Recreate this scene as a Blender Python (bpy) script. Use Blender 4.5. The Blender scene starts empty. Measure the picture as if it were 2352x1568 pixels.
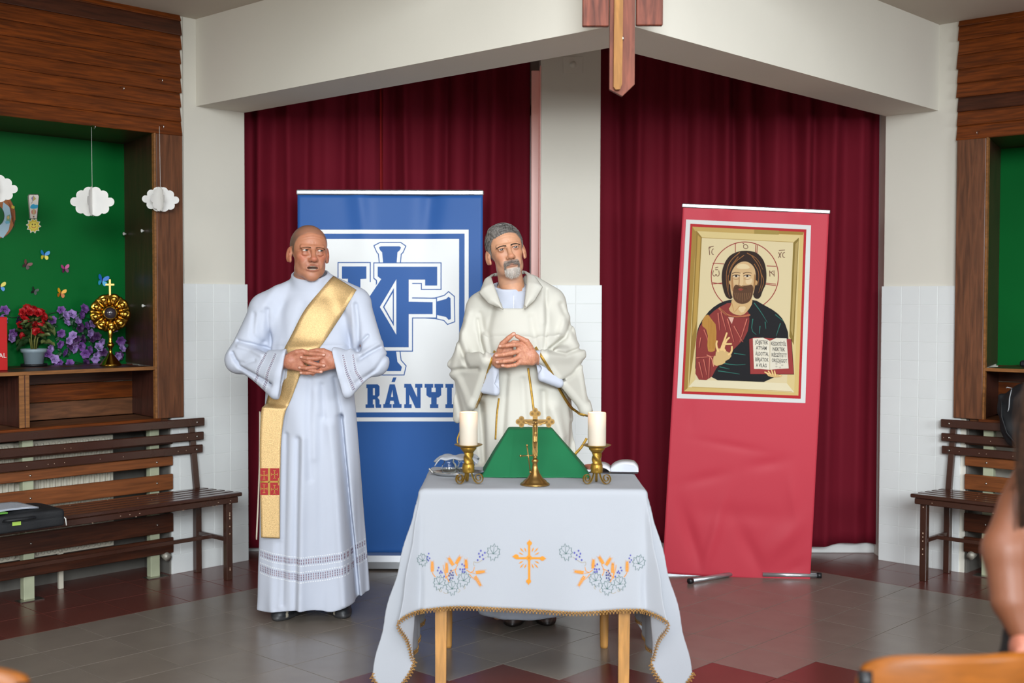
import bpy, bmesh, math, random
import numpy as np
from mathutils import Vector, Matrix, noise
from mathutils.bvhtree import BVHTree
from mathutils.geometry import tessellate_polygon
random.seed(7); np.random.seed(7)
scn = bpy.context.scene
COL = scn.collection
pi = math.pi
# ------------------------------------------------------------------ camera, world, lights
F_PX, PITCH, ROLL, HC, PHI = 2798.37, math.radians(-1.8476), math.radians(.1576), 1.4546, math.radians(47.125)
cam = bpy.data.objects.new('camera', bpy.data.cameras.new('camera')); COL.objects.link(cam)
cam.data.sensor_width = 36; cam.data.lens = F_PX / 2352 * 36
cam.matrix_world = Matrix.Translation((0, 0, HC)) @ Matrix.Rotation(pi/2 + PITCH, 4, 'X') @ Matrix.Rotation(ROLL, 4, 'Z')
cam.data.dof.use_dof = True; cam.data.dof.focus_distance = 5.6; cam.data.dof.aperture_fstop = 2.2
scn.camera = cam
scn.view_settings.view_transform = 'Standard'; scn.view_settings.look = 'None'
scn.view_settings.gamma = 1; scn.view_settings.exposure = 0.0
scn.view_settings.use_curve_mapping = False
w = bpy.data.worlds.new('world'); scn.world = w; w.use_nodes = True
w.node_tree.nodes['Background'].inputs[0].default_value = (1.0, 0.93, 0.85, 1)
w.node_tree.nodes['Background'].inputs[1].default_value = 0.235
def area(name, loc, target, sx, sy, power, col):
    l = bpy.data.lights.new(name, 'AREA'); l.shape = 'RECTANGLE'; l.size = sx; l.size_y = sy
    l.energy = power; l.color = col
    o = bpy.data.objects.new(name, l); COL.objects.link(o); o.location = loc
    o.rotation_euler = (Vector(target) - Vector(loc)).to_track_quat('-Z', 'Y').to_euler()
    return o
area('window_daylight_rear', (0.6, -5.0, 3.55), (0.2, 6, 1.35), 4.4, 2.5, 1000, (.90, .96, 1.0))
area('window_daylight_right', (5.6, -1.4, 2.6), (0, 6, 1.2), 2.4, 1.8, 250, (.90, .96, 1.0))
area('window_daylight_left', (-5.6, -1.4, 2.6), (0, 6, 1.2), 2.4, 1.8, 110, (1.0, .96, .90))
area('overhead_fill', (0.2, 0.9, 4.4), (0.2, 1.4, 0), 4.5, 3.0, 190, (.95, .96, 1.0))  # added fill from above that brightens table top and floor; source unseen
# ------------------------------------------------------------------ view geometry (where a pixel of the photograph meets a plane of the room)
CA, SA = math.cos(PHI), math.sin(PHI)
BW, AW = 5.727, 6.462            # left wall b = BW, right wall a = AW in the tile grid
def ray(u, v):
    x = u - 1176.; y = -(v - 784.)
    c, s = math.cos(ROLL), math.sin(ROLL); x, y = c*x - s*y, s*x + c*y
    c, s = math.cos(PITCH), math.sin(PITCH)
    return np.array([x, c*F_PX - s*y, s*F_PX + c*y])
O3 = np.array([0, 0, HC])
def atY(u, v, Y): d = ray(u, v); return O3 + d*(Y/d[1])
def atZ(u, v, Z=0.): d = ray(u, v); return O3 + d*((Z-HC)/d[2])
def atA(u, v, a): d = ray(u, v); return G(O3 + d*(a/(CA*d[0] + SA*d[1])))
def atB(u, v, b): d = ray(u, v); return G(O3 + d*(b/(-SA*d[0] + CA*d[1])))
def G(p): return np.array([CA*p[0] + SA*p[1], -SA*p[0] + CA*p[1], p[2]])      # world -> grid
def WX(a, b, z=0.): return (CA*a - SA*b, SA*a + CA*b, z)                       # grid -> world
# ------------------------------------------------------------------ materials
def lin(c):
    if isinstance(c, str): c = [int(c[i:i+2], 16) for i in (0, 2, 4)]
    r = [(x/255.) for x in c[:3]]
    return tuple([x/12.92 if x <= .04045 else ((x+.055)/1.055)**2.4 for x in r]) + (1.,)
MATS = {}
def mat(name, col=None, rough=.6, metal=0., bump=0., bscale=60., var=0., vscale=6., attr=False, stretch=None,
        grain=0., emit=None, estr=0., trans=0., ior=1.45, sss=0., sheen=0., coat=0., spec=.5, col2=None, translucent=0.):
    if name in MATS: return MATS[name]
    m = bpy.data.materials.new(name); m.use_nodes = True; nt = m.node_tree; N = nt.nodes; L = nt.links
    p = N['Principled BSDF']; p.inputs['Roughness'].default_value = rough; p.inputs['Metallic'].default_value = metal
    p.inputs['Specular IOR Level'].default_value = spec
    tc = N.new('ShaderNodeTexCoord'); mp = N.new('ShaderNodeMapping'); L.new(tc.outputs['Object'], mp.inputs[0])
    if stretch: mp.inputs['Scale'].default_value = stretch
    src = None
    if attr:
        a = N.new('ShaderNodeAttribute'); a.attribute_name = 'Col'; src = a.outputs['Color']
    else:
        r = N.new('ShaderNodeRGB'); r.outputs[0].default_value = lin(col); src = r.outputs[0]
    if var or col2:
        n = N.new('ShaderNodeTexNoise'); n.inputs['Scale'].default_value = vscale; n.inputs['Detail'].default_value = 6
        L.new(mp.outputs[0], n.inputs['Vector'])
        oi = N.new('ShaderNodeObjectInfo'); ad = N.new('ShaderNodeMath'); ad.operation = 'MULTIPLY_ADD'
        ad.inputs[1].default_value = 31.; L.new(oi.outputs['Random'], ad.inputs[0])
        n.noise_dimensions = '4D'; L.new(ad.outputs[0], n.inputs['W'])
        mr = N.new('ShaderNodeMapRange'); mr.inputs[1].default_value = .3; mr.inputs[2].default_value = .7
        L.new(n.outputs['Fac'], mr.inputs[0])
        mx = N.new('ShaderNodeMix'); mx.data_type = 'RGBA'
        if col2:
            mx.blend_type = 'MIX'; L.new(mr.outputs[0], mx.inputs[0]); L.new(src, mx.inputs[6]); mx.inputs[7].default_value = lin(col2)
        else:
            mr.inputs[3].default_value = 1 - var; mr.inputs[4].default_value = 1 + var*.6
            mx.blend_type = 'MULTIPLY'; mx.inputs[0].default_value = 1; L.new(src, mx.inputs[6]); L.new(mr.outputs[0], mx.inputs[7])
        src = mx.outputs[2]
    if grain:
        wv = N.new('ShaderNodeTexNoise'); wv.inputs['Scale'].default_value = 9; wv.inputs['Detail'].default_value = 8; wv.inputs['Distortion'].default_value = .6
        L.new(mp.outputs[0], wv.inputs['Vector'])
        mr2 = N.new('ShaderNodeMapRange'); mr2.inputs[1].default_value = .35; mr2.inputs[2].default_value = .65; mr2.inputs[3].default_value = 1-grain; mr2.inputs[4].default_value = 1+grain*.5
        L.new(wv.outputs['Fac'], mr2.inputs[0]); m2 = N.new('ShaderNodeMix'); m2.data_type = 'RGBA'; m2.blend_type = 'MULTIPLY'
        m2.inputs[0].default_value = 1; L.new(src, m2.inputs[6]); L.new(mr2.outputs[0], m2.inputs[7]); src = m2.outputs[2]
    L.new(src, p.inputs['Base Color'])
    if bump:
        b = N.new('ShaderNodeBump'); b.inputs['Strength'].default_value = bump; b.inputs['Distance'].default_value = .004
        n = N.new('ShaderNodeTexNoise'); n.inputs['Scale'].default_value = bscale; n.inputs['Detail'].default_value = 4
        L.new(mp.outputs[0], n.inputs['Vector']); L.new(n.outputs['Fac'], b.inputs['Height']); L.new(b.outputs[0], p.inputs['Normal'])
    if emit: p.inputs['Emission Color'].default_value = lin(emit); p.inputs['Emission Strength'].default_value = estr
    if trans: p.inputs['Transmission Weight'].default_value = trans; p.inputs['IOR'].default_value = ior
    if sss: p.inputs['Subsurface Weight'].default_value = sss; p.inputs['Subsurface Radius'].default_value = (1, .35, .2); p.inputs['Subsurface Scale'].default_value = .008
    if sheen: p.inputs['Sheen Weight'].default_value = sheen
    if coat: p.inputs['Coat Weight'].default_value = coat; p.inputs['Coat Roughness'].default_value = .15
    if translucent:
        t = N.new('ShaderNodeBsdfTranslucent'); L.new(src, t.inputs[0]); ms = N.new('ShaderNodeMixShader'); ms.inputs[0].default_value = translucent
        L.new(p.outputs[0], ms.inputs[1]); L.new(t.outputs[0], ms.inputs[2]); L.new(ms.outputs[0], N['Material Output'].inputs[0])
    m.diffuse_color = lin(col) if col else (.8, .8, .8, 1)
    MATS[name] = m; return m
# ------------------------------------------------------------------ mesh building
def link(o, parent=None):
    COL.objects.link(o)
    if parent is not None: o.parent = parent
    return o
def tag(o, label=None, cat=None, group=None, kind=None):
    if label: o['label'] = label
    if cat: o['category'] = cat
    if group: o['group'] = group
    if kind: o['kind'] = kind
    return o
def thing(name, label, cat, loc=(0, 0, 0), rz=0., group=None):
    o = bpy.data.objects.new(name, None); link(o); o.empty_display_size = .05
    o.location = loc; o.rotation_euler = (0, 0, rz); return tag(o, label, cat, group)
class MB:
    def __init__(s): s.v = []; s.f = []; s.c = []; s.cc = None; s.flat = []
    def add(s, vs, fs, col=None, smooth=True):
        n = len(s.v); s.v.extend([tuple(map(float, q)) for q in vs]); s.f.extend([tuple(i+n for i in f) for f in fs])
        s.c.extend([col]*len(fs)); s.flat.extend([smooth]*len(fs)); return s
    def box(s, x0, x1, y0, y1, z0, z1, ch=0., M=None, col=None):
        if x0 > x1: x0, x1 = x1, x0
        if y0 > y1: y0, y1 = y1, y0
        if z0 > z1: z0, z1 = z1, z0
        if ch <= 0:
            V = [(x, y, z) for x in (x0, x1) for y in (y0, y1) for z in (z0, z1)]
            Fc = [(0, 1, 3, 2), (4, 6, 7, 5), (0, 4, 5, 1), (2, 3, 7, 6), (0, 2, 6, 4), (1, 5, 7, 3)]
        else:
            ch = min(ch, (x1-x0)*.45, (y1-y0)*.45, (z1-z0)*.45)
            V = []; idx = {}
            for i, x in enumerate((x0, x1)):
                for j, y in enumerate((y0, y1)):
                    for k, z in enumerate((z0, z1)):
                        sx, sy, sz = (1-2*i)*ch, (1-2*j)*ch, (1-2*k)*ch
                        for ax, q in enumerate(((x, y+sy, z+sz), (x+sx, y, z+sz), (x+sx, y+sy, z))):
                            idx[i, j, k, ax] = len(V); V.append(q)
            Fc = []
            for i in (0, 1):
                Fc.append([idx[i, 0, 0, 0], idx[i, 0, 1, 0], idx[i, 1, 1, 0], idx[i, 1, 0, 0]])
                Fc.append([idx[0, i, 0, 1], idx[0, i, 1, 1], idx[1, i, 1, 1], idx[1, i, 0, 1]])
                Fc.append([idx[0, 0, i, 2], idx[0, 1, i, 2], idx[1, 1, i, 2], idx[1, 0, i, 2]])
                for j in (0, 1):
                    Fc.append([idx[i, j, 0, 0], idx[i, j, 1, 0], idx[i, j, 1, 1], idx[i, j, 0, 1]])
                    Fc.append([idx[i, 0, j, 0], idx[i, 1, j, 0], idx[i, 1, j, 2], idx[i, 0, j, 2]])
                    Fc.append([idx[0, i, j, 1], idx[1, i, j, 1], idx[1, i, j, 2], idx[0, i, j, 2]])
                    for k in (0, 1): Fc.append([idx[i, j, k, 0], idx[i, j, k, 1], idx[i, j, k, 2]])
        if M is not None: V = [tuple(M @ Vector(q)) for q in V]
        return s.add(V, Fc, col, False)
    def bar(s, a, b, wd, th, up=(0, 0, 1), ch=0.):        # box between two points
        a = Vector(a); b = Vector(b); d = b-a; L_ = d.length; d.normalize(); u = Vector(up); x = d.cross(u)
        if x.length < 1e-4: x = d.cross(Vector((1, 0, 0)))
        x.normalize(); y = x.cross(d)
        M = Matrix((x, y, d)).transposed().to_4x4(); M.translation = a
        return s.box(-wd/2, wd/2, -th/2, th/2, 0, L_, ch, M)
    def tube(s, path, r, n=8, cap=True, col=None, sq=None):
        P = [Vector(q) for q in path]; m = len(P); R = r if hasattr(r, '__len__') else [r]*m
        V = []; prev = None
        for i, q in enumerate(P):
            t = (P[min(i+1, m-1)] - P[max(i-1, 0)]); t = t.normalized() if t.length > 1e-9 else Vector((0, 0, 1))
            if prev is None:
                prev = t.orthogonal().normalized()
            else:
                prev = (prev - t*prev.dot(t)); prev = prev.normalized() if prev.length > 1e-6 else t.orthogonal().normalized()
            bn = t.cross(prev)
            for k in range(n):
                an = 2*pi*k/n; V.append(q + prev*(math.cos(an)*R[i]) + bn*(math.sin(an)*R[i]*(sq or 1)))
        Fc = [(i*n+k, i*n+(k+1) % n, (i+1)*n+(k+1) % n, (i+1)*n+k) for i in range(m-1) for k in range(n)]
        if cap: Fc += [tuple(range(n))[::-1], tuple(range((m-1)*n, m*n))]
        return s.add(V, Fc, col)
    def lathe(s, prof, c=(0, 0, 0), n=24, M=None, col=None, caps=True):
        V = []; m = len(prof)
        for r, z in prof:
            for k in range(n):
                a = 2*pi*k/n; q = Vector((r*math.cos(a), r*math.sin(a), z))
                if M is not None: q = M @ q
                V.append((q.x+c[0], q.y+c[1], q.z+c[2]))
        Fc = [(i*n+k, i*n+(k+1) % n, (i+1)*n+(k+1) % n, (i+1)*n+k) for i in range(m-1) for k in range(n)]
        if caps: Fc += [tuple(range(n))[::-1], tuple(range((m-1)*n, m*n))]
        return s.add(V, Fc, col)
    def ball(s, c, r, n=12, m=8, M=None, col=None):
        if not hasattr(r, '__len__'): r = (r, r, r)
        V = [(0, 0, -1)]+[(math.cos(2*pi*k/n)*math.sin(pi*i/m), math.sin(2*pi*k/n)*math.sin(pi*i/m), -math.cos(pi*i/m)) for i in range(1, m) for k in range(n)]+[(0, 0, 1)]
        Fc = [(0, 1+(k+1) % n, 1+k) for k in range(n)]
        Fc += [(1+i*n+k, 1+i*n+(k+1) % n, 1+(i+1)*n+(k+1) % n, 1+(i+1)*n+k) for i in range(m-2) for k in range(n)]
        e = 1+(m-1)*n; Fc += [(e, 1+(m-2)*n+k, 1+(m-2)*n+(k+1) % n) for k in range(n)]
        W = []
        for q in V:
            q = Vector((q[0]*r[0], q[1]*r[1], q[2]*r[2]))
            if M is not None: q = M @ q
            W.append((q.x+c[0], q.y+c[1], q.z+c[2]))
        return s.add(W, Fc, col)
    def prism(s, poly, z0, z1, M=None, col=None):        # polygon in xy extruded along z
        n = len(poly); V = [(x, y, z0) for x, y in poly]+[(x, y, z1) for x, y in poly]
        if M is not None: V = [tuple(M @ Vector(q)) for q in V]
        tr = tessellate_polygon([[Vector((x, y, 0)) for x, y in poly]])
        Fc = [tuple(t) for t in tr]+[tuple(i+n for i in t)[::-1] for t in tr]
        Fc += [(i, (i+1) % n, n+(i+1) % n, n+i) for i in range(n)]
        return s.add(V, Fc, col, False)
    def sheet(s, fn, nu, nv, col=None, closed=False):
        V = [fn(i/nu, j/nv) for i in range(nu+1) for j in range(nv+1)]
        Fc = [(i*(nv+1)+j, (i+1)*(nv+1)+j, (i+1)*(nv+1)+j+1, i*(nv+1)+j+1) for i in range(nu) for j in range(nv)]
        return s.add(V, Fc, col)
    def mesh(s, name, m, recalc=True):
        me = bpy.data.meshes.new(name); me.from_pydata(s.v, [], s.f)
        me.polygons.foreach_set('use_smooth', s.flat)
        if any(c is not None for c in s.c):
            at = me.color_attributes.new('Col', 'FLOAT_COLOR', 'CORNER'); arr = []
            for fc, c in zip(s.f, s.c):
                arr.extend((c if c is not None else (1, 1, 1, 1))*len(fc))
            at.data.foreach_set('color', arr)
        if recalc:
            b = bmesh.new(); b.from_mesh(me); bmesh.ops.recalc_face_normals(b, faces=b.faces); b.to_mesh(me); b.free()
        if m: me.materials.append(m)
        return me
    def build(s, name, m, parent=None, recalc=True, solid=0., sub=0, kind=None, label=None):
        o = bpy.data.objects.new(name, s.mesh(name, m, recalc)); link(o, parent)
        if sub: md = o.modifiers.new('s', 'SUBSURF'); md.levels = md.render_levels = sub
        if solid: md = o.modifiers.new('t', 'SOLIDIFY'); md.thickness = solid; md.offset = 0
        if kind: o['kind'] = kind
        if label: o['label'] = label
        return o
def npmesh(name, V, Fq, m, parent=None, col=None):
    me = bpy.data.meshes.new(name); V = np.asarray(V, np.float32); Fq = np.asarray(Fq, np.int32)
    k = Fq.shape[1]; me.vertices.add(len(V)); me.vertices.foreach_set('co', V.ravel())
    me.loops.add(Fq.size); me.loops.foreach_set('vertex_index', Fq.ravel())
    me.polygons.add(len(Fq)); me.polygons.foreach_set('loop_start', np.arange(0, Fq.size, k, dtype=np.int32))
    me.update(calc_edges=True); me.validate()
    me.polygons.foreach_set('use_smooth', np.ones(len(me.polygons), bool))
    if col is not None:
        at = me.color_attributes.new('Col', 'FLOAT_COLOR', 'POINT'); at.data.foreach_set('color', np.asarray(col, np.float32).ravel())
    if m: me.materials.append(m)
    return link(bpy.data.objects.new(name, me), parent) if name else me
def bvh_of(V, Fq): return BVHTree.FromPolygons([tuple(map(float, q)) for q in V], [tuple(map(int, q)) for q in Fq])
def copy_tree(o, parent=None):
    c = o.copy(); COL.objects.link(c); c.parent = parent
    for ch in list(o.children): copy_tree(ch, c)
    return c
# flat print: polygons in a 2D sheet space -> tessellated, cut to a grid, mapped onto a surface
def offset_poly(P, d):
    n = len(P); A = sum(P[i][0]*P[(i+1) % n][1]-P[(i+1) % n][0]*P[i][1] for i in range(n)); sg = 1 if A > 0 else -1
    out = []
    for i in range(n):
        p0 = Vector(P[i-1]); p = Vector(P[i]); p2 = Vector(P[(i+1) % n]); a = (p-p0).normalized(); b = (p2-p).normalized()
        n1 = Vector((a.y, -a.x))*sg; n2 = Vector((b.y, -b.x))*sg; m = (n1+n2)
        m = n1 if m.length < 1e-6 else m.normalized()
        out.append(tuple(p + m*min(d/max(m.dot(n1), .45), abs(d)*2.2) if d > 0 else p + m*(d/max(m.dot(n1), .45))))
    return out
def stroke(P, w0, w1=None, closed=False):                # polyline -> ribbon polygon(s)
    P = [Vector(p) for p in P]; n = len(P); w1 = w0 if w1 is None else w1
    if closed: P = P+[P[0]]; n += 1
    Lf, Rt = [], []
    for i in range(n):
        a = P[i-1] if i > 0 else (P[-2] if closed else P[0]); b = P[i+1] if i < n-1 else (P[1] if closed else P[-1])
        t = (b-a); t = t.normalized() if t.length > 1e-9 else Vector((1, 0)); nn = Vector((-t.y, t.x))
        w = (w0+(w1-w0)*i/max(1, n-1))/2
        Lf.append(P[i]+nn*w); Rt.append(P[i]-nn*w)
    return [[tuple(Lf[i]), tuple(Lf[i+1]), tuple(Rt[i+1]), tuple(Rt[i])] for i in range(n-1)]
def circ(cx, cy, rx, ry=None, n=20, a0=0, a1=360):
    ry = ry or rx; return [(cx+rx*math.cos(math.radians(a0+(a1-a0)*k/(n if a1-a0 == 360 else n-1))), cy+ry*math.sin(math.radians(a0+(a1-a0)*k/(n if a1-a0 == 360 else n-1)))) for k in range(n)]
def smooth_poly(P, it=2, closed=True):
    for _ in range(it):
        Q = []; n = len(P)
        for i in range(n if closed else n-1):
            a, b = P[i], P[(i+1) % n]; Q += [(a[0]*.75+b[0]*.25, a[1]*.75+b[1]*.25), (a[0]*.25+b[0]*.75, a[1]*.25+b[1]*.75)]
        P = Q if closed else [P[0]]+Q+[P[-1]]
    return P
class Print:
    def __init__(s): s.L = []
    def poly(s, P, col, layer): s.L.append((P, lin(col), layer)); return s
    def line(s, P, w, col, layer, w1=None, closed=False, sm=0):
        if sm: P = smooth_poly(P, sm, closed)
        for q in stroke(P, w, w1, closed): s.poly(q, col, layer)
        return s
    def build(s, name, m, parent, fn, cell, kind=None, thick=.00035):
        """fn(x, y, h) -> point at height h above the sheet"""
        mb = MB()
        for P, c, ly in s.L:
            tr = tessellate_polygon([[Vector((x, y, 0)) for x, y in P]])
            xs = [p[0] for p in P]; ys = [p[1] for p in P]
            if max(xs)-min(xs) <= cell*1.3 and max(ys)-min(ys) <= cell*1.3:
                q = [fn(x, y, thick*ly) for x, y in P]
                if max(t[1] for t in q) < 8: mb.add(q, [tuple(t) for t in tr], c, True)
                continue
            b = bmesh.new(); vv = [b.verts.new((x, y, 0)) for x, y in P]
            for t in tr:
                try: b.faces.new([vv[i] for i in t])
                except ValueError: pass
            for ax, lo, hi in ((0, min(xs), max(xs)), (1, min(ys), max(ys))):
                k = math.ceil(lo/cell)
                while k*cell < hi:
                    co = [0, 0, 0]; co[ax] = k*cell; no = [0, 0, 0]; no[ax] = 1
                    bmesh.ops.bisect_plane(b, geom=b.verts[:]+b.edges[:]+b.faces[:], plane_co=co, plane_no=no); k += 1
            b.verts.index_update()
            mb.add([fn(v.co.x, v.co.y, thick*ly) for v in b.verts], [tuple(v.index for v in f.verts) for f in b.faces], c, True)
            b.free()
        o = mb.build(name, m, parent, recalc=False)
        if kind: o['kind'] = kind
        return o
def text_obj(txt, size, name, m, parent, fn, bold=0.):
    cu = bpy.data.curves.new('t', 'FONT'); cu.body = txt; cu.size = size; cu.offset = bold; cu.resolution_u = 2
    to = bpy.data.objects.new('t', cu); me0 = bpy.data.meshes.new_from_object(to)
    b = bmesh.new(); b.from_mesh(me0)
    for v in b.verts: v.co = Vector(fn(v.co.x, v.co.y))
    me = bpy.data.meshes.new(name); b.to_mesh(me); b.free(); me.materials.append(m)
    bpy.data.objects.remove(to); bpy.data.curves.remove(cu); bpy.data.meshes.remove(me0)
    return link(bpy.data.objects.new(name, me), parent)
# ------------------------------------------------------------------ signed distance bodies -> one smooth mesh
def v3(*a): return np.array(a, float)
def d_sph(P, c, r): return np.linalg.norm(P-np.asarray(c), axis=1)-r
def d_ell(P, c, r, R=None):
    q = P-np.asarray(c)
    if R is not None: q = q @ np.asarray(R)
    r = np.asarray(r, float); k0 = np.linalg.norm(q/r, axis=1); k1 = np.linalg.norm(q/(r*r), axis=1)+1e-9
    return k0*(k0-1)/k1
def d_cap(P, a, b, ra, rb=None):
    rb = ra if rb is None else rb; a = np.asarray(a, float); b = np.asarray(b, float); ba = b-a
    h = np.clip(((P-a) @ ba)/max(ba @ ba, 1e-12), 0, 1); return np.linalg.norm(P-a-h[:, None]*ba, axis=1)-(ra+(rb-ra)*h)
def d_chain(P, pts, rs, k=.004):
    d = None
    for i in range(len(pts)-1):
        e = d_cap(P, pts[i], pts[i+1], rs[i], rs[i+1]); d = e if d is None else smin(d, e, k)
    return d
def d_tri(P, a, b, c, r):
    a, b, c = [np.asarray(q, float) for q in (a, b, c)]; ba, cb, ac = b-a, c-b, a-c; n = np.cross(ba, ac)
    pa, pb, pc = P-a, P-b, P-c
    s = np.sign(pa @ np.cross(ba, n))+np.sign(pb @ np.cross(cb, n))+np.sign(pc @ np.cross(ac, n))
    def e(e_, p_): h = np.clip((p_ @ e_)/(e_ @ e_), 0, 1); q = e_*h[:, None]-p_; return (q*q).sum(1)
    m = np.minimum(np.minimum(e(ba, pa), e(cb, pb)), e(ac, pc)); pl = (pa @ n)**2/(n @ n)
    return np.sqrt(np.where(s < 2, m, pl))-r
def smin(a, b, k): h = np.clip(.5+.5*(b-a)/k, 0, 1); return b*(1-h)+a*h-k*h*(1-h)
def smax(a, b, k): return -smin(-a, -b, k)
def rotm(ax, deg): return np.array(Matrix.Rotation(math.radians(deg), 3, ax))
def fold2(X, Z, pts):
    """distance in the xz plane to a polyline"""
    d = np.full(X.shape, 1e9)
    for (x0, z0), (x1, z1) in zip(pts[:-1], pts[1:]):
        bx, bz = x1-x0, z1-z0; h = np.clip(((X-x0)*bx+(Z-z0)*bz)/(bx*bx+bz*bz+1e-12), 0, 1)
        d = np.minimum(d, np.hypot(X-x0-h*bx, Z-z0-h*bz))
    return d
def sdf_mesh(fn, lo, hi, h, C=4):
    lo = np.asarray(lo, float); hi = np.asarray(hi, float); nc = np.ceil((hi-lo)/(h*C)).astype(int)
    g = [lo[i]+np.arange(nc[i])*h*C+h*C/2 for i in range(3)]
    CC = np.stack(np.meshgrid(*g, indexing='ij'), -1).reshape(-1, 3); dc = fn(CC)
    near = np.abs(dc) < h*C*1.35
    n = nc*C+1; D = np.repeat(np.repeat(np.repeat(dc.reshape(nc), C, 0), C, 1), C, 2)
    D = np.pad(D, ((0, 1),)*3, mode='edge'); Nr = near.reshape(nc)
    M = np.zeros(n, bool); Mr = np.repeat(np.repeat(np.repeat(Nr, C, 0), C, 1), C, 2)
    for dx in (0, 1):
        for dy in (0, 1):
            for dz in (0, 1): M[dx:dx+Mr.shape[0], dy:dy+Mr.shape[1], dz:dz+Mr.shape[2]] |= Mr
    I = np.argwhere(M); D[M] = fn(lo+I*h)
    S = D < 0
    A = sum(S[dx:n[0]-1+dx, dy:n[1]-1+dy, dz:n[2]-1+dz].astype(np.int8) for dx in (0, 1) for dy in (0, 1) for dz in (0, 1))
    act = (A > 0) & (A < 8); ids = np.argwhere(act); idm = np.full(act.shape, -1, np.int64); idm[act] = np.arange(len(ids))
    acc = np.zeros((len(ids), 3)); cnt = np.zeros(len(ids))
    cr = [(a, b, c) for a in (0, 1) for b in (0, 1) for c in (0, 1)]
    for p in cr:
        for ax in range(3):
            if p[ax]: continue
            q = list(p); q[ax] = 1
            d0 = D[ids[:, 0]+p[0], ids[:, 1]+p[1], ids[:, 2]+p[2]]; d1 = D[ids[:, 0]+q[0], ids[:, 1]+q[1], ids[:, 2]+q[2]]
            x = (d0 < 0) != (d1 < 0); t = np.where(x, d0/np.where(d0 == d1, 1, d0-d1), 0)
            pt = np.tile(np.array(p, float), (len(ids), 1)); pt[:, ax] = t; acc += pt*x[:, None]; cnt += x
    V = lo+(ids+acc/cnt[:, None])*h; Fq = []
    for ax in range(3):
        sl0 = [slice(1, -1)]*3; sl0[ax] = slice(0, -1); sl1 = [slice(1, -1)]*3; sl1[ax] = slice(1, None)
        a = S[tuple(sl0)]; b = S[tuple(sl1)]; E = np.argwhere(a != b)
        if not len(E): continue
        flip = a[tuple(E.T)]
        off = np.array([1, 1, 1]); off[ax] = 0; base = E+off; u, v_ = [(1, 2), (2, 0), (0, 1)][ax]
        q = []
        for du, dv in ((1, 1), (0, 1), (0, 0), (1, 0)):
            c = base.copy(); c[:, u] -= du; c[:, v_] -= dv; q.append(idm[tuple(c.T)])
        q = np.stack(q, 1); q[~flip] = q[~flip][:, ::-1]; Fq.append(q[(q >= 0).all(1)])
    return V, np.concatenate(Fq)
def join_np(parts):
    V, Fq, Cc, n = [], [], [], 0
    for p in parts:
        V.append(p[0]); Fq.append(p[1]+n); n += len(p[0])
        if len(p) > 2: Cc.append(p[2])
    return np.concatenate(V), np.concatenate(Fq), (np.concatenate(Cc) if Cc else None)
def strands(mb, roots, r0, col=None, n=3):
    for path in roots:
        m = len(path); mb.tube(path, [r0*(1-.75*(i/(m-1))**2) for i in range(m)], n, cap=False, col=col)
# ================================================================== materials of the room
PLASTER = mat('plaster', 'DAD6CA', .85, bump=.12, bscale=25, var=.035, vscale=1.6)
CEIL = mat('ceiling_paint', 'C9C1B4', .9, bump=.1, bscale=20, var=.04, vscale=1.2)
TILEW = mat('white_glazed_tile', 'E0E3E2', .34, spec=.3, var=.025, vscale=5, bump=.03, bscale=14)
GROUT = mat('grout', 'C9C9C2', .8)
TGREY = mat('grey_floor_tile', '7C736A', .27, var=.10, vscale=5, bump=.05, bscale=40, spec=.6)
TRED = mat('red_brown_floor_tile', '64352E', .27, var=.12, vscale=5, bump=.05, bscale=40, spec=.6)
FGROUT = mat('floor_grout', '3A322E', .8)
WB = mat('stained_board', '70350C', .42, spec=.3, grain=.45, var=.25, vscale=3, stretch=(.6, 6, 9), bump=.08, bscale=40)
WBD = mat('dark_stained_board', '4A2412', .4, grain=.4, var=.2, vscale=3, stretch=(.6, 6, 9), bump=.08, bscale=40)
CROSSW = {}                        # the same stains with their grain turned along the right-hand wall
for k_, c_, g_ in (('stained_board', '70350C', .45), ('dark_stained_board', '4A2412', .4), ('orange_stained_slat', '7A4522', .3), ('weathered_wood_shelf', '6E4428', .4), ('varnished_edge', '8A5A30', .3)):
    CROSSW[k_] = mat(k_+'_along_right_wall', c_, .42, grain=g_, var=.2, vscale=3, stretch=(6, .6, 9), bump=.08, bscale=40, spec=.3)
WV = mat('vertical_dark_wood', '6A4028', .36, grain=.4, var=.12, vscale=2, stretch=(6, 6, .5), bump=.06, bscale=40)
WEDGE = mat('varnished_edge', '8A5A30', .4, grain=.3, stretch=(1, 5, 9))
WSIDE = mat('dark_red_wood_side', '43221A', .38, grain=.4, stretch=(5, 5, .6))
SLAT = mat('bench_paint', '3F241A', .22, var=.10, vscale=9, spec=.7, bump=.04, bscale=60, coat=.25)
CHIP = mat('bare_chipped_spot', 'C9AE96', .8)
ORNG = mat('orange_stained_slat', '7A4522', .4, grain=.3, var=.1, vscale=3, stretch=(.6, 6, 9))
GREENB = mat('green_backing_board', '026529', .5, spec=.2, var=.10, vscale=2.5, bump=.05, bscale=8)
METAL = mat('bare_metal', 'B8B4AC', .3, 1.)
CHROME = mat('chrome', 'D8D8D8', .12, 1.)
WHITEP = mat('white_plastic', 'E4E4E0', .4)
DARKV = mat('dark_void', '1C1613', .9)
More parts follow.
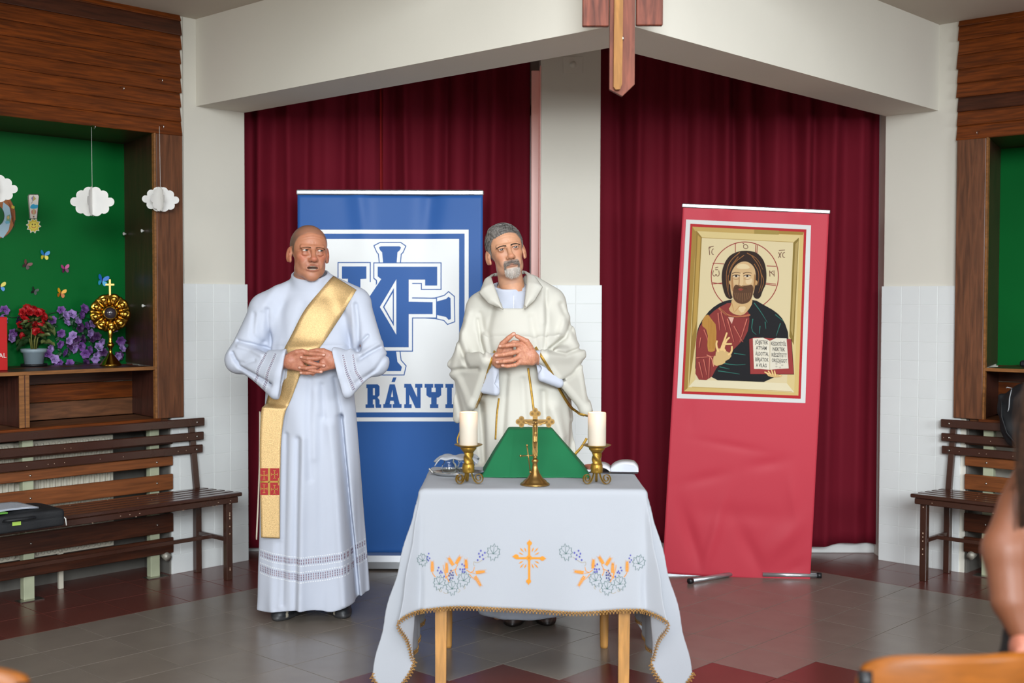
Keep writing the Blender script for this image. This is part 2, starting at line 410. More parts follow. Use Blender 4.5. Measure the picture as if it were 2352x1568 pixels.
# ================================================================== floor
fl = MB().box(-7.5, 11, -7.5, 11, -.12, -.006).build('floor', FGROUT); fl.rotation_euler = (0, 0, PHI); tag(fl, kind='structure')
TS, OX, OY = .30, 3.2374, 4.8305
def tile_mesh(name, w_, h_, t, m, gap=.003, ch=.0006):
    return MB().box(gap/2, w_-gap/2, gap/2, h_-gap/2, -t, 0, ch).mesh(name, m)
tg, tr_ = tile_mesh('tile', TS, TS, .006, TGREY), tile_mesh('tile', TS, TS, .006, TRED)
near = {0: MB(), 1: MB()}
for i in range(-22, 12):
    for j in range(-24, 4):
        a, b = OX+i*TS, OY+j*TS
        wx, wy, _ = WX(a+.15, b+.15)
        red = (b >= 5.12) or (a >= 5.93) or (i >= -1 and i+j <= -6)
        if a+TS > AW+.02: pass
        if b > BW+.6 or a > AW+.6: continue
        u = 1176+F_PX*wx/max(wy, .1)
        if wy > 4.35 and -150 < u < 2500 and wy < 7.4:
            o = bpy.data.objects.new('tile', tr_ if red else tg); link(o, fl); o.location = (a, b, 0)
        else:
            near[int(red)].box(a+.0015, a+TS-.0015, b+.0015, b+TS-.0015, -.006, 0)
near[0].build('far_tile', TGREY, fl, kind='stuff'); near[1].build('far_red_tile', TRED, fl, kind='stuff')
# ================================================================== walls, beam, ceiling (grid coordinates)
def gobj(name, mb, m, kind='structure'):
    o = mb.build(name, m); o.rotation_euler = (0, 0, PHI); return tag(o, kind=kind)
ZC, ZB = 2.965, 2.502
ceil_ = tag(MB().prism([(-8, 10.5), (-8, -1), (-1.9, -1), (-.40, 4.25), (1.15, 4.25), (2.9, -1), (9, -1), (9, 10.5)], ZC, ZC+.15).build('ceiling', CEIL), kind='structure')  # unseen front opening shaped as a wedge to shade the beam's far ends
bm_ = MB()
bm_.prism([(3.668, BW+.02), (3.668, 2.90), (3.73, 2.838), (AW+.02, 2.838), (AW+.02, 3.141), (3.975, 3.141), (3.975, BW+.02)], ZB, ZC+.02)
gobj('wall_beam', bm_, PLASTER)
wl = MB()
wl.box(3.585, 3.975, BW, 6.7, 0, ZC+.01)
wl.box(3.50, 3.59, BW, 6.05, 0, ZC+.01)
wl.box(-6, 3.55, BW+.02, 6.7, 2.36, ZC+.01)
wl.box(-6, 1.2, BW+.02, 6.7, 0, 2.37)
wl.box(1.1, 3.55, 6.30, 6.7, 0, 2.37)
wl.box(1.1, 3.59, 6.0, 6.35, 0, .84)
wall_left = gobj('wall_left', wl, PLASTER)
wr = MB()
wr.box(AW, 7.4, 2.722, 3.141, 0, ZC+.01)
wr.box(AW, AW+.3, 2.66, 2.73, 0, ZC+.01)
wr.box(AW+.02, 7.4, -6, 2.70, 2.36, ZC+.01)
wr.box(AW+.02, 7.4, -6, 1.4, 0, 2.37)
wr.box(7.03, 7.4, 1.3, 2.73, 0, 2.37)
wr.box(AW+.25, 7.1, 1.3, 2.73, 0, .84)
wall_right = gobj('wall_right', wr, PLASTER)
# window wall that cuts off the corner behind the curtains (camera-aligned)
wb = MB(); wb.box(-1.75, 2.45, 7.16, 7.4, 0, .22); wb.box(-1.75, 2.45, 7.16, 7.4, 2.55, ZC+.01)
wb.box(-1.75, -1.45, 7.16, 7.4, 0, ZC); wb.box(2.10, 2.45, 7.16, 7.4, 0, ZC); wb.box(2.112, 2.4, 6.90, 7.2, 0, ZC)
wback = tag(wb.build('wall_back', PLASTER), kind='structure')
tag(MB().box(-1.7, 2.4, 7.055, 7.2, 0.0, .062, .004).build('baseboard_back', mat('white_gloss_paint', 'DADCDA', .3)), kind='structure')
# windows behind the curtains: frame and pane
for n_, (x0, x1) in enumerate(((-1.45, .12), (.50, 2.10))):
    f = MB(); y0, y1 = 7.1, 7.16
    for xa, xb in ((x0, x0+.07), (x1-.07, x1), ((x0+x1)/2-.04, (x0+x1)/2+.04)): f.box(xa, xb, y0, y1, .11, 2.6, .004)
    f.box(x0, x1, y0, y1, .062, .13, .004); f.box(x0, x1, y0, y1, 2.53, 2.6, .004)
    wo = tag(f.build('window_%d' % (n_+1), mat('white_gloss_paint')), kind='structure')
    MB().box(x0+.05, x1-.05, 7.125, 7.135, .12, 2.56).build('pane', mat('sky_pane', 'C8D4E0', .2, emit='E8F0FF', estr=.8), wo)
# pillar between the curtains, tiled to 1.55
PX0, PX1, PY = .154, .482, 6.72
pil = tag(MB().box(PX0, PX1, PY, 7.2, 0, ZC+.01).build('wall_pillar', PLASTER), kind='structure')
tag(MB().box(.105, .150, 6.86, 6.91, .05, 2.75, .003).box(.150, .156, 6.72, 6.9, 0, 2.75).build('trim_1', mat('pink_lit_frame', 'E2B3AA', .4, emit='E08070', estr=.05)), kind='structure')  # pink light through the curtain, put into this frame's colour and glow
def plate_part(par):
    o = MB().box(-.055, .055, -.004, 0, -.045, .045, .002).lathe([(0, -.012), (.016, -.011), (.018, -.004)], n=16, M=Matrix.Rotation(pi/2, 4, 'X') @ Matrix.Scale(-1, 4, (0, 0, 1)), caps=False).build('cover_plate', PLASTER, par)
    o.location = (.33, PY, 2.755)
plate_part(pil)
for par, bx in ((wall_left, (3.50, 3.983, BW-.0105, BW+.002)), (wall_right, (AW-.0105, AW+.002, 2.687, 3.147)), (pil, (.144, .492, PY-.0105, PY+.002))):
    MB().box(bx[0], bx[1], bx[2], bx[3], 0, 1.549).build('grout_bed', mat('white_grout', 'E4E6E4', .8), par)
# white wall tiles: one object each
def wtile(par, loc, w_, h_, rz=0.):
    k = ('wt', round(w_, 3), round(h_, 3))
    if k not in MATS:
        MATS[k] = MB().box(.0009, w_-.0009, -.0125, -.009, .0009, h_-.0009, .0012).mesh('tile', TILEW)
    o = bpy.data.objects.new('tile', MATS[k]); link(o, par); o.location = loc; o.rotation_euler = (0, 0, rz); return o
PT = .1035
rows = [(0, .101)]+[(.101+PT*k, PT) for k in range(14)]
def tiled(par, cols, place):
    for z, h_ in rows:
        cc = cols if z > 0 else [cols[0]]+[cols[0]+.152*k for k in range(1, 4) if cols[0]+.152*k < cols[-1]-.03]+[cols[-1]]
        for c0, c1 in zip(cc[:-1], cc[1:]): place(par, c0, c1, z, h_)
tiled(wall_left, [3.50, 3.5485, 3.6535, 3.7605, 3.866, 3.985], lambda p, a, b, z, h_: wtile(p, (a, BW, z), b-a, h_))
def pr(p, a, b, z, h_): wtile(p, (AW, b, z), b-a, h_, -pi/2)
tiled(wall_right, [2.685, 2.719, 2.822, 2.925, 3.029, 3.149], pr)
tiled(pil, [.142, .2466, .3495, .494], lambda p, a, b, z, h_: wtile(p, (a, PY, z), b-a, h_))
# stained lap boards above the cabinets
def lap_board(par, side):
    zt = 2.33; k = 0
    while zt < ZC-.01:
        h_ = min(.0757, ZC-.004-zt); L_ = 4.4
        rnd = random.Random(50*side+k)
        m = [WB, WBD, WB][rnd.randrange(3)] if k > 1 else WB
        mb = MB(); j = rnd.uniform(-.004, .004)
        # lower edge stands proud of the board below
        A_, B_ = (3.562+j, -1.0) if side == 0 else (2.725+j, -1.4)
        prof = [(.004, zt+h_+.012), (.014, zt+h_+.010), (.030, zt+.002), (.028, zt-.002), (.010, zt-.002), (.004, zt+.01)]
        V = [((A_, BW-d, z) if side == 0 else (AW-d, A_, z)) for d, z in prof]+[((B_, BW-d, z) if side == 0 else (AW-d, B_, z)) for d, z in prof]
        n = len(prof); mb.add(V, [tuple(range(n)), tuple(range(n, 2*n))[::-1]]+[(i, (i+1) % n, n+(i+1) % n, n+i) for i in range(n)], smooth=False)
        mb.build('board', m if side == 0 else CROSSW[m.name], par); zt += .0757; k += 1
lap_board(wall_left, 0); lap_board(wall_right, 1)
# ================================================================== cabinets set into the two walls
def side_map(side):
    """(s, d, z): s = along the wall towards the corner from the cabinet post, d = out from the wall into the room"""
    if side == 0: return lambda s, d, z: (3.485+s, BW-d, z)
    return lambda s, d, z: (AW-d, 2.640+s, z)
def sbox(mb, T, s0, s1, d0, d1, z0, z1, ch=.002):
    p = T(s0, d0, z0); q = T(s1, d1, z1); return mb.box(p[0], q[0], p[1], q[1], p[2], q[2], ch)
def spoly(mb, T, pts, z0, z1):   # pts (s,d)
    return mb.prism([T(s, d, 0)[:2] for s, d in pts], z0, z1)
def groot(name, label, cat, a, b, group=None): return thing(name, label, cat, WX(a, b, 0), PHI, group)
def gpart(root, a, b):           # returns an object offset so that grid-coordinate meshes sit under a root at (a,b)
    def f(mb, name, m, parent=None, **k):
        if a > 5.5 and m.name in CROSSW: m = CROSSW[m.name]
        mb.v = [(x-a, y-b, z) for x, y, z in mb.v]; return mb.build(name, m, parent or root, **k)
    return f
WLS = mat('weathered_wood_shelf', '6E4428', .5, grain=.4, var=.15, vscale=3, stretch=(.8, 5, 5))
for side in (0, 1):
    T = side_map(side); ra, rb, _ = T(0, 0, 0)
    root = groot('display_cabinet', ['dark wood cabinet niche with green back holding the gold monstrance, left wall', 'dark wood cabinet niche with green back behind the black backpack, right wall'][side], 'cabinet', ra, rb)
    P = gpart(root, ra, rb)
    P(sbox(MB(), T, -.078, .078, .008, .034, .838, 2.328, .003), 'post', WV)
    P(sbox(MB(), T, -.088, -.078, .004, .030, .838, 2.33, .001), 'post_edge', WEDGE)
    bd = -.553                                              # back of the niche
    P(spoly(MB(), T, [(-.085, .02), (-.072, .02), (.085, bd), (.07, bd)], 1.112, 2.36), 'side_panel', WSIDE)
    P(spoly(MB(), T, [(-.085, .02), (-.072, .02), (-.02, -.30), (-.035, -.30)], .845, 1.10), 'side_panel', WSIDE)
    P(sbox(MB(), T, -2.0, .075, bd, bd-.01, 1.10, 2.37, 0), 'back_panel', GREENB)
    P(sbox(MB(), T, -2.0, -.078, .018, bd, 1.099, 1.112, .001), 'shelf', WSIDE)
    P(sbox(MB(), T, -2.0, -.082, .018, .026, 1.096, 1.114, .001), 'shelf_edge', WEDGE)
    P(sbox(MB(), T, -2.0, .06, .02, bd, 2.335, 2.36, .001), 'top_panel', WBD)
    P(sbox(MB(), T, -2.0, -.002, .006, -.34, .822, .840, .002), 'bottom_shelf', WLS); P(sbox(MB(), T, -2.0, -.06, .036, .004, .822, .840, .002), 'shelf_lip', WB)
    for k in range(3): P(sbox(MB(), T, -2.0, -.03, -.30, -.315, .842+k*.092, .842+k*.092+.088, .002), 'back_board', [WLS, WB, WBD][k])
    P(sbox(MB(), T, -.80, -.765, .02, -.30, .842, 1.098, .001), 'divider', WSIDE)
    P(sbox(MB(), T, -.815, -.79, .022, .014, .842, 1.098, .001), 'divider_edge', WEDGE)
    P(sbox(MB(), T, -.785, -.765, .022, .014, .842, 1.098, .001), 'divider_edge', WEDGE)
    # white plastic knobs on the niche side
    if side == 0:
        kn = MB()
        for s_, d_, z_ in ((-.032, -.16, 1.83), (.055, -.50, 1.83), (-.035, -.15, 1.43), (.05, -.48, 1.43)):
            q = T(s_-.012, d_, z_); kn = MB().lathe([(0, .012), (.008, .012), (.009, .006), (.004, .004), (.004, -.004)], q, 10, Matrix.Rotation(-pi/2, 4, 'Y'), caps=False)
            P(kn, 'knob', WHITEP)
# screw hooks on the lap boards
HOOKS = [(0, 212, 288, 'small metal screw hook holding the middle paper cloud'), (0, 369, 288, 'small metal screw hook above the paper cloud by the dark post'),
         (0, 278, 200, 'bare screw hook on the boards, lower left one of the empty pair'), (0, 366, 182, 'bare screw hook on the boards, nearest the wall corner'),
         (1, 2249, 302, 'bare screw hook on the lowest board of the right wall')]
for sd, u, v, lab in HOOKS:
    p = atB(u, v, BW-.034) if sd == 0 else atA(u, v, AW-.034)
    r = groot('screw_hook', lab, 'hook', p[0], p[1]); r.location.z = p[2]
    n_ = (0, -1) if sd == 0 else (-1, 0)
    path = [(-n_[0]*.02, -n_[1]*.02, 0), (n_[0]*.012, n_[1]*.012, 0)]+[(n_[0]*(.02+.010*math.sin(t)), n_[1]*(.02+.010*math.sin(t)), -.009+.009*math.cos(t)+0) for t in [k*.55 for k in range(0, 9)]]
    MB().tube(path, .0018, 6).build('hook', CHROME, r); r.name = 'screw_hook'
# ================================================================== radiators, their slatted guards, and the benches
PALEG = mat('pale_green_post', 'A9AE92', .6, var=.15, vscale=9)
RADW = mat('radiator_enamel', 'CFC9B8', .4)
def guard(side):
    T = side_map(side); ra, rb, _ = T(0, 0, 0)
    r = groot('radiator_guard', ['slatted orange wood guard over the radiator behind the left bench', 'slatted orange wood guard over the radiator behind the right bench'][side], 'guard', ra, rb)
    P = gpart(r, ra, rb)
    for z0, z1, m in ((.585, .636, ORNG), (.458, .540, ORNG), (.232, .330, WBD), (.120, .202, WBD), (.700, .750, WBD)):
        P(sbox(MB(), T, -1.7, .013, .012, .030, z0, z1, .003), 'slat', m)
    for s_ in (-.085, -.77):
        s2 = s_ if side == 0 else s_-.02
        o = P(sbox(MB(), T, s2-.027, s2+.027, -.03, .010, .004, .83, .002), 'post', PALEG)
        P(sbox(MB(), T, s2-.06, s2+.06, -.02, .045, .0, .005, .001), 'foot_plate', METAL)
        for z_ in (.61, .50, .28): 
            q = T(s2, .031, z_); P(MB().ball(q, .006, 8, 5), 'bolt', METAL)
    for z_ in (.61, .16): pass
guard(0); guard(1)
def radiator(side):
    T = side_map(side); ra, rb, _ = T(0, 0, 0)
    r = groot('radiator', ['cream ribbed radiator behind the slats of the left bench', 'cream ribbed radiator behind the slats of the right bench'][side], 'radiator', ra, rb)
    P = gpart(r, ra, rb); mb = MB(); s0 = -.26 if side == 0 else -.35
    sbox(mb, T, -1.7, s0, -.13, -.10, .18, .76, .003)
    P(mb, 'panel', RADW)
    mb = MB(); s_ = s0-.02
    while s_ > -1.65: sbox(mb, T, s_-.016, s_, -.10, -.088, .19, .75, .005); s_ -= .03
    P(mb, 'rib', RADW, kind='stuff')
    for s_ in (-.55, -1.2): P(sbox(MB(), T, s_-.012, s_+.012, -.12, -.10, 0, .2, .002), 'leg', RADW)
    q = T(-.02, -.06, .13)
    ax = (1, 0) if side == 0 else (0, 1); nn = (0, -1) if side == 0 else (-1, 0)
    mb = MB().tube([T(-.04, -.10, .30), T(-.04, -.10, .16), T(-.035, -.04, .13), T(-.03, .02, .11)], [.010, .010, .012, .012], 8)
    P(mb, 'pipe', RADW)
    P(MB().tube([T(-.03, .0, .115), T(-.03, .045, .10)], [.024, .020], 10), 'valve', mat('worn_valve', 'A8A498', .5, .4, var=.4, vscale=60))
radiator(0); radiator(1)
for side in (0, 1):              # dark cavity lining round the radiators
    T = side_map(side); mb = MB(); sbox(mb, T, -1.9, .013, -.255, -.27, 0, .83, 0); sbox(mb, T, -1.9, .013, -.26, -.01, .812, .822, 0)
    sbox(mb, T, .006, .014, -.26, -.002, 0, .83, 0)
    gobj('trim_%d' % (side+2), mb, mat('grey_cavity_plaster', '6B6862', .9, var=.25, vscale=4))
def bench(side):
    # s along the wall (0 = free end nearest the corner), d out from the wall
    if side == 0: T = lambda s, d, z: (3.690+s, BW-d, z)
    else: T = lambda s, d, z: (AW-d, 2.795+s, z)
    ra, rb, _ = T(-.9, .2, 0)
    r = groot('slatted_bench', ['brown painted slatted bench with the black laptop bag on its seat', 'brown painted slatted bench below the hanging backpack'][side], 'bench', ra, rb)
    P = gpart(r, ra, rb); Lg = 1.75
    for k in range(5):                                          # seat slats
        d0 = .085+k*.062; P(sbox(MB(), T, -Lg-.0, [-.04, -.03, -.02, -.01, 0][k], d0, d0+.048, .438, .458, .004), 'seat_slat', SLAT)
    P(sbox(MB(), T, -Lg+.02, -.02, .345, .372, .405, .436, .003), 'apron', SLAT)
    P(sbox(MB(), T, -.06, -.03, .07, .36, .41, .437, .003), 'cross_rail', SLAT)
    for z0, tl in ((.640, .028), (.710, .038), (.786, .046)):
        P(sbox(MB(), T, -Lg, -.022, tl+.005, tl+.024, z0, z0+.044, .004), 'back_slat', SLAT)
    for s_ in (-.07, -Lg+.12):
        mb = MB(); o0 = T(s_, .065, 0); o1 = T(s_, .065, .44); o2 = T(s_-.02*0-.012, .022, .82)
        up = (0, 1, 0) if side == 0 else (1, 0, 0)
        mb.bar(o0, o1, .035, .035, up, .003); P(mb, 'leg', SLAT)
        mb = MB().bar(T(s_, .062, .43), T(s_-.01, .02, .825), .034, .022, up, .003); P(mb, 'back_post', SLAT)
        P(MB().bar(T(s_+.01, .335, 0), T(s_+.01, .335, .41), .036, .036, up, .003), 'leg', SLAT)
        P(MB().bar(T(s_, .08, .215), T(s_, .335, .215), .018, .022, (0, 0, 1), .002), 'side_stretcher', SLAT)
        for z_ in (.662, .732, .808):
            P(MB().ball(T(s_, .062 if z_ < .7 else .068, z_), (.006, .006, .006), 8, 5), 'bolt', METAL)
    P(MB().bar(T(-.07, .21, .215), T(-Lg+.12, .21, .215), .018, .020, (0, 0, 1), .002), 'stretcher', SLAT)
    rd = random.Random(side); mb = MB()
    for _ in range(46):                                         # chipped paint
        z_ = rd.choice([.4585, .4055, .42, rd.uniform(.02, .4), .66, .73]); s_ = rd.uniform(-1.2, -.03); 
        if z_ in (.4585,): q = T(s_, rd.uniform(.09, .37), z_); mb.ball(q, (rd.uniform(.001, .004), rd.uniform(.001, .004), .0006), 6, 4)
        elif z_ in (.4055, .42): q = T(s_, .3725, z_); mb.ball(q, (.004, .004, .0015), 6, 4)
        elif z_ > .5: q = T(s_, .053 if z_ < .7 else .063, z_); mb.ball(q, (.002, .002, .002), 6, 4)
        else: q = T(-.06, .3535, z_); mb.ball(q, (.003, .003, rd.uniform(.002, .006)), 6, 4)
    P(mb, 'paint_chip', CHIP, kind='stuff')
    return r
bench(0); bench(1)
# ================================================================== curtains
def curtain_mat():
    m = mat('burgundy_curtain_cloth', '6E1324', .8, spec=.15, bump=.15, bscale=260, var=.06, vscale=3, sheen=.0, translucent=.06); return m
CUR = curtain_mat()
def curtain(name, lab, x0, x1, seed, zb, amp=.055, zt=2.93, Y=6.99, step=.085):
    rd = random.Random(seed); k = []; x = x0
    while x < x1+.1: k.append((x, rd.uniform(-1, 1), rd.uniform(.5, 1.1))); x += rd.uniform(step*.55, step*1.5)
    def pl(x, z):
        s = 0.
        for i, (xc, a_, w_) in enumerate(k):
            wd = .022*w_+.006; s += (1 if i % 2 else -1)*(.35+.65*abs(a_))*math.exp(-((x-xc-.012*a_*(2.9-z))/(wd*1.25))**2)
        return amp*s*(.55+.45*(z/2.9))+.010*math.sin(x*7+seed)*(1+.3*z)
    r = thing(name, lab, 'curtain', ((x0+x1)/2, Y, 0), 0, 'burgundy curtains over the corner windows')
    n = int((x1-x0)/.009); cx = (x0+x1)/2
    def fn(u, v):
        x = x0+(x1-x0)*u; z = zb+.012*math.sin(x*11+seed)+(zt-zb)*v
        return (x-cx, pl(x, z), z)
    MB().sheet(fn, n, 40).build('panel', CUR, r, recalc=False, solid=.0012)
    MB().tube([(x0-cx, .03, zt+.012), (x1-cx, .03, zt+.012)], .010, 8).build('rail', METAL, r)
    return r
curtain('curtain', 'burgundy curtain at the left, beside the tiled pier, ending at the narrow light gap', -1.56, -.730, 3, .045)
curtain('curtain', 'burgundy curtain behind the blue banner and the priest, left of the pillar', -.738, .100, 8, .045)
curtain('curtain', 'burgundy curtain behind the red icon banner, right of the pillar', .492, 2.108, 5, .060)
tag(MB().sheet(lambda u, v: (-.752+.022*u*(1-.6*v), 6.945+.02*u, 1.75+1.0*v), 2, 6).build('curtain_seam_glow', mat('seam_glow_red', 'C03030', .8, translucent=.7), solid=.001), 'bright red sliver standing in for daylight through the seam between two curtains', 'curtain')  # brighter red strip in front stands in for daylight through the curtain seam
# ================================================================== wooden wall cross hanging at the corner of the beam
wc = thing('wooden_cross', 'reddish wooden cross with a pale batten hanging before the beam corner', 'cross', (.404, 4.53, 2.2))
PLK = mat('reddish_worn_plank', '7E4634', .55, spec=.25, grain=.3, var=.15, vscale=5, stretch=(7, 7, .8))
PLKH = mat('reddish_worn_plank_h', '7A4232', .55, spec=.25, grain=.45, var=.3, vscale=9, stretch=(7, 7, .8))
PINE = mat('golden_pine_batten', 'A06F36', .55, spec=.25, grain=.25, var=.12, vscale=7, stretch=(7, 7, .8))
mb = MB().prism([(-.047, .04), (-.047, .9), (.045, .9), (.045, .058), (.000, .015)], -.012, .012, Matrix.Rotation(pi/2, 4, 'X')); mb.build('upright', PLK, wc)
MB().prism([(-.034, .045), (-.026, .035), (-.010, .036), (-.003, .055), (.003, .9), (-.030, .9)], .013, .035, Matrix.Rotation(pi/2, 4, 'X')).build('batten', PINE, wc)
MB().box(-.148, -.050, -.014, .012, .270, .62, .003).build('arm', PLKH, wc)
MB().box(.050, .148, -.014, .012, .274, .62, .003).build('arm', PLKH, wc)
MB().ball((.0, -.016, .225), (.006, .006, .009), 8, 6).build('nail', METAL, wc)
# ================================================================== people: shared builders
SKIN = mat('skin', attr=True, rough=.48, sss=.12, bump=.10, bscale=420, var=.04, vscale=30)
EYE = mat('eye_surface', attr=True, rough=.12, coat=.6)
HAIRG = mat('hair_strands', attr=True, rough=.6, spec=.15)
TEETH = mat('teeth', 'C9BDA8', .35)
def smooth(a, b, x): t = np.clip((x-a)/(b-a), 0, 1); return t*t*(3-2*t)
def mixc(c, c2, w): return c*(1-w[:, None])+np.asarray(c2)[None, :]*w[:, None]
def L4(s): return np.array(lin(s))
def head_sdf(P, o):
    X = P.copy(); X[:, 0] = np.abs(X[:, 0]); S = P[:, 0]
    jw = o.get('jaw', 1.); fw = o.get('face', 1.)
    d = d_ell(P, (0, .018, .030), (.0785, .097, .086))
    d = smin(d, d_ell(P, (0, -.026, .030), (.067, .060, .070)), .02)             # forehead
    d = smin(d, d_ell(P, (0, -.028, -.040), (.0600*fw, .060, .076)), .03)        # face mass
    d = smin(d, d_ell(X, (.037*jw, -.018, -.078), (.021, .040, .030)), .028)     # jaw
    d = smin(d, d_ell(P, (0, -.067, -.108), (.026*jw, .022, .022)), .034)        # chin
    d = smin(d, d_cap(P, (0, .026, -.075), (0, .045, -.235), o.get('nk', .060), o.get('nk', .060)+.006), .020)  # neck
    d = smin(d, d_ell(X, (.044*fw, -.060, -.022), (.014, .016, .012)), .026)     # cheekbone
    d = smin(d, d_ell(X, (.028, -.072, -.055), (.018, .014, .020)), .02)         # lower cheek
    d = smin(d, d_cap(X, (.009, -.0885, .0140), (.045, -.0760, .0165), .0090, .0072), .009)  # brow ridge
    d = smax(d, -d_ell(X, (.0320, -.108, -.001), (.0185, .022, .0105)), .010)     # socket
    d = smin(d, d_cap(P, (0, -.089, .012), (0, -.114, -.036), .0085, .0120), .010)   # nose bridge
    d = smin(d, d_ell(P, (0, -.1165, -.038), (.0135, .0115, .0105)), .008)
    d = smin(d, d_ell(X, (.0150, -.1010, -.041), (.0080, .0110, .0080)), .010)   # wings
    d = smax(d, -d_ell(X, (.0078, -.110, -.0500), (.0042, .0065, .0040)), .003)  # nostril
    lid = np.maximum(d_sph(X, (.0320, -.0780, .0015), .0150), -d_ell(X, (.0320, -.094, .0006), (.0140, .02, o.get('open', .0050))))
    d = smin(d, lid, .003)
    d = smin(d, d_cap(X, (.022, -.0925, .0098), (.043, -.0840, .0082), .0042, .0046), .005)       # hooded upper lid
    if o.get('bags'):
        d = smin(d, d_ell(X, (.0315, -.0850, -.0155), (.0135, .0062, .0075)), .007)
        d = d+.0012*2.0*np.exp(-((P[:, 2]+.0265-.9*np.abs(X[:, 0]-.0325)**1.0*.45)/.0020)**2)*smooth(.018, .024, X[:, 0])*smooth(.048, .042, X[:, 0])*(P[:, 1] < -.06)
    d = smax(d, -(d_cap(X, (.020, -.1020, -.034), (.036, -.0875, -.070), .0036, .0042)), .008)    # nasolabial fold
    op = bool(o.get('mouth')); la, lb_, zc_ = (.0270, .0108, -.0745) if op else (.0265, .0048, -.0735)
    xx = P[:, 0]; zz = P[:, 2]-zc_+.0012*np.exp(-(xx/.005)**2)*(P[:, 2] > zc_); rho = np.hypot(xx/la, zz/lb_)+1e-6
    gr = np.hypot(xx/la**2, zz/lb_**2)/rho+1e-6; e2 = (rho-1)/gr
    yc = -.0955+xx*xx*16+.004*np.abs(zz)/lb_
    lr = (.0044 if op else .0042)*(1-.55*np.clip((xx/la)**2, 0, 1))*np.where(zz < 0, 1.12, .95)
    d = smin(d, np.hypot(e2, P[:, 1]-yc)-lr, .006)
    if op: d = smax(d, -d_ell(P, (.0, -.099, zc_), (.0245, .024, .0072)), .004)
    else:
        d = smax(d, -d_ell(P, (0, -.107, zc_), (.029, .013, .0012)), .002)
        d = smax(d, -d_ell(P, (0, -.102, -.0905), (.016, .008, .0035)), .006)
    d = smax(d, -d_cap(P, (0, -.1035, -.052), (0, -.1020, -.062), .0016), .004)     # philtrum
    if o.get('wrinkle'):
        for z in (.050, .061, .073): d = d+.0010*np.exp(-((P[:, 2]-z-.004*np.cos(P[:, 0]*60))/.0016)**2)*smooth(-.04, -.06, P[:, 1])*smooth(.05, .035, np.abs(P[:, 0]))
        d = d+.0016*np.exp(-((np.abs(P[:, 0])-.0065)/.0013)**2)*(P[:, 1] < -.07)*smooth(.012, .02, P[:, 2])*(1-smooth(.034, .042, P[:, 2]))
        for dz in (-.004, .002, .008):     # crow's feet
            d = d+.0010*np.exp(-((P[:, 2]-dz-(X[:, 0]-.05)*dz*18)/.0012)**2)*smooth(.046, .050, X[:, 0])*smooth(.066, .060, X[:, 0])*(P[:, 1] < -.04)
    Re = rotm('Z', -28) @ rotm('X', 12)
    e = d_ell(X, (.0835, .016, -.014), (.0065, .0190, .0335), Re)
    e = smax(e, -d_ell(X, (.0925, .0085, -.011), (.0085, .0105, .0230), Re), .0025)
    e = smin(e, d_ell(X, (.0830, .0050, -.014), (.004, .004, .008), Re), .003)
    e = smin(e, d_ell(X, (.0785, .008, -.040), (.0050, .008, .009)), .009)
    return smin(d, e, .006)
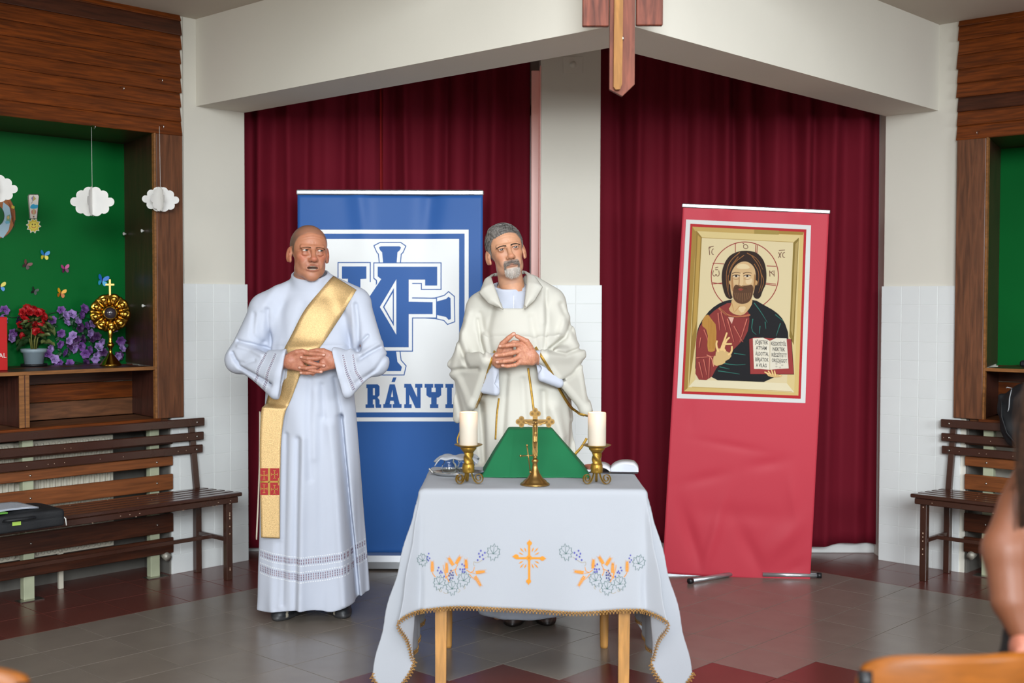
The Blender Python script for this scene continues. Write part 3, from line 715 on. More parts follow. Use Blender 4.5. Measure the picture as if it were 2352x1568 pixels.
def make_head(o):
    V, Fq = sdf_mesh(lambda P: head_sdf(P, o), (-.100, -.135, -.195), (.100, .125, .135), .0021)
    x, y, z = V.T; ax = np.abs(x); C = np.tile(L4(o['skin']), (len(V), 1))
    C = mixc(C, L4(o['red']), .55*np.exp(-((ax-.045)/.02)**2-((z+.03)/.025)**2)*(y < -.03))
    C = mixc(C, L4(o['red']), .65*np.exp(-(x/.016)**2-((z+.040)/.016)**2)*(y < -.09))
    C = mixc(C, L4(o['red']), .4*(ax > .078))
    C = mixc(C, L4('7A4632'), .35*np.exp(-((ax-.0315)/.019)**2-((z+.005)/.013)**2)*(y < -.05))
    nn = np.array([noise.noise(Vector((a*70, b*70, c*70))) for a, b, c in V[::1]])
    C = C*(1+.07*nn[:, None]); C[:, 3] = 1
    lip = L4(o['lip'])
    if o.get('mouth'):
        m = np.exp(-(np.maximum(ax-.025, 0)/.004)**2)*np.exp(-((np.abs(z+.0745)-.0105)/.0034)**2)*(y < -.078)
        C = mixc(C, lip, .75*np.clip(m, 0, 1))
        m = smooth(1.05, .80, np.sqrt((x/.0265)**2+((z+.0745)/.0068)**2))*(y < -.06)*smooth(-.1000, -.0955, y)
        C = mixc(C, L4('2A0E0C'), m)
    else:
        C = mixc(C, lip, .65*np.exp(-(np.maximum(ax-.022, 0)/.005)**2-((z+.0740)/.0080)**2)*(y < -.085))
    ls = d_ell(np.stack([ax, y, z], 1), (.0320, -.094, .0006), (.0140, .02, o.get('open', .0050)))
    C = mixc(C, L4('3A2018'), .75*np.exp(-(ls/.0012)**2)*(y < -.08)*(ax > .016)*(ax < .048)*np.where(z > 0, 1, .45)); C[:, 3] = 1
    # hair line
    n2 = np.array([noise.noise(Vector((a*30, b*30, c*30))) for a, b, c in V])
    zl = np.interp(y, [-.11, -.075, -.055, -.040, -.028, .02, .035, .12], [o['hl'], o['hl'], o['hl']-.022, .030, -.005, -.012, -.062, -.075])
    hm = smooth(-.010, .010, z-zl+n2*.010)
    hm *= 1-((ax > .0745) & (y < .04) & (np.abs(z+.014) < .036) & (np.abs(y-.012) < .03))
    C = mixc(C, L4(o['hair'])*(1), hm*o['hd'])
    if o.get('topbald'): C = mixc(C, L4(o['skin']), .55*hm*smooth(.045, .085, z)*smooth(.04, -.06, y))
    st = smooth(-.035, -.06, z)*(y > -.1)*smooth(.03, -.02, y)*(z > -.15)
    C = mixc(C, L4(o['stub']), st*o.get('sd', .25))
    if o.get('beard'):
        b = (smooth(.034, .027, ax)*smooth(-.083, -.089, z)*smooth(-.02, -.04, y)*(z > -.14))
        mu = smooth(.034, .028, ax)*smooth(-.050, -.054, z)*smooth(-.072, -.067, z)*(y < -.078)
        sd = np.exp(-((ax-.029)/.005)**2)*(z < -.055)*(z > -.1)*(y < -.06)
        C = mixc(C, L4('B8AFA6'), np.clip(b, 0, 1)*.85); C = mixc(C, L4('6A6058'), np.clip(mu, 0, 1)*.8); C = mixc(C, L4('8A8078'), np.clip(sd, 0, 1)*.7)
    return V, Fq, C
def eye_mesh(gaze, iris):
    mb_v, mb_f = [], []; n, m = 24, 24
    g = Vector(gaze).normalized(); q = Vector((0, 0, 1)).rotation_difference(g)
    mb = MB(); mb.ball((0, 0, 0), .0127, n, m); V = np.array(mb.v); C = np.tile(L4('C9BBB0'), (len(V), 1))
    ang = np.degrees(np.arccos(np.clip(V[:, 2]/.0127, -1, 1)))
    C[ang < 31] = L4(iris); C[ang < 13] = L4('080606'); C[(ang > 28) & (ang < 33)] = L4('2A2420')
    V = np.array([q @ Vector(p) for p in V]); Fq = [f if len(f) == 4 else (f[0], f[1], f[2], f[2]) for f in mb.f]
    me = bpy.data.meshes.new('eye'); me.from_pydata([tuple(p) for p in V], [], mb.f); me.polygons.foreach_set('use_smooth', [True]*len(mb.f))
    at = me.color_attributes.new('Col', 'FLOAT_COLOR', 'POINT'); at.data.foreach_set('color', C.astype(np.float32).ravel()); me.materials.append(EYE); return me
def finger(P, pts, rs): return d_chain(P, pts, rs, .0025)
def hq(cx, cy, y, k): 
    if k == 0: return ((cx/5.88+510-713)*.00192, y, -(cy/5.88+760-829)*.00192)
    return ((cx/2.614+980-1182)*.00188, y, -(cy/2.614+480-815)*.00188)
def hands_pair(P, kind):
    q = lambda cx, cy, y: hq(cx, cy, y, kind)
    R_ = (.0106, .0098, .0090, .0078)
    def palm(A, B, C, Dd, r, Wr, rw):
        d = smin(d_tri(P, A, B, C, r), d_tri(P, B, C, Dd, r), .006)
        d = smin(d, d_cap(P, tuple((np.array(A)+np.array(B))/2), Wr, rw+.001, rw), .016)
        return d
    if kind == 0:
        pl = palm(q(905, 350, .008), q(905, 465, .008), q(1065, 300, -.002), q(1060, 500, .0), .0165, (-.152, .055, -.020), .0245)
        pr = palm(q(1470, 345, .008), q(1480, 465, .008), q(1365, 300, -.002), q(1360, 500, .0), .0165, (.152, .055, -.020), .0245)
        fl_ = [([(1085, 292, -.006), (1200, 302, -.021), (1310, 312, -.026), (1385, 318, -.019)], 1), ([(1085, 375, -.008), (1190, 418, -.027), (1300, 450, -.028), (1385, 462, -.019)], 1.05), ([(1085, 470, -.004), (1190, 520, -.021), (1270, 540, -.022), (1345, 548, -.014)], .95), ([(1080, 520, .004), (1160, 560, -.006), (1230, 580, -.004)], .85)]
        fr_ = [([(1385, 335, -.008), (1290, 368, -.024), (1170, 366, -.029), (1085, 350, -.021)], 1.05), ([(1375, 430, -.006), (1270, 484, -.023), (1150, 500, -.026), (1058, 490, -.018)], 1), ([(1365, 510, .0), (1250, 556, -.016), (1150, 566, -.018), (1070, 563, -.011)], .88)]
        tl = [(940, 320, .004), (1010, 285, -.010), (1090, 270, -.012), (1150, 280, -.010)]; tr = [(1450, 310, .004), (1370, 268, -.004), (1280, 262, -.006), (1195, 272, -.004)]
    else:
        pl = palm(q(425, 880, .030), q(430, 935, .030), q(500, 820, .022), q(500, 930, .022), .0155, (-.118, .090, -.036), .0225)
        pr = palm(q(628, 850, .012), q(632, 915, .012), q(560, 820, -.004), q(560, 915, -.002), .0165, (.118, .075, -.030), .0230)
        fl_ = [([(480, 830, .020), (520, 800, .012), (560, 800, .006)], .9)]
        fr_ = [([(570, 815, -.008), (525, 812, -.028), (480, 818, -.026), (440, 822, -.018)], 1), ([(562, 850, -.008), (510, 862, -.030), (460, 872, -.028), (418, 878, -.020)], 1.05), ([(562, 885, -.008), (515, 905, -.028), (465, 912, -.026), (424, 917, -.018)], 1), ([(568, 915, -.006), (530, 935, -.022), (485, 942, -.020), (455, 938, -.014)], .88)]
        tl = [(440, 850, .022), (455, 810, .008), (490, 775, -.002), (523, 748, -.006)]; tr = [(620, 830, .004), (600, 795, -.006), (570, 778, -.010), (540, 762, -.010)]
    a = pl; b = pr
    for pts, sc in fl_: a = smin(a, finger(P, [q(*p) for p in pts], [r*sc for r in R_]), .003)
    for pts, sc in fr_: b = smin(b, finger(P, [q(*p) for p in pts], [r*sc for r in R_]), .003)
    a = smin(a, finger(P, [q(*p) for p in tl], [.0150, .0125, .0105, .0085]), .006); b = smin(b, finger(P, [q(*p) for p in tr], [.0150, .0125, .0105, .0085]), .006)
    d = np.minimum(a, b)
    # knuckle creases
    n = np.sin(P[:, 0]*900)*.00012*(P[:, 1] < -.02)
    return d+n
def make_hands(kind, col, red, Mt=None):
    V, Fq = sdf_mesh(lambda P: hands_pair(P, kind), (-.185, -.055, -.075), (.185, .115, .095), .0015)
    C = np.tile(L4(col), (len(V), 1))
    nn = np.array([noise.noise(Vector((a*60, b*60, c*60))) for a, b, c in V]); C *= (1+.10*nn[:, None])
    nn = np.array([noise.noise(Vector((a*160, b*160, c*160))) for a, b, c in V]); C = mixc(C, L4(red), np.clip(.3+nn*.6, 0, .6)); C[:, 3] = 1
    tips = [(1385, 316, -.025), (1385, 460, -.025), (1345, 547, -.020), (1085, 349, -.027), (1060, 489, -.024), (1072, 562, -.017)] if kind == 0 else [(440, 821, -.025), (419, 877, -.027), (425, 916, -.025), (457, 937, -.020), (523, 750, -.014)]
    for tpt in tips:
        c = np.array(hq(*tpt, kind)); C = mixc(C, L4('DDAE9C'), .8*smooth(.0062, .0048, np.linalg.norm((V-c)*np.array([.75, .9, 1.1]), axis=1)))
    C[:, 3] = 1
    return V, Fq, C
def lower_body(o):
    """coarse hidden trunk, arms and legs that carry the figure"""
    def fn(P):
        X = P.copy(); X[:, 0] = np.abs(X[:, 0])
        d = d_ell(P, (0, .0, 1.22), (.135, .09, .26)); d = smin(d, d_ell(P, (0, 0, .95), (.14, .10, .13)), .05)
        d = smin(d, d_cap(P, (o['neck'][0]*.5, .01, 1.44), o['neck'], .05, .055), .04)
        d = smin(d, d_cap(X, (.08, 0, 1.44), (.15, .0, 1.43), .05, .045), .03)
        for e, w_ in ((o['eL'], o['wL']), (o['eR'], o['wR'])):
            s = (math.copysign(.155, e[0]), .0, 1.42)
            d = smin(d, d_cap(P, s, e, .034, .030), .02); d = smin(d, d_cap(P, e, w_, .030, .023), .01)
        for f in (o['fL'], o['fR']):
            hx = math.copysign(.075, f[0]); d = smin(d, d_chain(P, [(hx, 0, .92), (f[0]*.9, -.01, .5), (f[0], .03, .10)], [.075, .05, .036]), .02)
            d = smin(d, d_cap(P, (f[0], .04, .055), (f[0], f[1]+.05, .04), .028), .01)
        return d
    V, Fq = sdf_mesh(fn, (-.42, -.34, .01), (.42, .2, 1.62), .012)
    return V, Fq, np.tile(L4(o['skin']), (len(V), 1))
def head_xf(V, M): return np.array(V) @ np.array(M.to_3x3()).T+np.array(M.translation)
def shoe_mesh(name, parent, toe, ang, cols, L_=.27):
    R = rotm('Z', ang)
    def fn(P):
        q = (P-np.array([toe[0], toe[1], 0])) @ R
        d = d_ell(q, (0, .055, .022), (.046, .060, .040)); d = smin(d, d_ell(q, (0, .13, .045), (.040, .10, .055)), .03); d = smin(d, d_ell(q, (0, .22, .035), (.034, .045, .045)), .03)
        sole = smax(d_ell(q, (0, .13, .012), (.050, .140, .030)), np.abs(q[:, 2]-.011)-.011, .004)
        return np.maximum(smin(d, sole, .003), -q[:, 2]+.0005)
    V, Fq = sdf_mesh(fn, (toe[0]-.30, toe[1]-.05, -.02), (toe[0]+.30, toe[1]+.30, .12), .005)
    q = (V-np.array([toe[0], toe[1], 0])) @ R; C = np.tile(L4(cols[0]), (len(V), 1))
    C[q[:, 2] < .020] = L4(cols[1])
    st = (np.abs(q[:, 0]*cols[3]+q[:, 1]*.5-.055) < .006) & (q[:, 2] > .015) if cols[2] else None
    if st is not None: C[st & (q[:, 0]*cols[3] > .012)] = L4(cols[2])
    return npmesh(name, V, Fq, mat('shoe_leather', attr=True, rough=.45, bump=.1, bscale=200), parent, C)
def ribbon(bvh, pts, name, m, parent, off=.005, sub=14, nw=8, width=None, drop=None, kind=None, thick=.002):
    """pts: list of (left xz, right xz); ribbon laid on the front (-y side) of a garment"""
    n = len(pts); rowsL = []
    for i in range((n-1)*sub+1):
        t = i/sub; k = min(int(t), n-2); f = t-k
        p0, p1, p2, p3 = pts[max(k-1, 0)], pts[k], pts[k+1], pts[min(k+2, n-1)]
        def cr(a, b, c, d): return .5*((2*b)+(-a+c)*f+(2*a-5*b+4*c-d)*f*f+(-a+3*b-3*c+d)*f**3)
        l = [cr(p0[0][j], p1[0][j], p2[0][j], p3[0][j]) for j in (0, 1)]; r = [cr(p0[1][j], p1[1][j], p2[1][j], p3[1][j]) for j in (0, 1)]
        rowsL.append((l, r))
    V = []; last = None
    Y = np.full((len(rowsL), nw+1), np.nan)
    for i, (l, r) in enumerate(rowsL):
        for j in range(nw+1):
            x = l[0]+(r[0]-l[0])*j/nw; z = l[1]+(r[1]-l[1])*j/nw
            h = bvh.ray_cast(Vector((x, -3, z)), Vector((0, 1, 0)), 6)
            if h[0] is not None: Y[i, j] = h[0].y
            V.append([x, 0, z])
    if drop is not None: Y = np.minimum(Y, drop(np.array(V)[:, 2].reshape(Y.shape)))
    mn = np.nanmean(Y)
    for i in range(Y.shape[0]):
        row = Y[i]
        if np.isnan(row).all(): Y[i] = Y[i-1] if i else mn
        else: Y[i] = np.where(np.isnan(row), np.nanmax(row), row)
    for _ in range(3):
        Z = Y.copy(); Z[1:-1] = np.minimum(Y[1:-1], (Y[:-2]+Y[1:-1]+Y[2:])/3); Z[:, 1:-1] = np.minimum(Z[:, 1:-1], (Z[:, :-2]+Z[:, 1:-1]+Z[:, 2:])/3); Y = Z
    V = np.array(V); V[:, 1] = (Y-off).ravel()
    Fq = [(i*(nw+1)+j, i*(nw+1)+j+1, (i+1)*(nw+1)+j+1, (i+1)*(nw+1)+j) for i in range(len(rowsL)-1) for j in range(nw)]
    o = npmesh(name, V, Fq, m, parent); md = o.modifiers.new('t', 'SOLIDIFY'); md.thickness = thick; md.offset = 0
    return o, (V, Fq)
def caster(bvh, root, off=.004):
    def f(x, z, h=0.):
        r = bvh.ray_cast(Vector((x, -3, z)), Vector((0, 1, 0)), 6)
        y = r[0].y if r[0] is not None else 9.
        f.last = y; return (x, y-off-h, z)
    f.last = -.1; return f
ALB = mat('white_alb_cloth', 'BEC4D2', .8, bump=.10, bscale=700, var=.015, vscale=3)
CHAS = mat('cream_chasuble_cloth', 'C9C7BD', .8, bump=.10, bscale=600, var=.015, vscale=3)
def gold_mat():
    m = mat('gold_lame_cloth', 'D8B680', .42, .55, bump=.35, bscale=600, var=.28, vscale=320); return m
GOLDC = gold_mat()
GTRIM = mat('gold_braid', 'BC9440', .4, .6, bump=.4, bscale=500, var=.25, vscale=90)
# ================================================================== the deacon
DR = np.array([-.93, 5.62, 0.])
def D(u, v, Y=5.48): return atY(u, v, Y)-DR
def dxz(u, v, Y=5.48): p = D(u, v, Y); return (p[0], p[2])
dea = thing('person', 'man with shaved grey hair in a long white alb with a diagonal gold stole', 'person', tuple(DR))
hpos = D(706.5, 577, 5.53); hpos[1] = -.050
HM = Matrix.Translation(hpos) @ Matrix.Rotation(math.radians(20), 4, 'Z') @ Matrix.Rotation(math.radians(1), 4, 'Y') @ Matrix.Rotation(math.radians(-1), 4, 'X') @ Matrix.Scale(1.055, 4)
opt = dict(lash=1, skin='B97C5E', red='B4604A', lip='A05A4C', hair='5E5149', stub='94705E', hl=.082, hd=.80, sd=.22, mouth=True, bags=True, wrinkle=True, topbald=True, jaw=1.05, face=1.05, open=.0040, nk=.0575, skinb='')
hv, hf, hc = make_head(opt)
hd_v = head_xf(hv, HM)
hc_ = D(713, 829, 5.38)
av, af, acol = make_hands(0, 'B67A5E', 'A86250'); av = av+hc_
lb = lower_body(dict(neck=tuple(hpos+np.array([.0, .05, -.18])), eL=tuple(D(552, 828, 5.56)), wL=tuple(hc_+np.array([-.145, .055, -.020])), eR=tuple(D(868, 830, 5.56)), wR=tuple(hc_+np.array([.145, .055, -.020])), fL=(-.12, -.10), fR=(.13, -.05), skin='BE8265'))
V, Fq, Cc = join_np([(hd_v, hf, hc), (av, af, acol), lb]); npmesh('body', V, Fq, SKIN, dea, Cc)
def add_eyes(parent, M, gaze, iris):
    me = eye_mesh(gaze, iris)
    for sg in (-1, 1):
        e = link(bpy.data.objects.new('eye', me), parent); e.matrix_local = M @ Matrix.Translation((sg*.0320, -.0785, .0012))
add_eyes(dea, HM, (.50, -1, .05), '3A4442')
mb = MB()
for i in range(9): mb.box(-.0165+i*.0037, -.0130+i*.0037, -.0885+.18*(i-4)**2*.001, -.082, -.0825, -.0785, .0010)
for i in range(9): mb.box(-.0165+i*.0037, -.0130+i*.0037, -.0900+.18*(i-4)**2*.001, -.082, -.0695, -.0660, .0010)
t = mb.build('teeth', TEETH, dea); t.matrix_local = HM
def brows(parent, M, col, thick, z0=.0205, n=90, seed=3, arch=.004, low=0.):
    rd = random.Random(seed); c = tuple(L4(col)); B = bvh_of(hv, hf)
    for sg in (-1, 1):
        mb = MB()
        for _ in range(n):
            t = rd.random(); x = .009+.040*t; z = z0+arch*math.sin(t*2.6)-.004*t+rd.uniform(-1, 1)*thick*(1-.5*t)
            h = B.ray_cast(Vector((sg*x, -1, z)), Vector((0, 1, 0)), 2)
            if h[0] is None: continue
            p = h[0]; l = rd.uniform(.006, .010); dx = sg*l*(.9); dz = l*(.35-.7*t)
            mb.tube([(p.x, p.y-.0003, p.z), (p.x+dx*.5, p.y-.0016, p.z+dz*.5), (p.x+dx, p.y+.0006+.004*t, p.z+dz)], [.0005, .0004, .00015], 3, cap=False, col=c)
        o = mb.build('eyebrow', HAIRG, parent); o.matrix_local = M
brows(dea, HM, '6A4A36', .0018, n=150, z0=.0108, arch=.0035)
# alb
def dea_alb(P, noarm=False):
    x, y, z = P.T; front = smooth(.03, -.03, y)
    t = np.clip((1.18-z)/1.14, 0, 1)
    cx = -.002+.006*t; cy = -.012+.01*t
    rx = .188+.067*t**.8; ry = .150+.035*t
    th = np.arctan2((y-cy)/ry, (x-cx)/rx)
    f = .010*t*np.sin(th*7+1.2)+.007*t*np.sin(th*11+.3)+.004*np.sin(th*5+z*3)
    k = np.hypot((x-cx)/(rx+f), (y-cy)/(ry+f)); sk = (k-1)*np.minimum(rx, ry)
    sk = np.maximum(sk, z-1.25)
    hem = .052+.10*smooth(.10, .27, x)*.55+.012*np.sin(th*3)
    d = smin(sk, d_ell(P, (0, -.015, 1.16), (.190, .150, .20)), .05)
    d = smin(d, d_ell(P, (0, -.004, 1.34), (.185, .128, .19)), .05)
    SL, SR = D(603, 700, 5.6), D(822, 685, 5.6)
    d = smin(d, d_cap(P, (-.03, .015, 1.520), SL+v3(.01, 0, -.012), .062, .066), .03)
    d = smin(d, d_cap(P, (.06, .015, 1.528), SR+v3(-.015, 0, -.012), .062, .066), .03)
    d = smin(d, d_cap(P, (hpos[0], .0, 1.49), (hpos[0]-.002, -.014, 1.585), .092, .0845), .018)
    # arms
    EL, ER = D(549, 826, 5.56), D(863, 832, 5.56)
    d2 = d_cap(P, SL+v3(.012, .0, -.04), EL, .078, .058)
    WLt, WLb = D(656, 818, 5.40), D(634, 900, 5.40)
    fa = d_tri(P, EL+v3(.005, 0, .01), WLt, WLb, .034); fa = smin(fa, d_cap(P, EL, (WLt+WLb)/2, .054, .036), .03)
    inn = d_tri(P, WLt+v3(.09, -.004, .0), WLb+v3(.09, -.004, -.0), (WLt+WLb)/2+v3(-.030, .016, -.005), .0255)
    fa = smax(fa, -inn, .004)
    cutL = (x-np.interp(z, [1.0, 1.24], [D(640, 920, 5.42)[0], D(660, 805, 5.42)[0]])); fa = smax(fa, np.where(y < 0.06, cutL, -1), .003)
    d2 = smin(d2, fa, .035); d2 = smin(d2, d_tri(P, SL+v3(.02, .02, -.08), EL+v3(.05, .03, .02), v3(-.17, .0, 1.22), .030), .03)
    d3 = d_cap(P, SR+v3(-.015, .0, -.04), ER, .076, .056)
    WRt, WRb = D(764, 815, 5.40), D(797, 897, 5.40)
    fb = d_tri(P, ER+v3(-.005, 0, .01), WRt, WRb, .034); fb = smin(fb, d_cap(P, ER, (WRt+WRb)/2, .052, .036), .03)
    inn = d_tri(P, WRt+v3(-.09, -.004, .0), WRb+v3(-.09, -.004, -.0), (WRt+WRb)/2+v3(.030, .016, -.005), .0255)
    fb = smax(fb, -inn, .004)
    cutR = (np.interp(z, [1.0, 1.24], [D(796, 918, 5.42)[0], D(766, 805, 5.42)[0]])-x); fb = smax(fb, np.where(y < 0.06, cutR, -1), .003)
    d3 = smin(d3, fb, .035); d3 = smin(d3, d_tri(P, SR+v3(-.02, .02, -.08), ER+v3(-.05, .03, .02), v3(.17, .0, 1.22), .030), .03)
    if noarm: return smin(smin(d, d_cap(P, SL+v3(.012, .0, -.04), EL, .078, .058), .03), d_cap(P, SR+v3(-.015, .0, -.04), ER, .076, .056), .03)
    d = smin(d, d2, .030); d = smin(d, d3, .030)
    # folds
    def F(pts, w_, a_, Y=5.45): return 1.35*a_*np.exp(-(fold2(x, z, [dxz(*p, Y) for p in pts])/w_)**2)*front
    d = d+F([(684, 1010), (680, 1200), (678, 1400)], .016, .012)-F([(697, 1010), (694, 1200), (692, 1400)], .020, .008)
    d = d+F([(776, 960), (789, 1102), (803, 1270), (813, 1390)], .011, .022)-F([(758, 980), (770, 1102), (782, 1270), (790, 1390)], .022, .010)
    d = d+F([(818, 960), (824, 1150), (832, 1390)], .010, .010)+F([(735, 960), (738, 1200), (742, 1400)], .02, .005)
    d = d+F([(640, 1250), (632, 1400)], .018, .006)
    d = d+F([(606, 712), (604, 750), (609, 802)], .011, .010)+F([(594, 720), (588, 760), (600, 800)], .012, .005)
    d = d+F([(812, 700), (818, 745), (819, 800)], .011, .010)-F([(806, 690), (806, 745), (805, 800)], .012, .005)
    d = d+F([(840, 772), (822, 790), (819, 806)], .008, .010)+F([(866, 800), (845, 812), (825, 826)], .008, .008)+F([(880, 820), (860, 850), (820, 878)], .009, .007)
    d = d-F([(868, 790), (850, 800), (830, 812)], .010, .006)+F([(770, 690), (790, 730), (795, 800)], .015, .004)
    d = d+F([(538, 784), (575, 792), (608, 806)], .008, .010)-F([(540, 796), (575, 804), (600, 815)], .010, .006)+F([(526, 812), (545, 842), (600, 868), (628, 880)], .009, .012)
    d = d+F([(575, 722), (572, 770), (590, 788)], .011, .006)+F([(534, 830), (560, 835), (585, 828)], .008, .005)
    d = d+F([(690, 700), (670, 780)], .02, .004)+F([(640, 700), (632, 760), (628, 800)], .02, .003)
    d = d+F([(738, 885), (742, 960)], .012, .006)+F([(765, 870), (778, 960)], .010, .008)
    d = d+front*(.0022*np.sin(x*38+np.sin(z*7)*2+z*3)*np.sin(z*5+x*9)+.0035*t*np.sin(x*52+1.3*np.sin(z*3)))
    d = d+F([(650, 655), (640, 720), (648, 800)], .022, .004)-F([(620, 660), (600, 700)], .02, .005)+F([(712, 870), (708, 960), (712, 1100)], .016, .006)-F([(725, 900), (722, 1050)], .02, .005)+F([(655, 1000), (652, 1200), (648, 1390)], .012, .007)
    d = smax(d, hem-z, .006)
    neckcut = smax(d_cap(P, (hpos[0], .002, 1.48), (hpos[0]-.002, -.018, 1.68), .0755, .0755), -(z-1.50), .002)
    d = smax(d, -neckcut, .004)
    top = (z-1.5885)+.50*(y*-1-.02)-(x-hpos[0])*(-.05); d = np.where((z > 1.50) & (np.abs(x-hpos[0]) < .10), smax(d, (z-1.590)+(-y)*.40, .004), d)
    return d
av_, af_ = sdf_mesh(dea_alb, (-.46, -.31, .03), (.44, .24, 1.66), .0046)
npmesh('alb', av_, af_, ALB, dea)
dbvh = bvh_of(av_, af_)
stole = [((755, 632), (813, 665)), ((733, 662), (800, 690)), ((698, 710), (772, 736)), ((672, 760), (746, 780)), ((652, 804), (730, 806)), ((650, 830), (715, 832)), ((640, 852), (694, 856)), ((622, 884), (684, 880)), ((608, 915), (671, 912)), ((601, 950), (655, 950)), ((598, 1010), (647, 1010)), ((598, 1080), (645, 1080)), ((599, 1150), (644, 1150)), ((601, 1233), (644, 1235))]
ST = [(dxz(*l, 5.46), dxz(*r, 5.46)) for l, r in stole]
tv_, tf_ = sdf_mesh(lambda P: dea_alb(P, True), (-.46, -.31, .03), (.44, .24, 1.66), .010)
so, (sv, sf) = ribbon(bvh_of(tv_, tf_), ST, 'stole', GOLDC, dea, off=.007, drop=lambda z: np.where(z < .98, -.165, 9.), thick=.0015)
sb = bvh_of(sv, sf); cs = caster(sb, DR, .0022)
pr_ = Print()
def rc(x0, y0, x1, y1, c, l): pr_.poly([(x0, y0), (x1, y0), (x1, y1), (x0, y1)], c, l)
rc(599.5, 1074, 643, 1135, 'A01418', 0); 
for (a, b, c_, d_) in ((617, 1074, 622, 1135), (600, 1103, 641, 1107)): rc(a, b, c_, d_, 'B08838', 1)
rc(598, 1099, 600, 1111, 'B08838', 1); rc(640, 1096, 642, 1113, 'B08838', 1)
for cx_, cy_ in ((608, 1090), (632, 1088), (608, 1121), (632, 1122)):
    rc(cx_-7, cy_-.9, cx_+7, cy_+.9, 'B07830', 1); rc(cx_-.9, cy_-9, cx_+.9, cy_+9, 'B07830', 1)
    for q in (-7, 7): rc(cx_+q-.8, cy_-3, cx_+q+.8, cy_+3, 'B07830', 1)
    for q in (-9, 9): rc(cx_-3, cy_+q-.8, cx_+3, cy_+q+.8, 'B07830', 1)
PRN = mat('printed_ink', attr=True, rough=.55)
pr_.build('embroidered_patch', mat('embroidery_thread', attr=True, rough=.6, bump=.3, bscale=500), dea, lambda u, v, h: cs(*dxz(u, v, 5.46), h), 12)
# rear end of the stole, seen edge on with its pale lining
mb = MB(); q0 = [D(592, 945, 5.60), D(591, 1070, 5.60), D(588, 1150, 5.60), D(584, 1236, 5.60)]
mb.sheet(lambda u, v: tuple(np.array([np.interp(v, [0, .4, .7, 1], [q[i] for q in q0]) for i in range(3)])+np.array([.005+.012*u, -.05*u+.02, 0])), 3, 14)
mb.build('stole_back_end', mat('cream_lining', 'D8CFBB', .7), dea, solid=.006)
# drawn-thread lace bands
lace = Print(); LC, LW, LP_ = '85788A', 'DDE0E6', '9A8490'
def band(ptsT, ptsB, rows_, n, rd):
    for i in range(n):
        u0, u1 = (i+.18)/n, (i+.82)/n
        def P_(u, w_):
            k = u*(len(ptsT)-1); j = min(int(k), len(ptsT)-2); f = k-j
            a = [ptsT[j][q]*(1-f)+ptsT[j+1][q]*f for q in (0, 1)]; b = [ptsB[j][q]*(1-f)+ptsB[j+1][q]*f for q in (0, 1)]
            return (a[0]*(1-w_)+b[0]*w_, a[1]*(1-w_)+b[1]*w_)
        for r_ in range(rows_):
            w0, w1 = .20+.60*(r_+.12)/rows_, .20+.60*(r_+.88)/rows_
            lace.poly([P_(u0+.2/n, w0), P_(u1, w0), P_(u1, w1), P_(u0+.2/n, w1)], rd.choice([LC, LP_, LC]), 1)
        for w0, w1 in ((.0, .10), (.90, 1.0)): lace.poly([P_(u0, w0), P_(u1, w0), P_(u1, w1), P_(u0, w1)], LW, 1)
rdl = random.Random(4)
band([(589, 1268), (640, 1276), (680, 1279), (740, 1276), (802, 1266)], [(588, 1290), (640, 1299), (680, 1300), (740, 1299), (803, 1288)], 2, 46, rdl)
band([(588, 1299), (640, 1309), (680, 1312), (740, 1309), (804, 1297)], [(587, 1325), (640, 1334), (680, 1338), (740, 1336), (805, 1322)], 3, 46, rdl)
band([(806, 1260), (826, 1255), (845, 1248)], [(806, 1278), (826, 1274), (845, 1266)], 2, 9, rdl)
band([(806, 1290), (826, 1284), (845, 1278)], [(806, 1314), (826, 1308), (845, 1298)], 3, 9, rdl)
cl_ = caster(dbvh, DR, .0012); lace.build('hem_lace', mat('lace_thread', attr=True, rough=.8), dea, lambda u, v, h: cl_(*dxz(u, v, 5.44), h), 30, kind='stuff')
lace = Print()
band([(606, 808), (590, 840), (576, 880)], [(616, 812), (598, 848), (588, 892)], 1, 20, rdl)
band([(632, 808), (614, 850), (598, 895)], [(641, 812), (624, 856), (612, 908)], 1, 22, rdl)
band([(812, 812), (822, 850), (842, 885)], [(806, 814), (815, 858), (832, 892)], 1, 18, rdl)
band([(792, 812), (804, 852), (820, 890)], [(786, 813), (796, 858), (810, 898)], 1, 18, rdl)
lace.build('sleeve_lace', mat('lace_thread'), dea, lambda u, v, h: cl_(*dxz(u, v, 5.42), h), 30, kind='stuff')
shoe_mesh('shoe', dea, (atZ(634, 1427)[0]-DR[0], atZ(634, 1427)[1]-DR[1]), -18, ('25272C', '3A3A3C', 'A8A090', 1))
shoe_mesh('shoe', dea, (atZ(790, 1421)[0]-DR[0], atZ(790, 1421)[1]-DR[1]), 18, ('25272C', '3A3A3C', 'A8A090', -1))
# ================================================================== the priest
PR = np.array([.03, 5.53, 0.])
def Q(u, v, Y=5.45): return atY(u, v, Y)-PR
def qxz(u, v, Y=5.40): p = Q(u, v, Y); return (p[0], p[2])
pri = thing('person', 'man with grey hair and goatee in a cream chasuble behind the table', 'person', tuple(PR))
hp = Q(1162, 576, 5.46); hp[1] = -.055
PM = Matrix.Translation(hp) @ Matrix.Rotation(math.radians(9), 4, 'Z') @ Matrix.Rotation(math.radians(-11), 4, 'Y') @ Matrix.Rotation(math.radians(-5), 4, 'X')
popt = dict(skin='CC9776', red='BC7658', lip='9A6050', hair='6E6A66', stub='A08070', hl=.075, hd=.9, sd=.25, wrinkle=True, beard=True, jaw=.92, face=.97, open=.0040, nk=.054)
hv, hf, hc = make_head(popt)
ph = Q(1182, 815, 5.25)
av, af, acol = make_hands(1, 'C88E70', 'B06A54'); av = av+ph
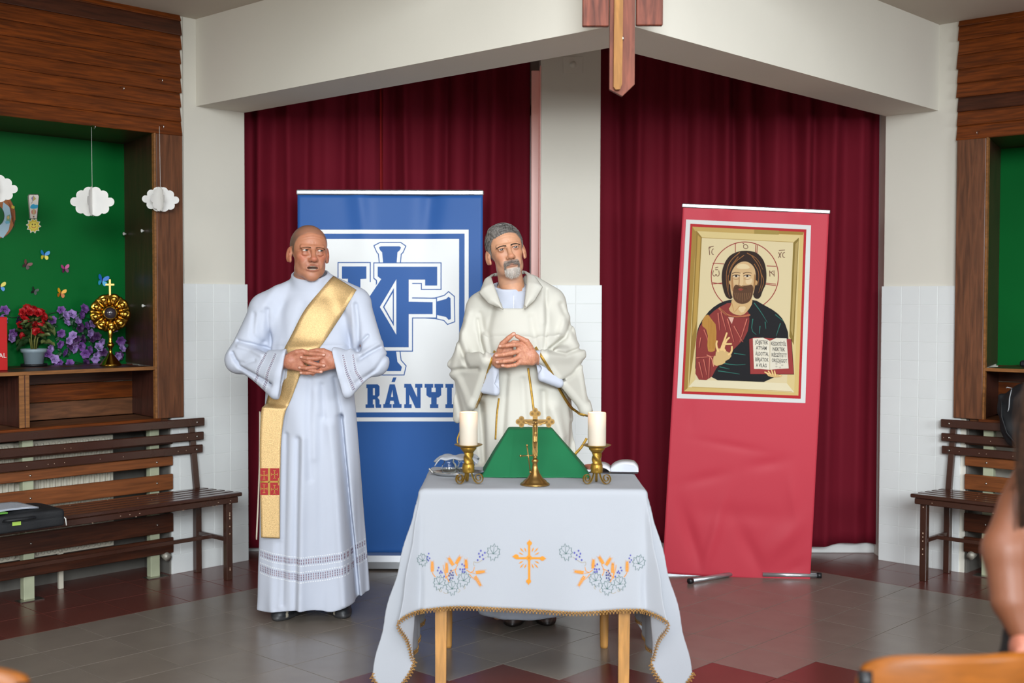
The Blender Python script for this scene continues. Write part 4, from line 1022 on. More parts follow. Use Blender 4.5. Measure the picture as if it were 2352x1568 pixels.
lb = lower_body(dict(neck=tuple(hp+np.array([.01, .05, -.18])), eL=tuple(Q(1060, 850, 5.5)), wL=tuple(ph+np.array([-.115, .100, -.036])), eR=tuple(Q(1310, 840, 5.5)), wR=tuple(ph+np.array([.115, .090, -.030])), fL=(-.09, -.09), fR=(.09, -.09), skin='CC9776'))
V, Fq, Cc = join_np([(head_xf(hv, PM), hf, hc), (av, af, acol), lb]); npmesh('body', V, Fq, SKIN, pri, Cc)
add_eyes(pri, PM, (.06, -1, .03), '32221A')
brows(pri, PM, '3E342C', .0028, n=260, z0=.0118, arch=.0055)
# hair: a shaped cap plus combed strands
def hair_cap(P):
    x, y, z = P.T; X = np.abs(x)
    d = d_ell(P, (0, .020, .036), (.0845, .103, .093))
    d = smin(d, d_ell(P, (-.020, -.045, .092), (.050, .034, .024)), .03)
    fr = np.interp(x, [-.08, -.05, -.02, .02, .05, .08], [.048, .054, .066, .074, .066, .052])
    zl = np.interp(y, [-.11, -.070, -.055, -.040, -.028, .0, .02, .035, .12], [0, 0, -.012, -.050, -.080, -.062, -.075, -.115, -.125])+fr
    d = np.maximum(d, zl-z)
    ang = np.arctan2(x, z+.02)
    return d+.0007*np.sin(ang*60+y*140+2*np.sin(y*60))+.0005*np.sin(ang*150+y*220)
V, Fq = sdf_mesh(hair_cap, (-.10, -.10, -.09), (.10, .135, .145), .0026)
nn = np.array([noise.noise(Vector((a*120, b*25, c*120))) for a, b, c in V])
C = np.clip(np.tile(L4('6A6662'), (len(V), 1))*(1+.5*nn[:, None]), 0, 1); C = mixc(C, L4('A8A49E'), smooth(.058, .075, np.abs(V[:, 0]))*.6); C[:, 3] = 1
hb = bvh_of(V, Fq)
o = npmesh('hair', V, Fq, HAIRG, pri, C); o.matrix_local = PM
rd = random.Random(5); mb = MB()
for _ in range(2400):
    az = rd.uniform(-pi, pi); el = rd.uniform(-.1, 1.45)
    d_ = Vector((math.cos(el)*math.sin(az), -math.cos(el)*math.cos(az), math.sin(el)))
    h = hb.ray_cast(Vector((0, .02, .03))+d_*.3, -d_, .3)
    if h[0] is None or h[1].z < -.2: continue
    p = h[0]; nr = (p-Vector((0, .02, .02))).normalized(); flow = Vector((.75 if p.z > .07 else .0, .30 if p.z > .07 else .5, -.5 if p.z < .07 else -.1)); flow = (flow-nr*flow.dot(nr)).normalized()
    l = rd.uniform(.02, .045); c = tuple(L4(rd.choice(['4A4642', '5E5A56', '6E6A66', '8A8682', '403C3A', 'A09C98'])))
    pth = []
    for t_ in (0, .35, .7, 1.):
        q = p+flow*l*t_; dr = (q-Vector((0, .02, .02))).normalized(); h2 = hb.ray_cast(Vector((0, .02, .02))+dr*.25, -dr, .25)
        if h2[0] is None: break
        pth.append(h2[0]+dr*(.0008+.0006*math.sin(pi*t_)))
    if len(pth) < 4: continue
    mb.tube(pth, [.00065, .00065, .0006, .0003], 3, cap=False, col=c)
o = mb.build('hair_strand', HAIRG, pri, kind='stuff'); o.matrix_local = PM
rd = random.Random(9); mb = MB(); B = bvh_of(hv, hf)                     # goatee and moustache
for _ in range(1500):
    t = rd.random()
    if t < .40: x = rd.uniform(-.033, .033); z = rd.uniform(-.066, -.054)-abs(x)*.25
    elif t < .55: x = rd.choice([-1, 1])*rd.uniform(.026, .034); z = rd.uniform(-.10, -.058)
    else: x = rd.uniform(-.033, .033); z = rd.uniform(-.135, -.088)
    h = B.ray_cast(Vector((x, -1, z)), Vector((0, 1, 0)), 2)
    if h[0] is None or h[0].y > -.03: continue
    p = h[0]; l = rd.uniform(.005, .010); g = rd.choice(['C9C2BA', 'B0A8A0', 'DAD4CC']) if z < -.085 else rd.choice(['7C7068', '968C84', '5E544C'])
    dx = math.copysign(.25, x)*l
    mb.tube([(p.x, p.y+.0003, p.z), (p.x+dx, p.y-.0028, p.z-l*.5), (p.x+dx*1.4, p.y-.0020, p.z-l)], [.0005, .0004, .0002], 3, cap=False, col=tuple(L4(g)))
o = mb.build('goatee', HAIRG, pri, kind='stuff'); o.matrix_local = PM
# chasuble
SLp, SRp = Q(1098, 700, 5.55), Q(1272, 688, 5.55); ELp, ERp = Q(1046, 840, 5.50), Q(1326, 815, 5.50)
WLp, WRp = Q(1120, 824, 5.305), Q(1248, 819, 5.305)
LoL, LoR = Q(1086, 925, 5.40), Q(1345, 940, 5.44); OuL, OuR = Q(1052, 960, 5.50), Q(1350, 945, 5.52)
def priest_chasuble(P):
    x, y, z = P.T; front = smooth(.04, -.03, y)
    t = np.clip((1.35-z)/.95, 0, 1); cx = .012+.01*t; rx = .195+.075*t; ry = .150+.03*t
    th = np.arctan2((y+.01)/ry, (x-cx)/rx); f = .008*t*np.sin(th*8+.8)+.006*t*np.sin(th*13)
    k = np.hypot((x-cx)/(rx+f), (y+.01)/(ry+f)); sk = np.maximum((k-1)*np.minimum(rx, ry), z-1.30)
    d = smin(sk, d_ell(P, (.005, -.005, 1.33), (.185, .130, .19)), .06)
    d = smin(d, d_cap(P, (-.05, .015, 1.515), SLp+v3(.02, 0, -.01), .062, .070), .03)
    d = smin(d, d_cap(P, (.05, .015, 1.520), SRp+v3(-.02, 0, -.01), .062, .070), .03)
    for S, E, W_, Lo, Ou in ((SLp, ELp, WLp, LoL, OuL), (SRp, ERp, WRp, LoR, OuR)):
        sg = math.copysign(1, E[0])
        a = d_cap(P, S+v3(-.02*sg, 0, -.03), E+v3(-.02*sg, 0, 0), .070, .052)
        a = smin(a, d_cap(P, E+v3(-.02*sg, 0, 0), W_, .050, .035), .03)
        a = smin(a, d_tri(P, E+v3(-.02*sg, 0, 0), W_+v3(0, 0, -.01), Lo, .022), .025)
        a = smin(a, d_tri(P, E+v3(-.01*sg, 0, -.02), Lo, Ou, .024), .025)
        inn = d_tri(P, W_+v3(-.06*sg, -.01, -.005), Lo+v3(-.075*sg, .0, -.03), (W_+Lo)/2+v3(-.012*sg, .0, 0), .013)
        a = smax(a, -inn, .004)
        a = smin(a, d_tri(P, S+v3(-.03*sg, 0, -.08), E+v3(-.06*sg, .02, 0), v3(.13*sg, 0, 1.15), .035), .04)
        d = smin(d, a, .030)
    def F(pts, w_, a_, Y=5.42): return 1.5*a_*np.exp(-(fold2(x, z, [qxz(*p, Y) for p in pts])/w_)**2)*front
    d = d+F([(1048, 775), (1062, 815), (1072, 838)], .010, .010)-F([(1060, 765), (1072, 805)], .014, .006)
    d = d+F([(1096, 735), (1104, 785), (1112, 812)], .009, .008)+F([(1022, 855), (1060, 848), (1098, 845)], .010, .008)
    d = d+F([(1318, 735), (1300, 775), (1262, 802)], .010, .012)-F([(1300, 730), (1285, 770)], .016, .007)
    d = d+F([(1338, 800), (1300, 812), (1270, 806)], .009, .010)+F([(1345, 830), (1315, 860), (1290, 872)], .010, .007)
    d = d+F([(1256, 665), (1256, 740), (1250, 800)], .008, .005)-F([(1246, 665), (1248, 740)], .012, .004)
    d = d+F([(1220, 730), (1232, 800)], .016, .006)+F([(1102, 720), (1110, 760)], .012, .005)
    d = d+F([(1102, 930), (1108, 1000), (1112, 1060)], .016, .014)+F([(1248, 900), (1252, 1000), (1256, 1060)], .016, .012)
    d = d-F([(1270, 940), (1290, 1000), (1282, 1040)], .022, .012)+F([(1320, 980), (1312, 1060)], .014, .012)-F([(1170, 870), (1168, 1000)], .03, .006)
    d = d+front*(.0028*np.sin(x*30+np.sin(z*9)*2.2)*np.sin(z*7+x*8))
    d = d+F([(1135, 700), (1120, 760), (1128, 810)], .014, .006)+F([(1060, 740), (1040, 800), (1030, 850)], .012, .006)-F([(1075, 720), (1052, 790)], .016, .006)+F([(1290, 700), (1315, 760), (1338, 800)], .012, .006)+F([(1040, 880), (1058, 950), (1066, 1020)], .014, .008)+F([(1345, 850), (1352, 920)], .010, .007)+F([(1165, 860), (1155, 1000)], .012, .006)+F([(1200, 870), (1210, 1000)], .014, .006)
    d = smax(d, .55-z, .006)
    vx = np.interp(z, [1.42, 1.62], [0, .02]); nk = np.maximum(np.abs(x-(qxz(1178, 700)[0]))-np.interp(z, [1.435, 1.50, 1.60], [.046, .062, .075]), qxz(1178, 708)[1]-z)
    d = smax(d, -np.maximum(nk, y-.02), .004)
    d = smax(d, -d_cap(P, (hp[0]+.01, .0, 1.45), (hp[0], -.01, 1.7), .085), .004)
    return d
gv, gf = sdf_mesh(priest_chasuble, (-.42, -.32, .53), (.42, .24, 1.62), .0046)
npmesh('chasuble', gv, gf, CHAS, pri); pb = bvh_of(gv, gf)
# cowl collar
ctl = [((1152, 704), (1156, 710), 5.375), ((1143, 678), (1122, 697), 5.40), ((1133, 652), (1101, 674), 5.44), ((1128, 636), (1112, 648), 5.52), ((1140, 628), (1132, 634), 5.60),
       ((1172, 626), (1174, 632), 5.62), ((1200, 622), (1206, 628), 5.58), ((1210, 632), (1232, 640), 5.50), ((1210, 650), (1246, 660), 5.44), ((1207, 676), (1228, 690), 5.40), ((1204, 702), (1205, 710), 5.375)]
def cowl(u, v):
    k = u*(len(ctl)-1); j = min(int(k), len(ctl)-2); f = k-j; f = f*f*(3-2*f)*.5+f*.5
    def e(i): a = Q(*ctl[i][0], ctl[i][2]-.008); b = Q(*ctl[i][1], ctl[i][2]-.022*math.sin(pi*i/(len(ctl)-1))-.004); return a, b
    (a0, b0), (a1, b1) = e(j), e(j+1); a = a0*(1-f)+a1*f; b = b0*(1-f)+b1*f; m = a*(1-v)+b*v
    out = np.array([math.copysign(1, b[0]-hp[0])*.4, -.9, .25]); return tuple(m+out*.016*math.sin(pi*v))
MB().sheet(cowl, 60, 8).build('cowl_collar', CHAS, pri, recalc=False, solid=.005)
ALBC = mat('white_alb_cloth')
def alb_neck(P):
    x, y, z = P.T; d = d_ell(P, (.012, -.002, 1.36), (.085, .110, .18)); 
    d = smin(d, d_cap(P, (hp[0]+.014, -.010, 1.44), (hp[0]+.006, -.032, 1.545), .074, .070), .02)
    d = smax(d, -d_cap(P, (hp[0]+.012, -.012, 1.47), (hp[0]+.006, -.038, 1.7), .0620), .003)
    seam = np.abs(z-1.487+(y)*.30); d = d+.003*np.exp(-(seam/.003)**2)*(y < 0)
    d = d+.002*np.exp(-((x-qxz(1180, 690)[0])/.0025)**2)*(y < 0)*(z < 1.49)
    return np.maximum(smax(d, (z-1.540)+(-y)*.33, .003), 1.30-z)
V, Fq = sdf_mesh(alb_neck, (-.2, -.16, 1.28), (.22, .13, 1.60), .004); npmesh('alb_collar', V, Fq, ALBC, pri)
mb = MB()
for i in range(9): p = Q(1180, 681+i*3.4, 5.40); h = bvh_of(V, Fq).ray_cast(Vector((p[0], -3, p[2])), Vector((0, 1, 0)), 6); mb.box(p[0]-.0010, p[0]+.0010, h[0].y-.001, h[0].y+.001, p[2]-.0012, p[2]+.0012)
mb.build('zip_teeth', METAL, pri, kind='stuff')
def alb_sleeves(P):
    d = d_tri(P, Q(1136, 825, 5.315), Q(1112, 895, 5.36), Q(1139, 900, 5.32), .017); d = smin(d, d_cap(P, Q(1140, 826, 5.30), Q(1118, 828, 5.36), .030, .030), .01)
    d = smax(d, -d_cap(P, Q(1165, 822, 5.29), Q(1126, 826, 5.345), .0255), .003); d = smax(d, -d_tri(P, Q(1160, 830, 5.30), Q(1142, 880, 5.31), Q(1170, 910, 5.30), .012), .003)
    e = d_tri(P, Q(1238, 820, 5.315), Q(1246, 866, 5.31), Q(1284, 880, 5.35), .018); e = smin(e, d_tri(P, Q(1246, 866, 5.31), Q(1284, 880, 5.35), Q(1272, 838, 5.37), .018), .01)
    e = smin(e, d_cap(P, Q(1236, 820, 5.30), Q(1262, 826, 5.37), .030, .032), .01)
    e = smax(e, -d_cap(P, Q(1208, 818, 5.28), Q(1252, 824, 5.345), .0260), .003); e = smax(e, -d_tri(P, Q(1216, 826, 5.29), Q(1226, 862, 5.30), Q(1238, 846, 5.30), .012), .003)
    return np.minimum(d, e)
V, Fq = sdf_mesh(alb_sleeves, (-.24, -.28, .96), (.26, -.02, 1.28), .0035); 
for lo_ in (True, False):
    k = (V[Fq].mean(1)[:, 0] < .0) == lo_; ii = np.unique(Fq[k]); mp_i = np.full(len(V), -1); mp_i[ii] = np.arange(len(ii)); npmesh('alb_sleeve', V[ii], mp_i[Fq[k]], ALBC, pri)
def alb_skirt(P):
    x, y, z = P.T; th = np.arctan2(y, x); r = .17+.03*(.6-z)+.004*np.sin(th*9); return np.maximum((np.hypot((x-.02)/1.15, y)-r), np.maximum(z-.62, .045-z))
V, Fq = sdf_mesh(alb_skirt, (-.28, -.24, .03), (.32, .24, .66), .012); npmesh('alb_skirt', V, Fq, ALBC, pri)
def trim(pts, w_, nm='gold_trim', Y=5.40, off=.002):
    P = [Vector(p) for p in pts]; out = []
    for i, p in enumerate(P):
        t = (P[min(i+1, len(P)-1)]-P[max(0, i-1)]).normalized(); n = Vector((-t.y, t.x))*w_/2
        out.append((qxz(p.x-n.x, p.y-n.y, Y), qxz(p.x+n.x, p.y+n.y, Y)))
    return ribbon(pb, out, nm, GTRIM, pri, off=off, nw=2, thick=.0015)[0]
trim([(1136, 806), (1122, 850), (1106, 905), (1092, 940)], 5, Y=5.36)
trim([(1230, 797), (1262, 848), (1290, 902), (1318, 944), (1345, 956), (1364, 962)], 6, Y=5.38)
trim([(1213, 845), (1220, 895), (1227, 950)], 5, Y=5.36); trim([(1146, 915), (1141, 955), (1138, 1010)], 4, Y=5.36)
trim([(1060, 985), (1049, 1012), (1052, 1030)], 4, Y=5.45); trim([(1350, 1010), (1338, 1030), (1322, 1048)], 6, Y=5.45)
shoe_mesh('shoe', pri, (atZ(1176, 1440)[0]-PR[0], atZ(1176, 1440)[1]-PR[1]), -6, ('3A2620', '1C1412', None, 1))
shoe_mesh('shoe', pri, (atZ(1258, 1438)[0]-PR[0], atZ(1258, 1438)[1]-PR[1]), 6, ('3A2620', '1C1412', None, 1))
# ================================================================== roll-up banners
ALU = mat('satin_aluminium', 'C6CACE', .32, .85)
VBL = mat('blue_banner_vinyl', '2A5CA2', .42, spec=.22)
VRD = mat('red_banner_vinyl', 'BC3A48', .5, spec=.2)
INK = mat('printed_vinyl_ink', attr=True, rough=.55, spec=.14)
INKB = mat('printed_ink_gloss', attr=True, rough=.42, spec=.22)
# --- blue monogram banner: stands upright, parallel to the picture plane
YB = 6.60; BX0, BX1, BZ0, BZ1 = -1.160, -.160, .085, 2.035; BC = (BX0+BX1)/2
def bwave(x, z):
    top = math.exp(-((z-BZ1)/.28)**2)
    y = .010*math.sin(x*5+1)*top+.016*math.exp(-((x-.22+.10*(BZ1-z))/.05)**2)*top-.014*math.exp(-((x+.17-.10*(BZ1-z))/.045)**2)*top
    return y+.005*math.sin(x*4+z*1.5)+.004*math.cos(z*3)
rb_ = thing('banner_stand', 'tall blue roll-up banner with a white panel and monogram', 'banner', (BC, YB, 0))
MB().sheet(lambda u, v: ((BX0-BC)+u*(BX1-BX0), bwave((BX0-BC)+u*(BX1-BX0), BZ0+v*(BZ1-BZ0)), BZ0+v*(BZ1-BZ0)), 60, 80).build('sheet', VBL, rb_, solid=.0008)
mb = MB().box(-.505, .505, -.012, .012, 2.030, 2.058, .006); mb.build('top_rail', ALU, rb_)
mb = MB().prism([(-.055, .012), (-.06, .05), (-.045, .082), (-.01, .09), (.02, .088), (.055, .05), (.055, .012)], -.51, .51, Matrix.Rotation(pi/2, 4, 'Y') @ Matrix.Rotation(pi/2, 4, 'Z')); mb.build('base_cassette', ALU, rb_)
for sx in (-.5115, .5115): MB().box(sx-.004, sx+.004, -.064, .060, .006, .094, .003).build('end_cap', mat('black_plastic', '17171A', .4), rb_)
for sx in (-.38, .38): MB().box(sx-.03, sx+.03, -.11, .09, .001, .012, .003).build('foot', ALU, rb_)
MB().tube([(0, .03, .08), (0, .03, 2.04)], .009, 8).build('pole', ALU, rb_)
pr_ = Print(); WH = 'F0F2F2'; BL = '2A5CA2'
def K(P): return [(640+x/2.704, 420+y/2.704) for x, y in P]
def rect(x0, y0, x1, y1): return [(x0, y0), (x1, y0), (x1, y1), (x0, y1)]
pr_.poly(K(rect(204, 290, 1180, 1480)), WH, 1); pr_.poly(K(rect(229, 315, 1155, 1455)), BL, 2); pr_.poly(K(rect(263, 348, 1121, 1424)), WH, 3)
def outlined(P, L, g=21, w=6):
    pr_.poly(K(offset_poly(P, g+w)), BL, L); pr_.poly(K(offset_poly(P, g)), WH, L+1); pr_.poly(K(P), BL, L+6)
sw = [(622, 400), (635, 393), (750, 393), (760, 400), (752, 418), (738, 430), (727, 560), (655, 560), (642, 430), (630, 418)]
swb = [(658, 1000), (724, 1000), (738, 1110), (766, 1142), (760, 1168), (622, 1168), (616, 1142), (645, 1110)]
hn = [(940, 740), (975, 738), (1040, 720), (1056, 706), (1068, 716), (1070, 845), (1056, 850), (1040, 832), (975, 818), (940, 816)]
kf = [(393, 518), (545, 518), (545, 595), (508, 597), (508, 790), (637, 597), (615, 580), (615, 520), (985, 520), (985, 637), (910, 637), (910, 600), (808, 600), (808, 737), (957, 740), (957, 814), (808, 814), (808, 1020), (590, 1020), (590, 950), (630, 950), (560, 830), (508, 895), (508, 950), (545, 950), (545, 1020), (393, 1020), (393, 950), (430, 950), (430, 595), (393, 595)]
pr_.poly(K(rect(808+21, 600+20, 840, 720)), WH, 5)
for P in (sw, swb, hn): pr_.poly(K(offset_poly(P, 27)), BL, 4)
for P in (sw, swb, hn): pr_.poly(K(offset_poly(P, 21)), WH, 5)
for P in (sw, swb, hn): pr_.poly(K(P), BL, 6)
def offk(d): return offset_poly(kf, d)
kfo = [(366, 491), (572, 491), (572, 622), (535, 624), (535, 722), (560, 722), (604, 640), (604, 606), (588, 594), (588, 493), (1012, 493), (1012, 664), (884, 664), (884, 627), (835, 627), (835, 711), (984, 713), (984, 841), (835, 841), (835, 1047), (366, 1047)]
kfw = [(372, 497), (566, 497), (566, 616), (529, 618), (529, 728), (556, 728), (612, 622), (610, 602), (594, 590), (594, 499), (1006, 499), (1006, 658), (890, 658), (890, 621), (829, 621), (829, 717), (978, 719), (978, 835), (829, 835), (829, 1041), (372, 1041)]
pr_.poly(K(kfo), BL, 7); pr_.poly(K(kfw), WH, 8)
pr_.poly(K([(525, 615), (600, 615), (545, 715), (525, 740)]), WH, 8)
pr_.poly(K(kf), BL, 9)
pr_.poly(K([(829, 627), (884, 627), (884, 664), (905, 664), (905, 711), (829, 711)]), WH, 10)
pr_.poly(K([(731, 598), (629, 770), (731, 942)]), WH, 10); pr_.poly(K([(716, 652), (648, 770), (716, 890)]), BL, 11); pr_.poly(K([(709, 682), (657, 770), (709, 862)]), WH, 12)
def glyph(rs, holes=()):
    for r in rs: pr_.poly(K(r if len(r) > 4 or isinstance(r[0], tuple) else rect(*r)), BL, 5)
    for r in holes: pr_.poly(K(r if isinstance(r[0], tuple) else rect(*r)), WH, 6)
glyph([(540, 1374, 594, 1396), (545, 1250, 612, 1274), (552, 1260, 586, 1390), [(598, 1250), (615, 1250), (627, 1262), (627, 1318), (615, 1330), (598, 1330)], (580, 1318, 616, 1344), [(596, 1336), (618, 1336), (627, 1348), (627, 1392), (602, 1392), (600, 1346)], (604, 1374, 637, 1396)], [(586, 1346, 600, 1372)])
glyph([[(690, 1250), (722, 1250), (752, 1372), (764, 1372), (764, 1396), (708, 1396), (708, 1372), (718, 1372), (714, 1352), (694, 1352), (690, 1372), (702, 1372), (702, 1396), (650, 1396), (650, 1372), (660, 1372)], [(700, 1236), (712, 1207), (732, 1207), (722, 1236)]], [[(706, 1284), (711, 1328), (698, 1328)]])
glyph([[(780, 1247), (822, 1247), (860, 1330), (860, 1271), (848, 1271), (848, 1247), (893, 1247), (893, 1271), (882, 1271), (882, 1397), (850, 1397), (812, 1314), (812, 1373), (826, 1373), (826, 1397), (780, 1397), (780, 1373), (790, 1373), (790, 1271), (780, 1271)]])
glyph([[(907, 1247), (960, 1247), (960, 1271), (950, 1271), (950, 1298), (976, 1298), (976, 1271), (968, 1271), (968, 1247), (1022, 1247), (1022, 1271), (1010, 1271), (1010, 1318), (992, 1332), (982, 1332), (982, 1373), (992, 1373), (992, 1397), (940, 1397), (940, 1373), (948, 1373), (948, 1332), (936, 1332), (918, 1318), (918, 1271), (907, 1271)]])
glyph([[(1036, 1247), (1086, 1247), (1086, 1271), (1076, 1271), (1076, 1373), (1086, 1373), (1086, 1397), (1036, 1397), (1036, 1373), (1046, 1373), (1046, 1271), (1036, 1271)]])
def bmap(u, v, h): p = atY(u, v, YB); return (p[0]-BC, bwave(p[0]-BC, p[2])-.0016-h, p[2])
pr_.build('monogram_print', INKB, rb_, bmap, 14)
# --- red icon banner
RTL, RTR, RBL = atY(1550, 472, 6.42), atY(1885, 487, 6.36), atY(1521, 1316, 6.449)
ex = RTR-RTL; RW = np.linalg.norm(ex); ex /= RW; ez = RTL-RBL; RH = np.linalg.norm(ez); ez /= RH; ez = ez-ex*(ez @ ex); ez /= np.linalg.norm(ez); ey = np.cross(ez, ex)
RBR = atY(1864, 1331, 6.346); WB_ = (RBR-RBL) @ ex
rr = thing('banner_stand', 'red roll-up banner with a gold-framed icon print, leaning slightly', 'banner', (float((RBL[0]+RBR[0])/2), 6.40, 0))
ro = np.array([(RBL[0]+RBR[0])/2, 6.40, 0])
def rwave(x, z):       # x from the left edge, z from the lower edge of the sheet; folds and buckles of the vinyl
    t = math.exp(-((z-RH)/.10)**2)
    y = -.010*t*(math.exp(-((x-.20)/.05)**2)+math.exp(-((x-.60)/.05)**2))
    y += .010*math.sin(x*5+.8)*math.sin(z*1.4)
    for cx, cz, sx, sz, an, am in ((.14, .20, .035, .16, .35, .016), (.26, .22, .03, .20, -.2, -.010), (.45, .16, .04, .15, .5, .012), (.62, .22, .05, .14, -.7, -.014), (.52, .62, .09, .03, .25, .006), (.34, .70, .16, .02, -.12, .004), (.20, .52, .12, .03, .3, .005), (.66, .45, .03, .12, .2, -.006), (.10, .85, .03, .10, 0, .004), (.40, .34, .2, .05, 0, .006), (.70, .08, .06, .03, .6, .006), (.05, 1.4, .02, .06, .4, .004)):
        dx, dz = x-cx, z-cz; c, s = math.cos(an), math.sin(an); a, b = c*dx+s*dz, -s*dx+c*dz
        y += am*math.exp(-(a/sx)**2-(b/sz)**2)
    return y
def rpt(x, z, h=0.):
    p = RBL+ex*x+ez*z-ey*(rwave(x, z)-h)*-1 if False else RBL+ex*x+ez*z+ey*(rwave(x, z))-ey*h
    return tuple(p-ro)
sgn = 1 if ey[1] > 0 else -1
def rpt(x, z, h=0.): return tuple(RBL+ex*x+ez*z+ey*sgn*(rwave(x, z)-h)-ro)
MB().sheet(lambda u, v: rpt(u*(RW*v+WB_*(1-v)), v*RH), 70, 150).build('sheet', VRD, rr, solid=.0008)
A_ = rpt(-.006, RH+.002); B_ = rpt(RW+.004, RH+.002)
MB().bar(A_, B_, .022, .020, (0, 0, 1), .004).build('top_rail', ALU, rr)
A_ = np.array(rpt(-.003, -.012)); B_ = np.array(rpt(WB_+.004, -.012)); A_[1] += .03; B_[1] += .03
MB().bar(A_, B_, .030, .075, (0, 0, 1), .006).build('base_cassette', ALU, rr)
BLK = mat('black_plastic')
for px_, a0, a1 in ((1583, (.10, .05), None), (1885, None, None)): pass
f1 = atZ(1584, 1334, .014)-ro; f1b = f1+np.array([.30, .20, 0]); f2 = atZ(1884, 1321, .018)-ro; f2b = f2+np.array([-.30, .02, 0])
for a, b in ((f1, f1b), (f2, f2b)):
    r = MB().tube([tuple(a), tuple(b)], .0125, 12).build('foot_rod', ALU, rr)
    d = (np.array(b)-np.array(a)); d /= np.linalg.norm(d); MB().tube([tuple(a-d*.006), tuple(a+d*.018)], .0145, 12).build('rod_cap', BLK, r)
MB().tube([tuple(np.array(rpt(RW*.45, 0))+np.array([0, .05, 0])), tuple(np.array(rpt(RW*.47, RH))+np.array([0, .04, 0]))], .008, 8).build('pole', ALU, rr)
# printed icon, drawn in the pixel frame of a detail view and laid onto the sheet
ic = Print(); I = lambda P: [(1500+x/3.014, 440+y/3.014) for x, y in P]
def dim(c): return ''.join('%02x' % int(int(c[i:i+2], 16)*.90) for i in (0, 2, 4))
def ip(P, c, l, sm=0):
    c = dim(c); ic.poly(I(smooth_poly(P, sm) if sm else P), c, l)
def il(P, w, c, l, w1=None, closed=False, sm=1): ic.line(I(P), w/3.014, c, l, None if w1 is None else w1/3.014, closed, sm)
ip([(229, 192), (1092, 233), (1052, 1462), (165, 1430)], 'E6E6E4', 1)
ip([(258, 222), (1060, 262), (1020, 1432), (197, 1400)], 'BE2A2E', 2)
ip([(272, 242), (1042, 280), (1004, 1410), (214, 1382)], 'DCC078', 3)
ip([(272, 242), (1042, 280), (1036, 300), (300, 268), (240, 1360), (214, 1382)], 'A8853C', 4)
ip([(300, 268), (1015, 303), (975, 1388), (245, 1352)], 'E2CB8E', 4)
ip([(300, 268), (338, 315), (300, 1010), (248, 1352)], '9A7A34', 5); ip([(310, 300), (330, 318), (302, 900), (272, 1000)], 'BF9A4C', 6)
ip([(1008, 318), (970, 352), (942, 1000), (972, 1060)], '8C7434', 5); ip([(1004, 340), (984, 362), (952, 960), (966, 1000)], 'B79C5C', 6)
ip([(272, 242), (700, 262), (700, 292), (290, 272)], 'C8A860', 5); ip([(700, 262), (870, 270), (870, 298), (700, 292)], 'A89048', 5)
ip([(338, 318), (968, 350), (925, 1325), (292, 1302)], 'E4D2A6', 6)
ip([(292, 1302), (925, 1325), (975, 1388), (245, 1352)], 'ECE0BC', 6)
il([(338, 318), (968, 350)], 4, 'A88C50', 7, sm=0); il([(270, 1352), (960, 1382)], 4, 'B89A58', 7, sm=0)
RD = '8E2A2C'
il(circ(635, 585, 232, 237, 60), 6, RD, 7, closed=True, sm=0)
for P in ([(570, 356), (570, 420)], [(712, 366), (708, 425)], [(722, 370), (718, 430)], [(412, 495), (492, 500)], [(786, 514), (852, 517)], [(404, 640), (492, 630)], [(410, 630), (490, 640)], [(770, 640), (850, 650)], [(775, 632), (850, 640)]): il(P, 5, RD, 8, sm=0)
for P in ([(626, 372), (640, 364), (655, 374), (657, 390), (640, 396), (626, 388), (626, 372)], [(620, 356), (630, 362)], [(418, 545), (412, 575), (426, 588), (436, 570)], [(436, 570), (446, 588), (460, 575), (455, 545)], [(430, 528), (452, 522)], [(430, 540), (450, 540)], [(806, 545), (808, 588)], [(836, 545), (838, 588)], [(806, 552), (838, 580)], [(816, 560), (828, 548)],
          [(388, 390), (392, 438)], [(384, 390), (400, 388)], [(420, 396), (408, 400), (406, 430), (420, 436)], [(386, 384), (420, 378)], [(868, 420), (884, 458)], [(888, 418), (866, 460)], [(912, 420), (896, 426), (896, 452), (912, 456)], [(870, 408), (912, 404)]): il(P, 4.5, '5E2A20', 8, sm=1 if len(P) > 3 else 0)
# robe
ip([(540, 745), (470, 765), (400, 812), (345, 880), (312, 940), (300, 1000), (290, 1300), (925, 1322), (942, 1000), (905, 890), (850, 830), (760, 780), (700, 745)], '18171A', 8, 1)
ip([(540, 758), (440, 810), (385, 860), (345, 900), (312, 955), (296, 1040), (300, 1140), (292, 1300), (395, 1306), (450, 1200), (560, 1090), (650, 1000), (672, 860), (640, 800)], '8E3530', 9, 1)
for P in ([(352, 955), (375, 1010), (385, 1060)], [(330, 1010), (318, 1080)], [(318, 1180), (345, 1290)], [(350, 1160), (372, 1270)], [(392, 1140), (386, 1290)], [(300, 1150), (420, 1140)], [(470, 830), (505, 960)], [(515, 880), (560, 1040)], [(560, 930), (620, 1040)], [(650, 880), (600, 1040)], [(450, 840), (462, 960)]): il(P, 7, 'C06A58', 10, 2); il([(x+8, y+3) for x, y in P], 5, '5E1F1E', 10, 2)
ip([(520, 868), (560, 870), (545, 915)], 'E6B8A4', 11)
il([(455, 805), (522, 862), (600, 868), (672, 852)], 14, 'A86040', 10, 12); il([(470, 815), (530, 872), (668, 868)], 3, '4A1A14', 11, sm=1)
for P in ([(700, 770), (745, 830), (790, 905)], [(690, 880), (680, 960), (715, 990)], [(775, 900), (780, 950)], [(740, 930), (735, 985)], [(880, 910), (850, 1000)], [(560, 1118), (640, 1130)], [(460, 1212), (530, 1228)], [(440, 1180), (560, 1200), (640, 1195)], [(450, 1240), (600, 1262)], [(845, 850), (905, 900)]): il(P, 7, '2C6A5E', 10, 2)
ip([(372, 838), (328, 918), (382, 965), (374, 1100), (402, 1112), (436, 1098), (440, 925), (410, 890)], 'C08A3E', 11, 1)
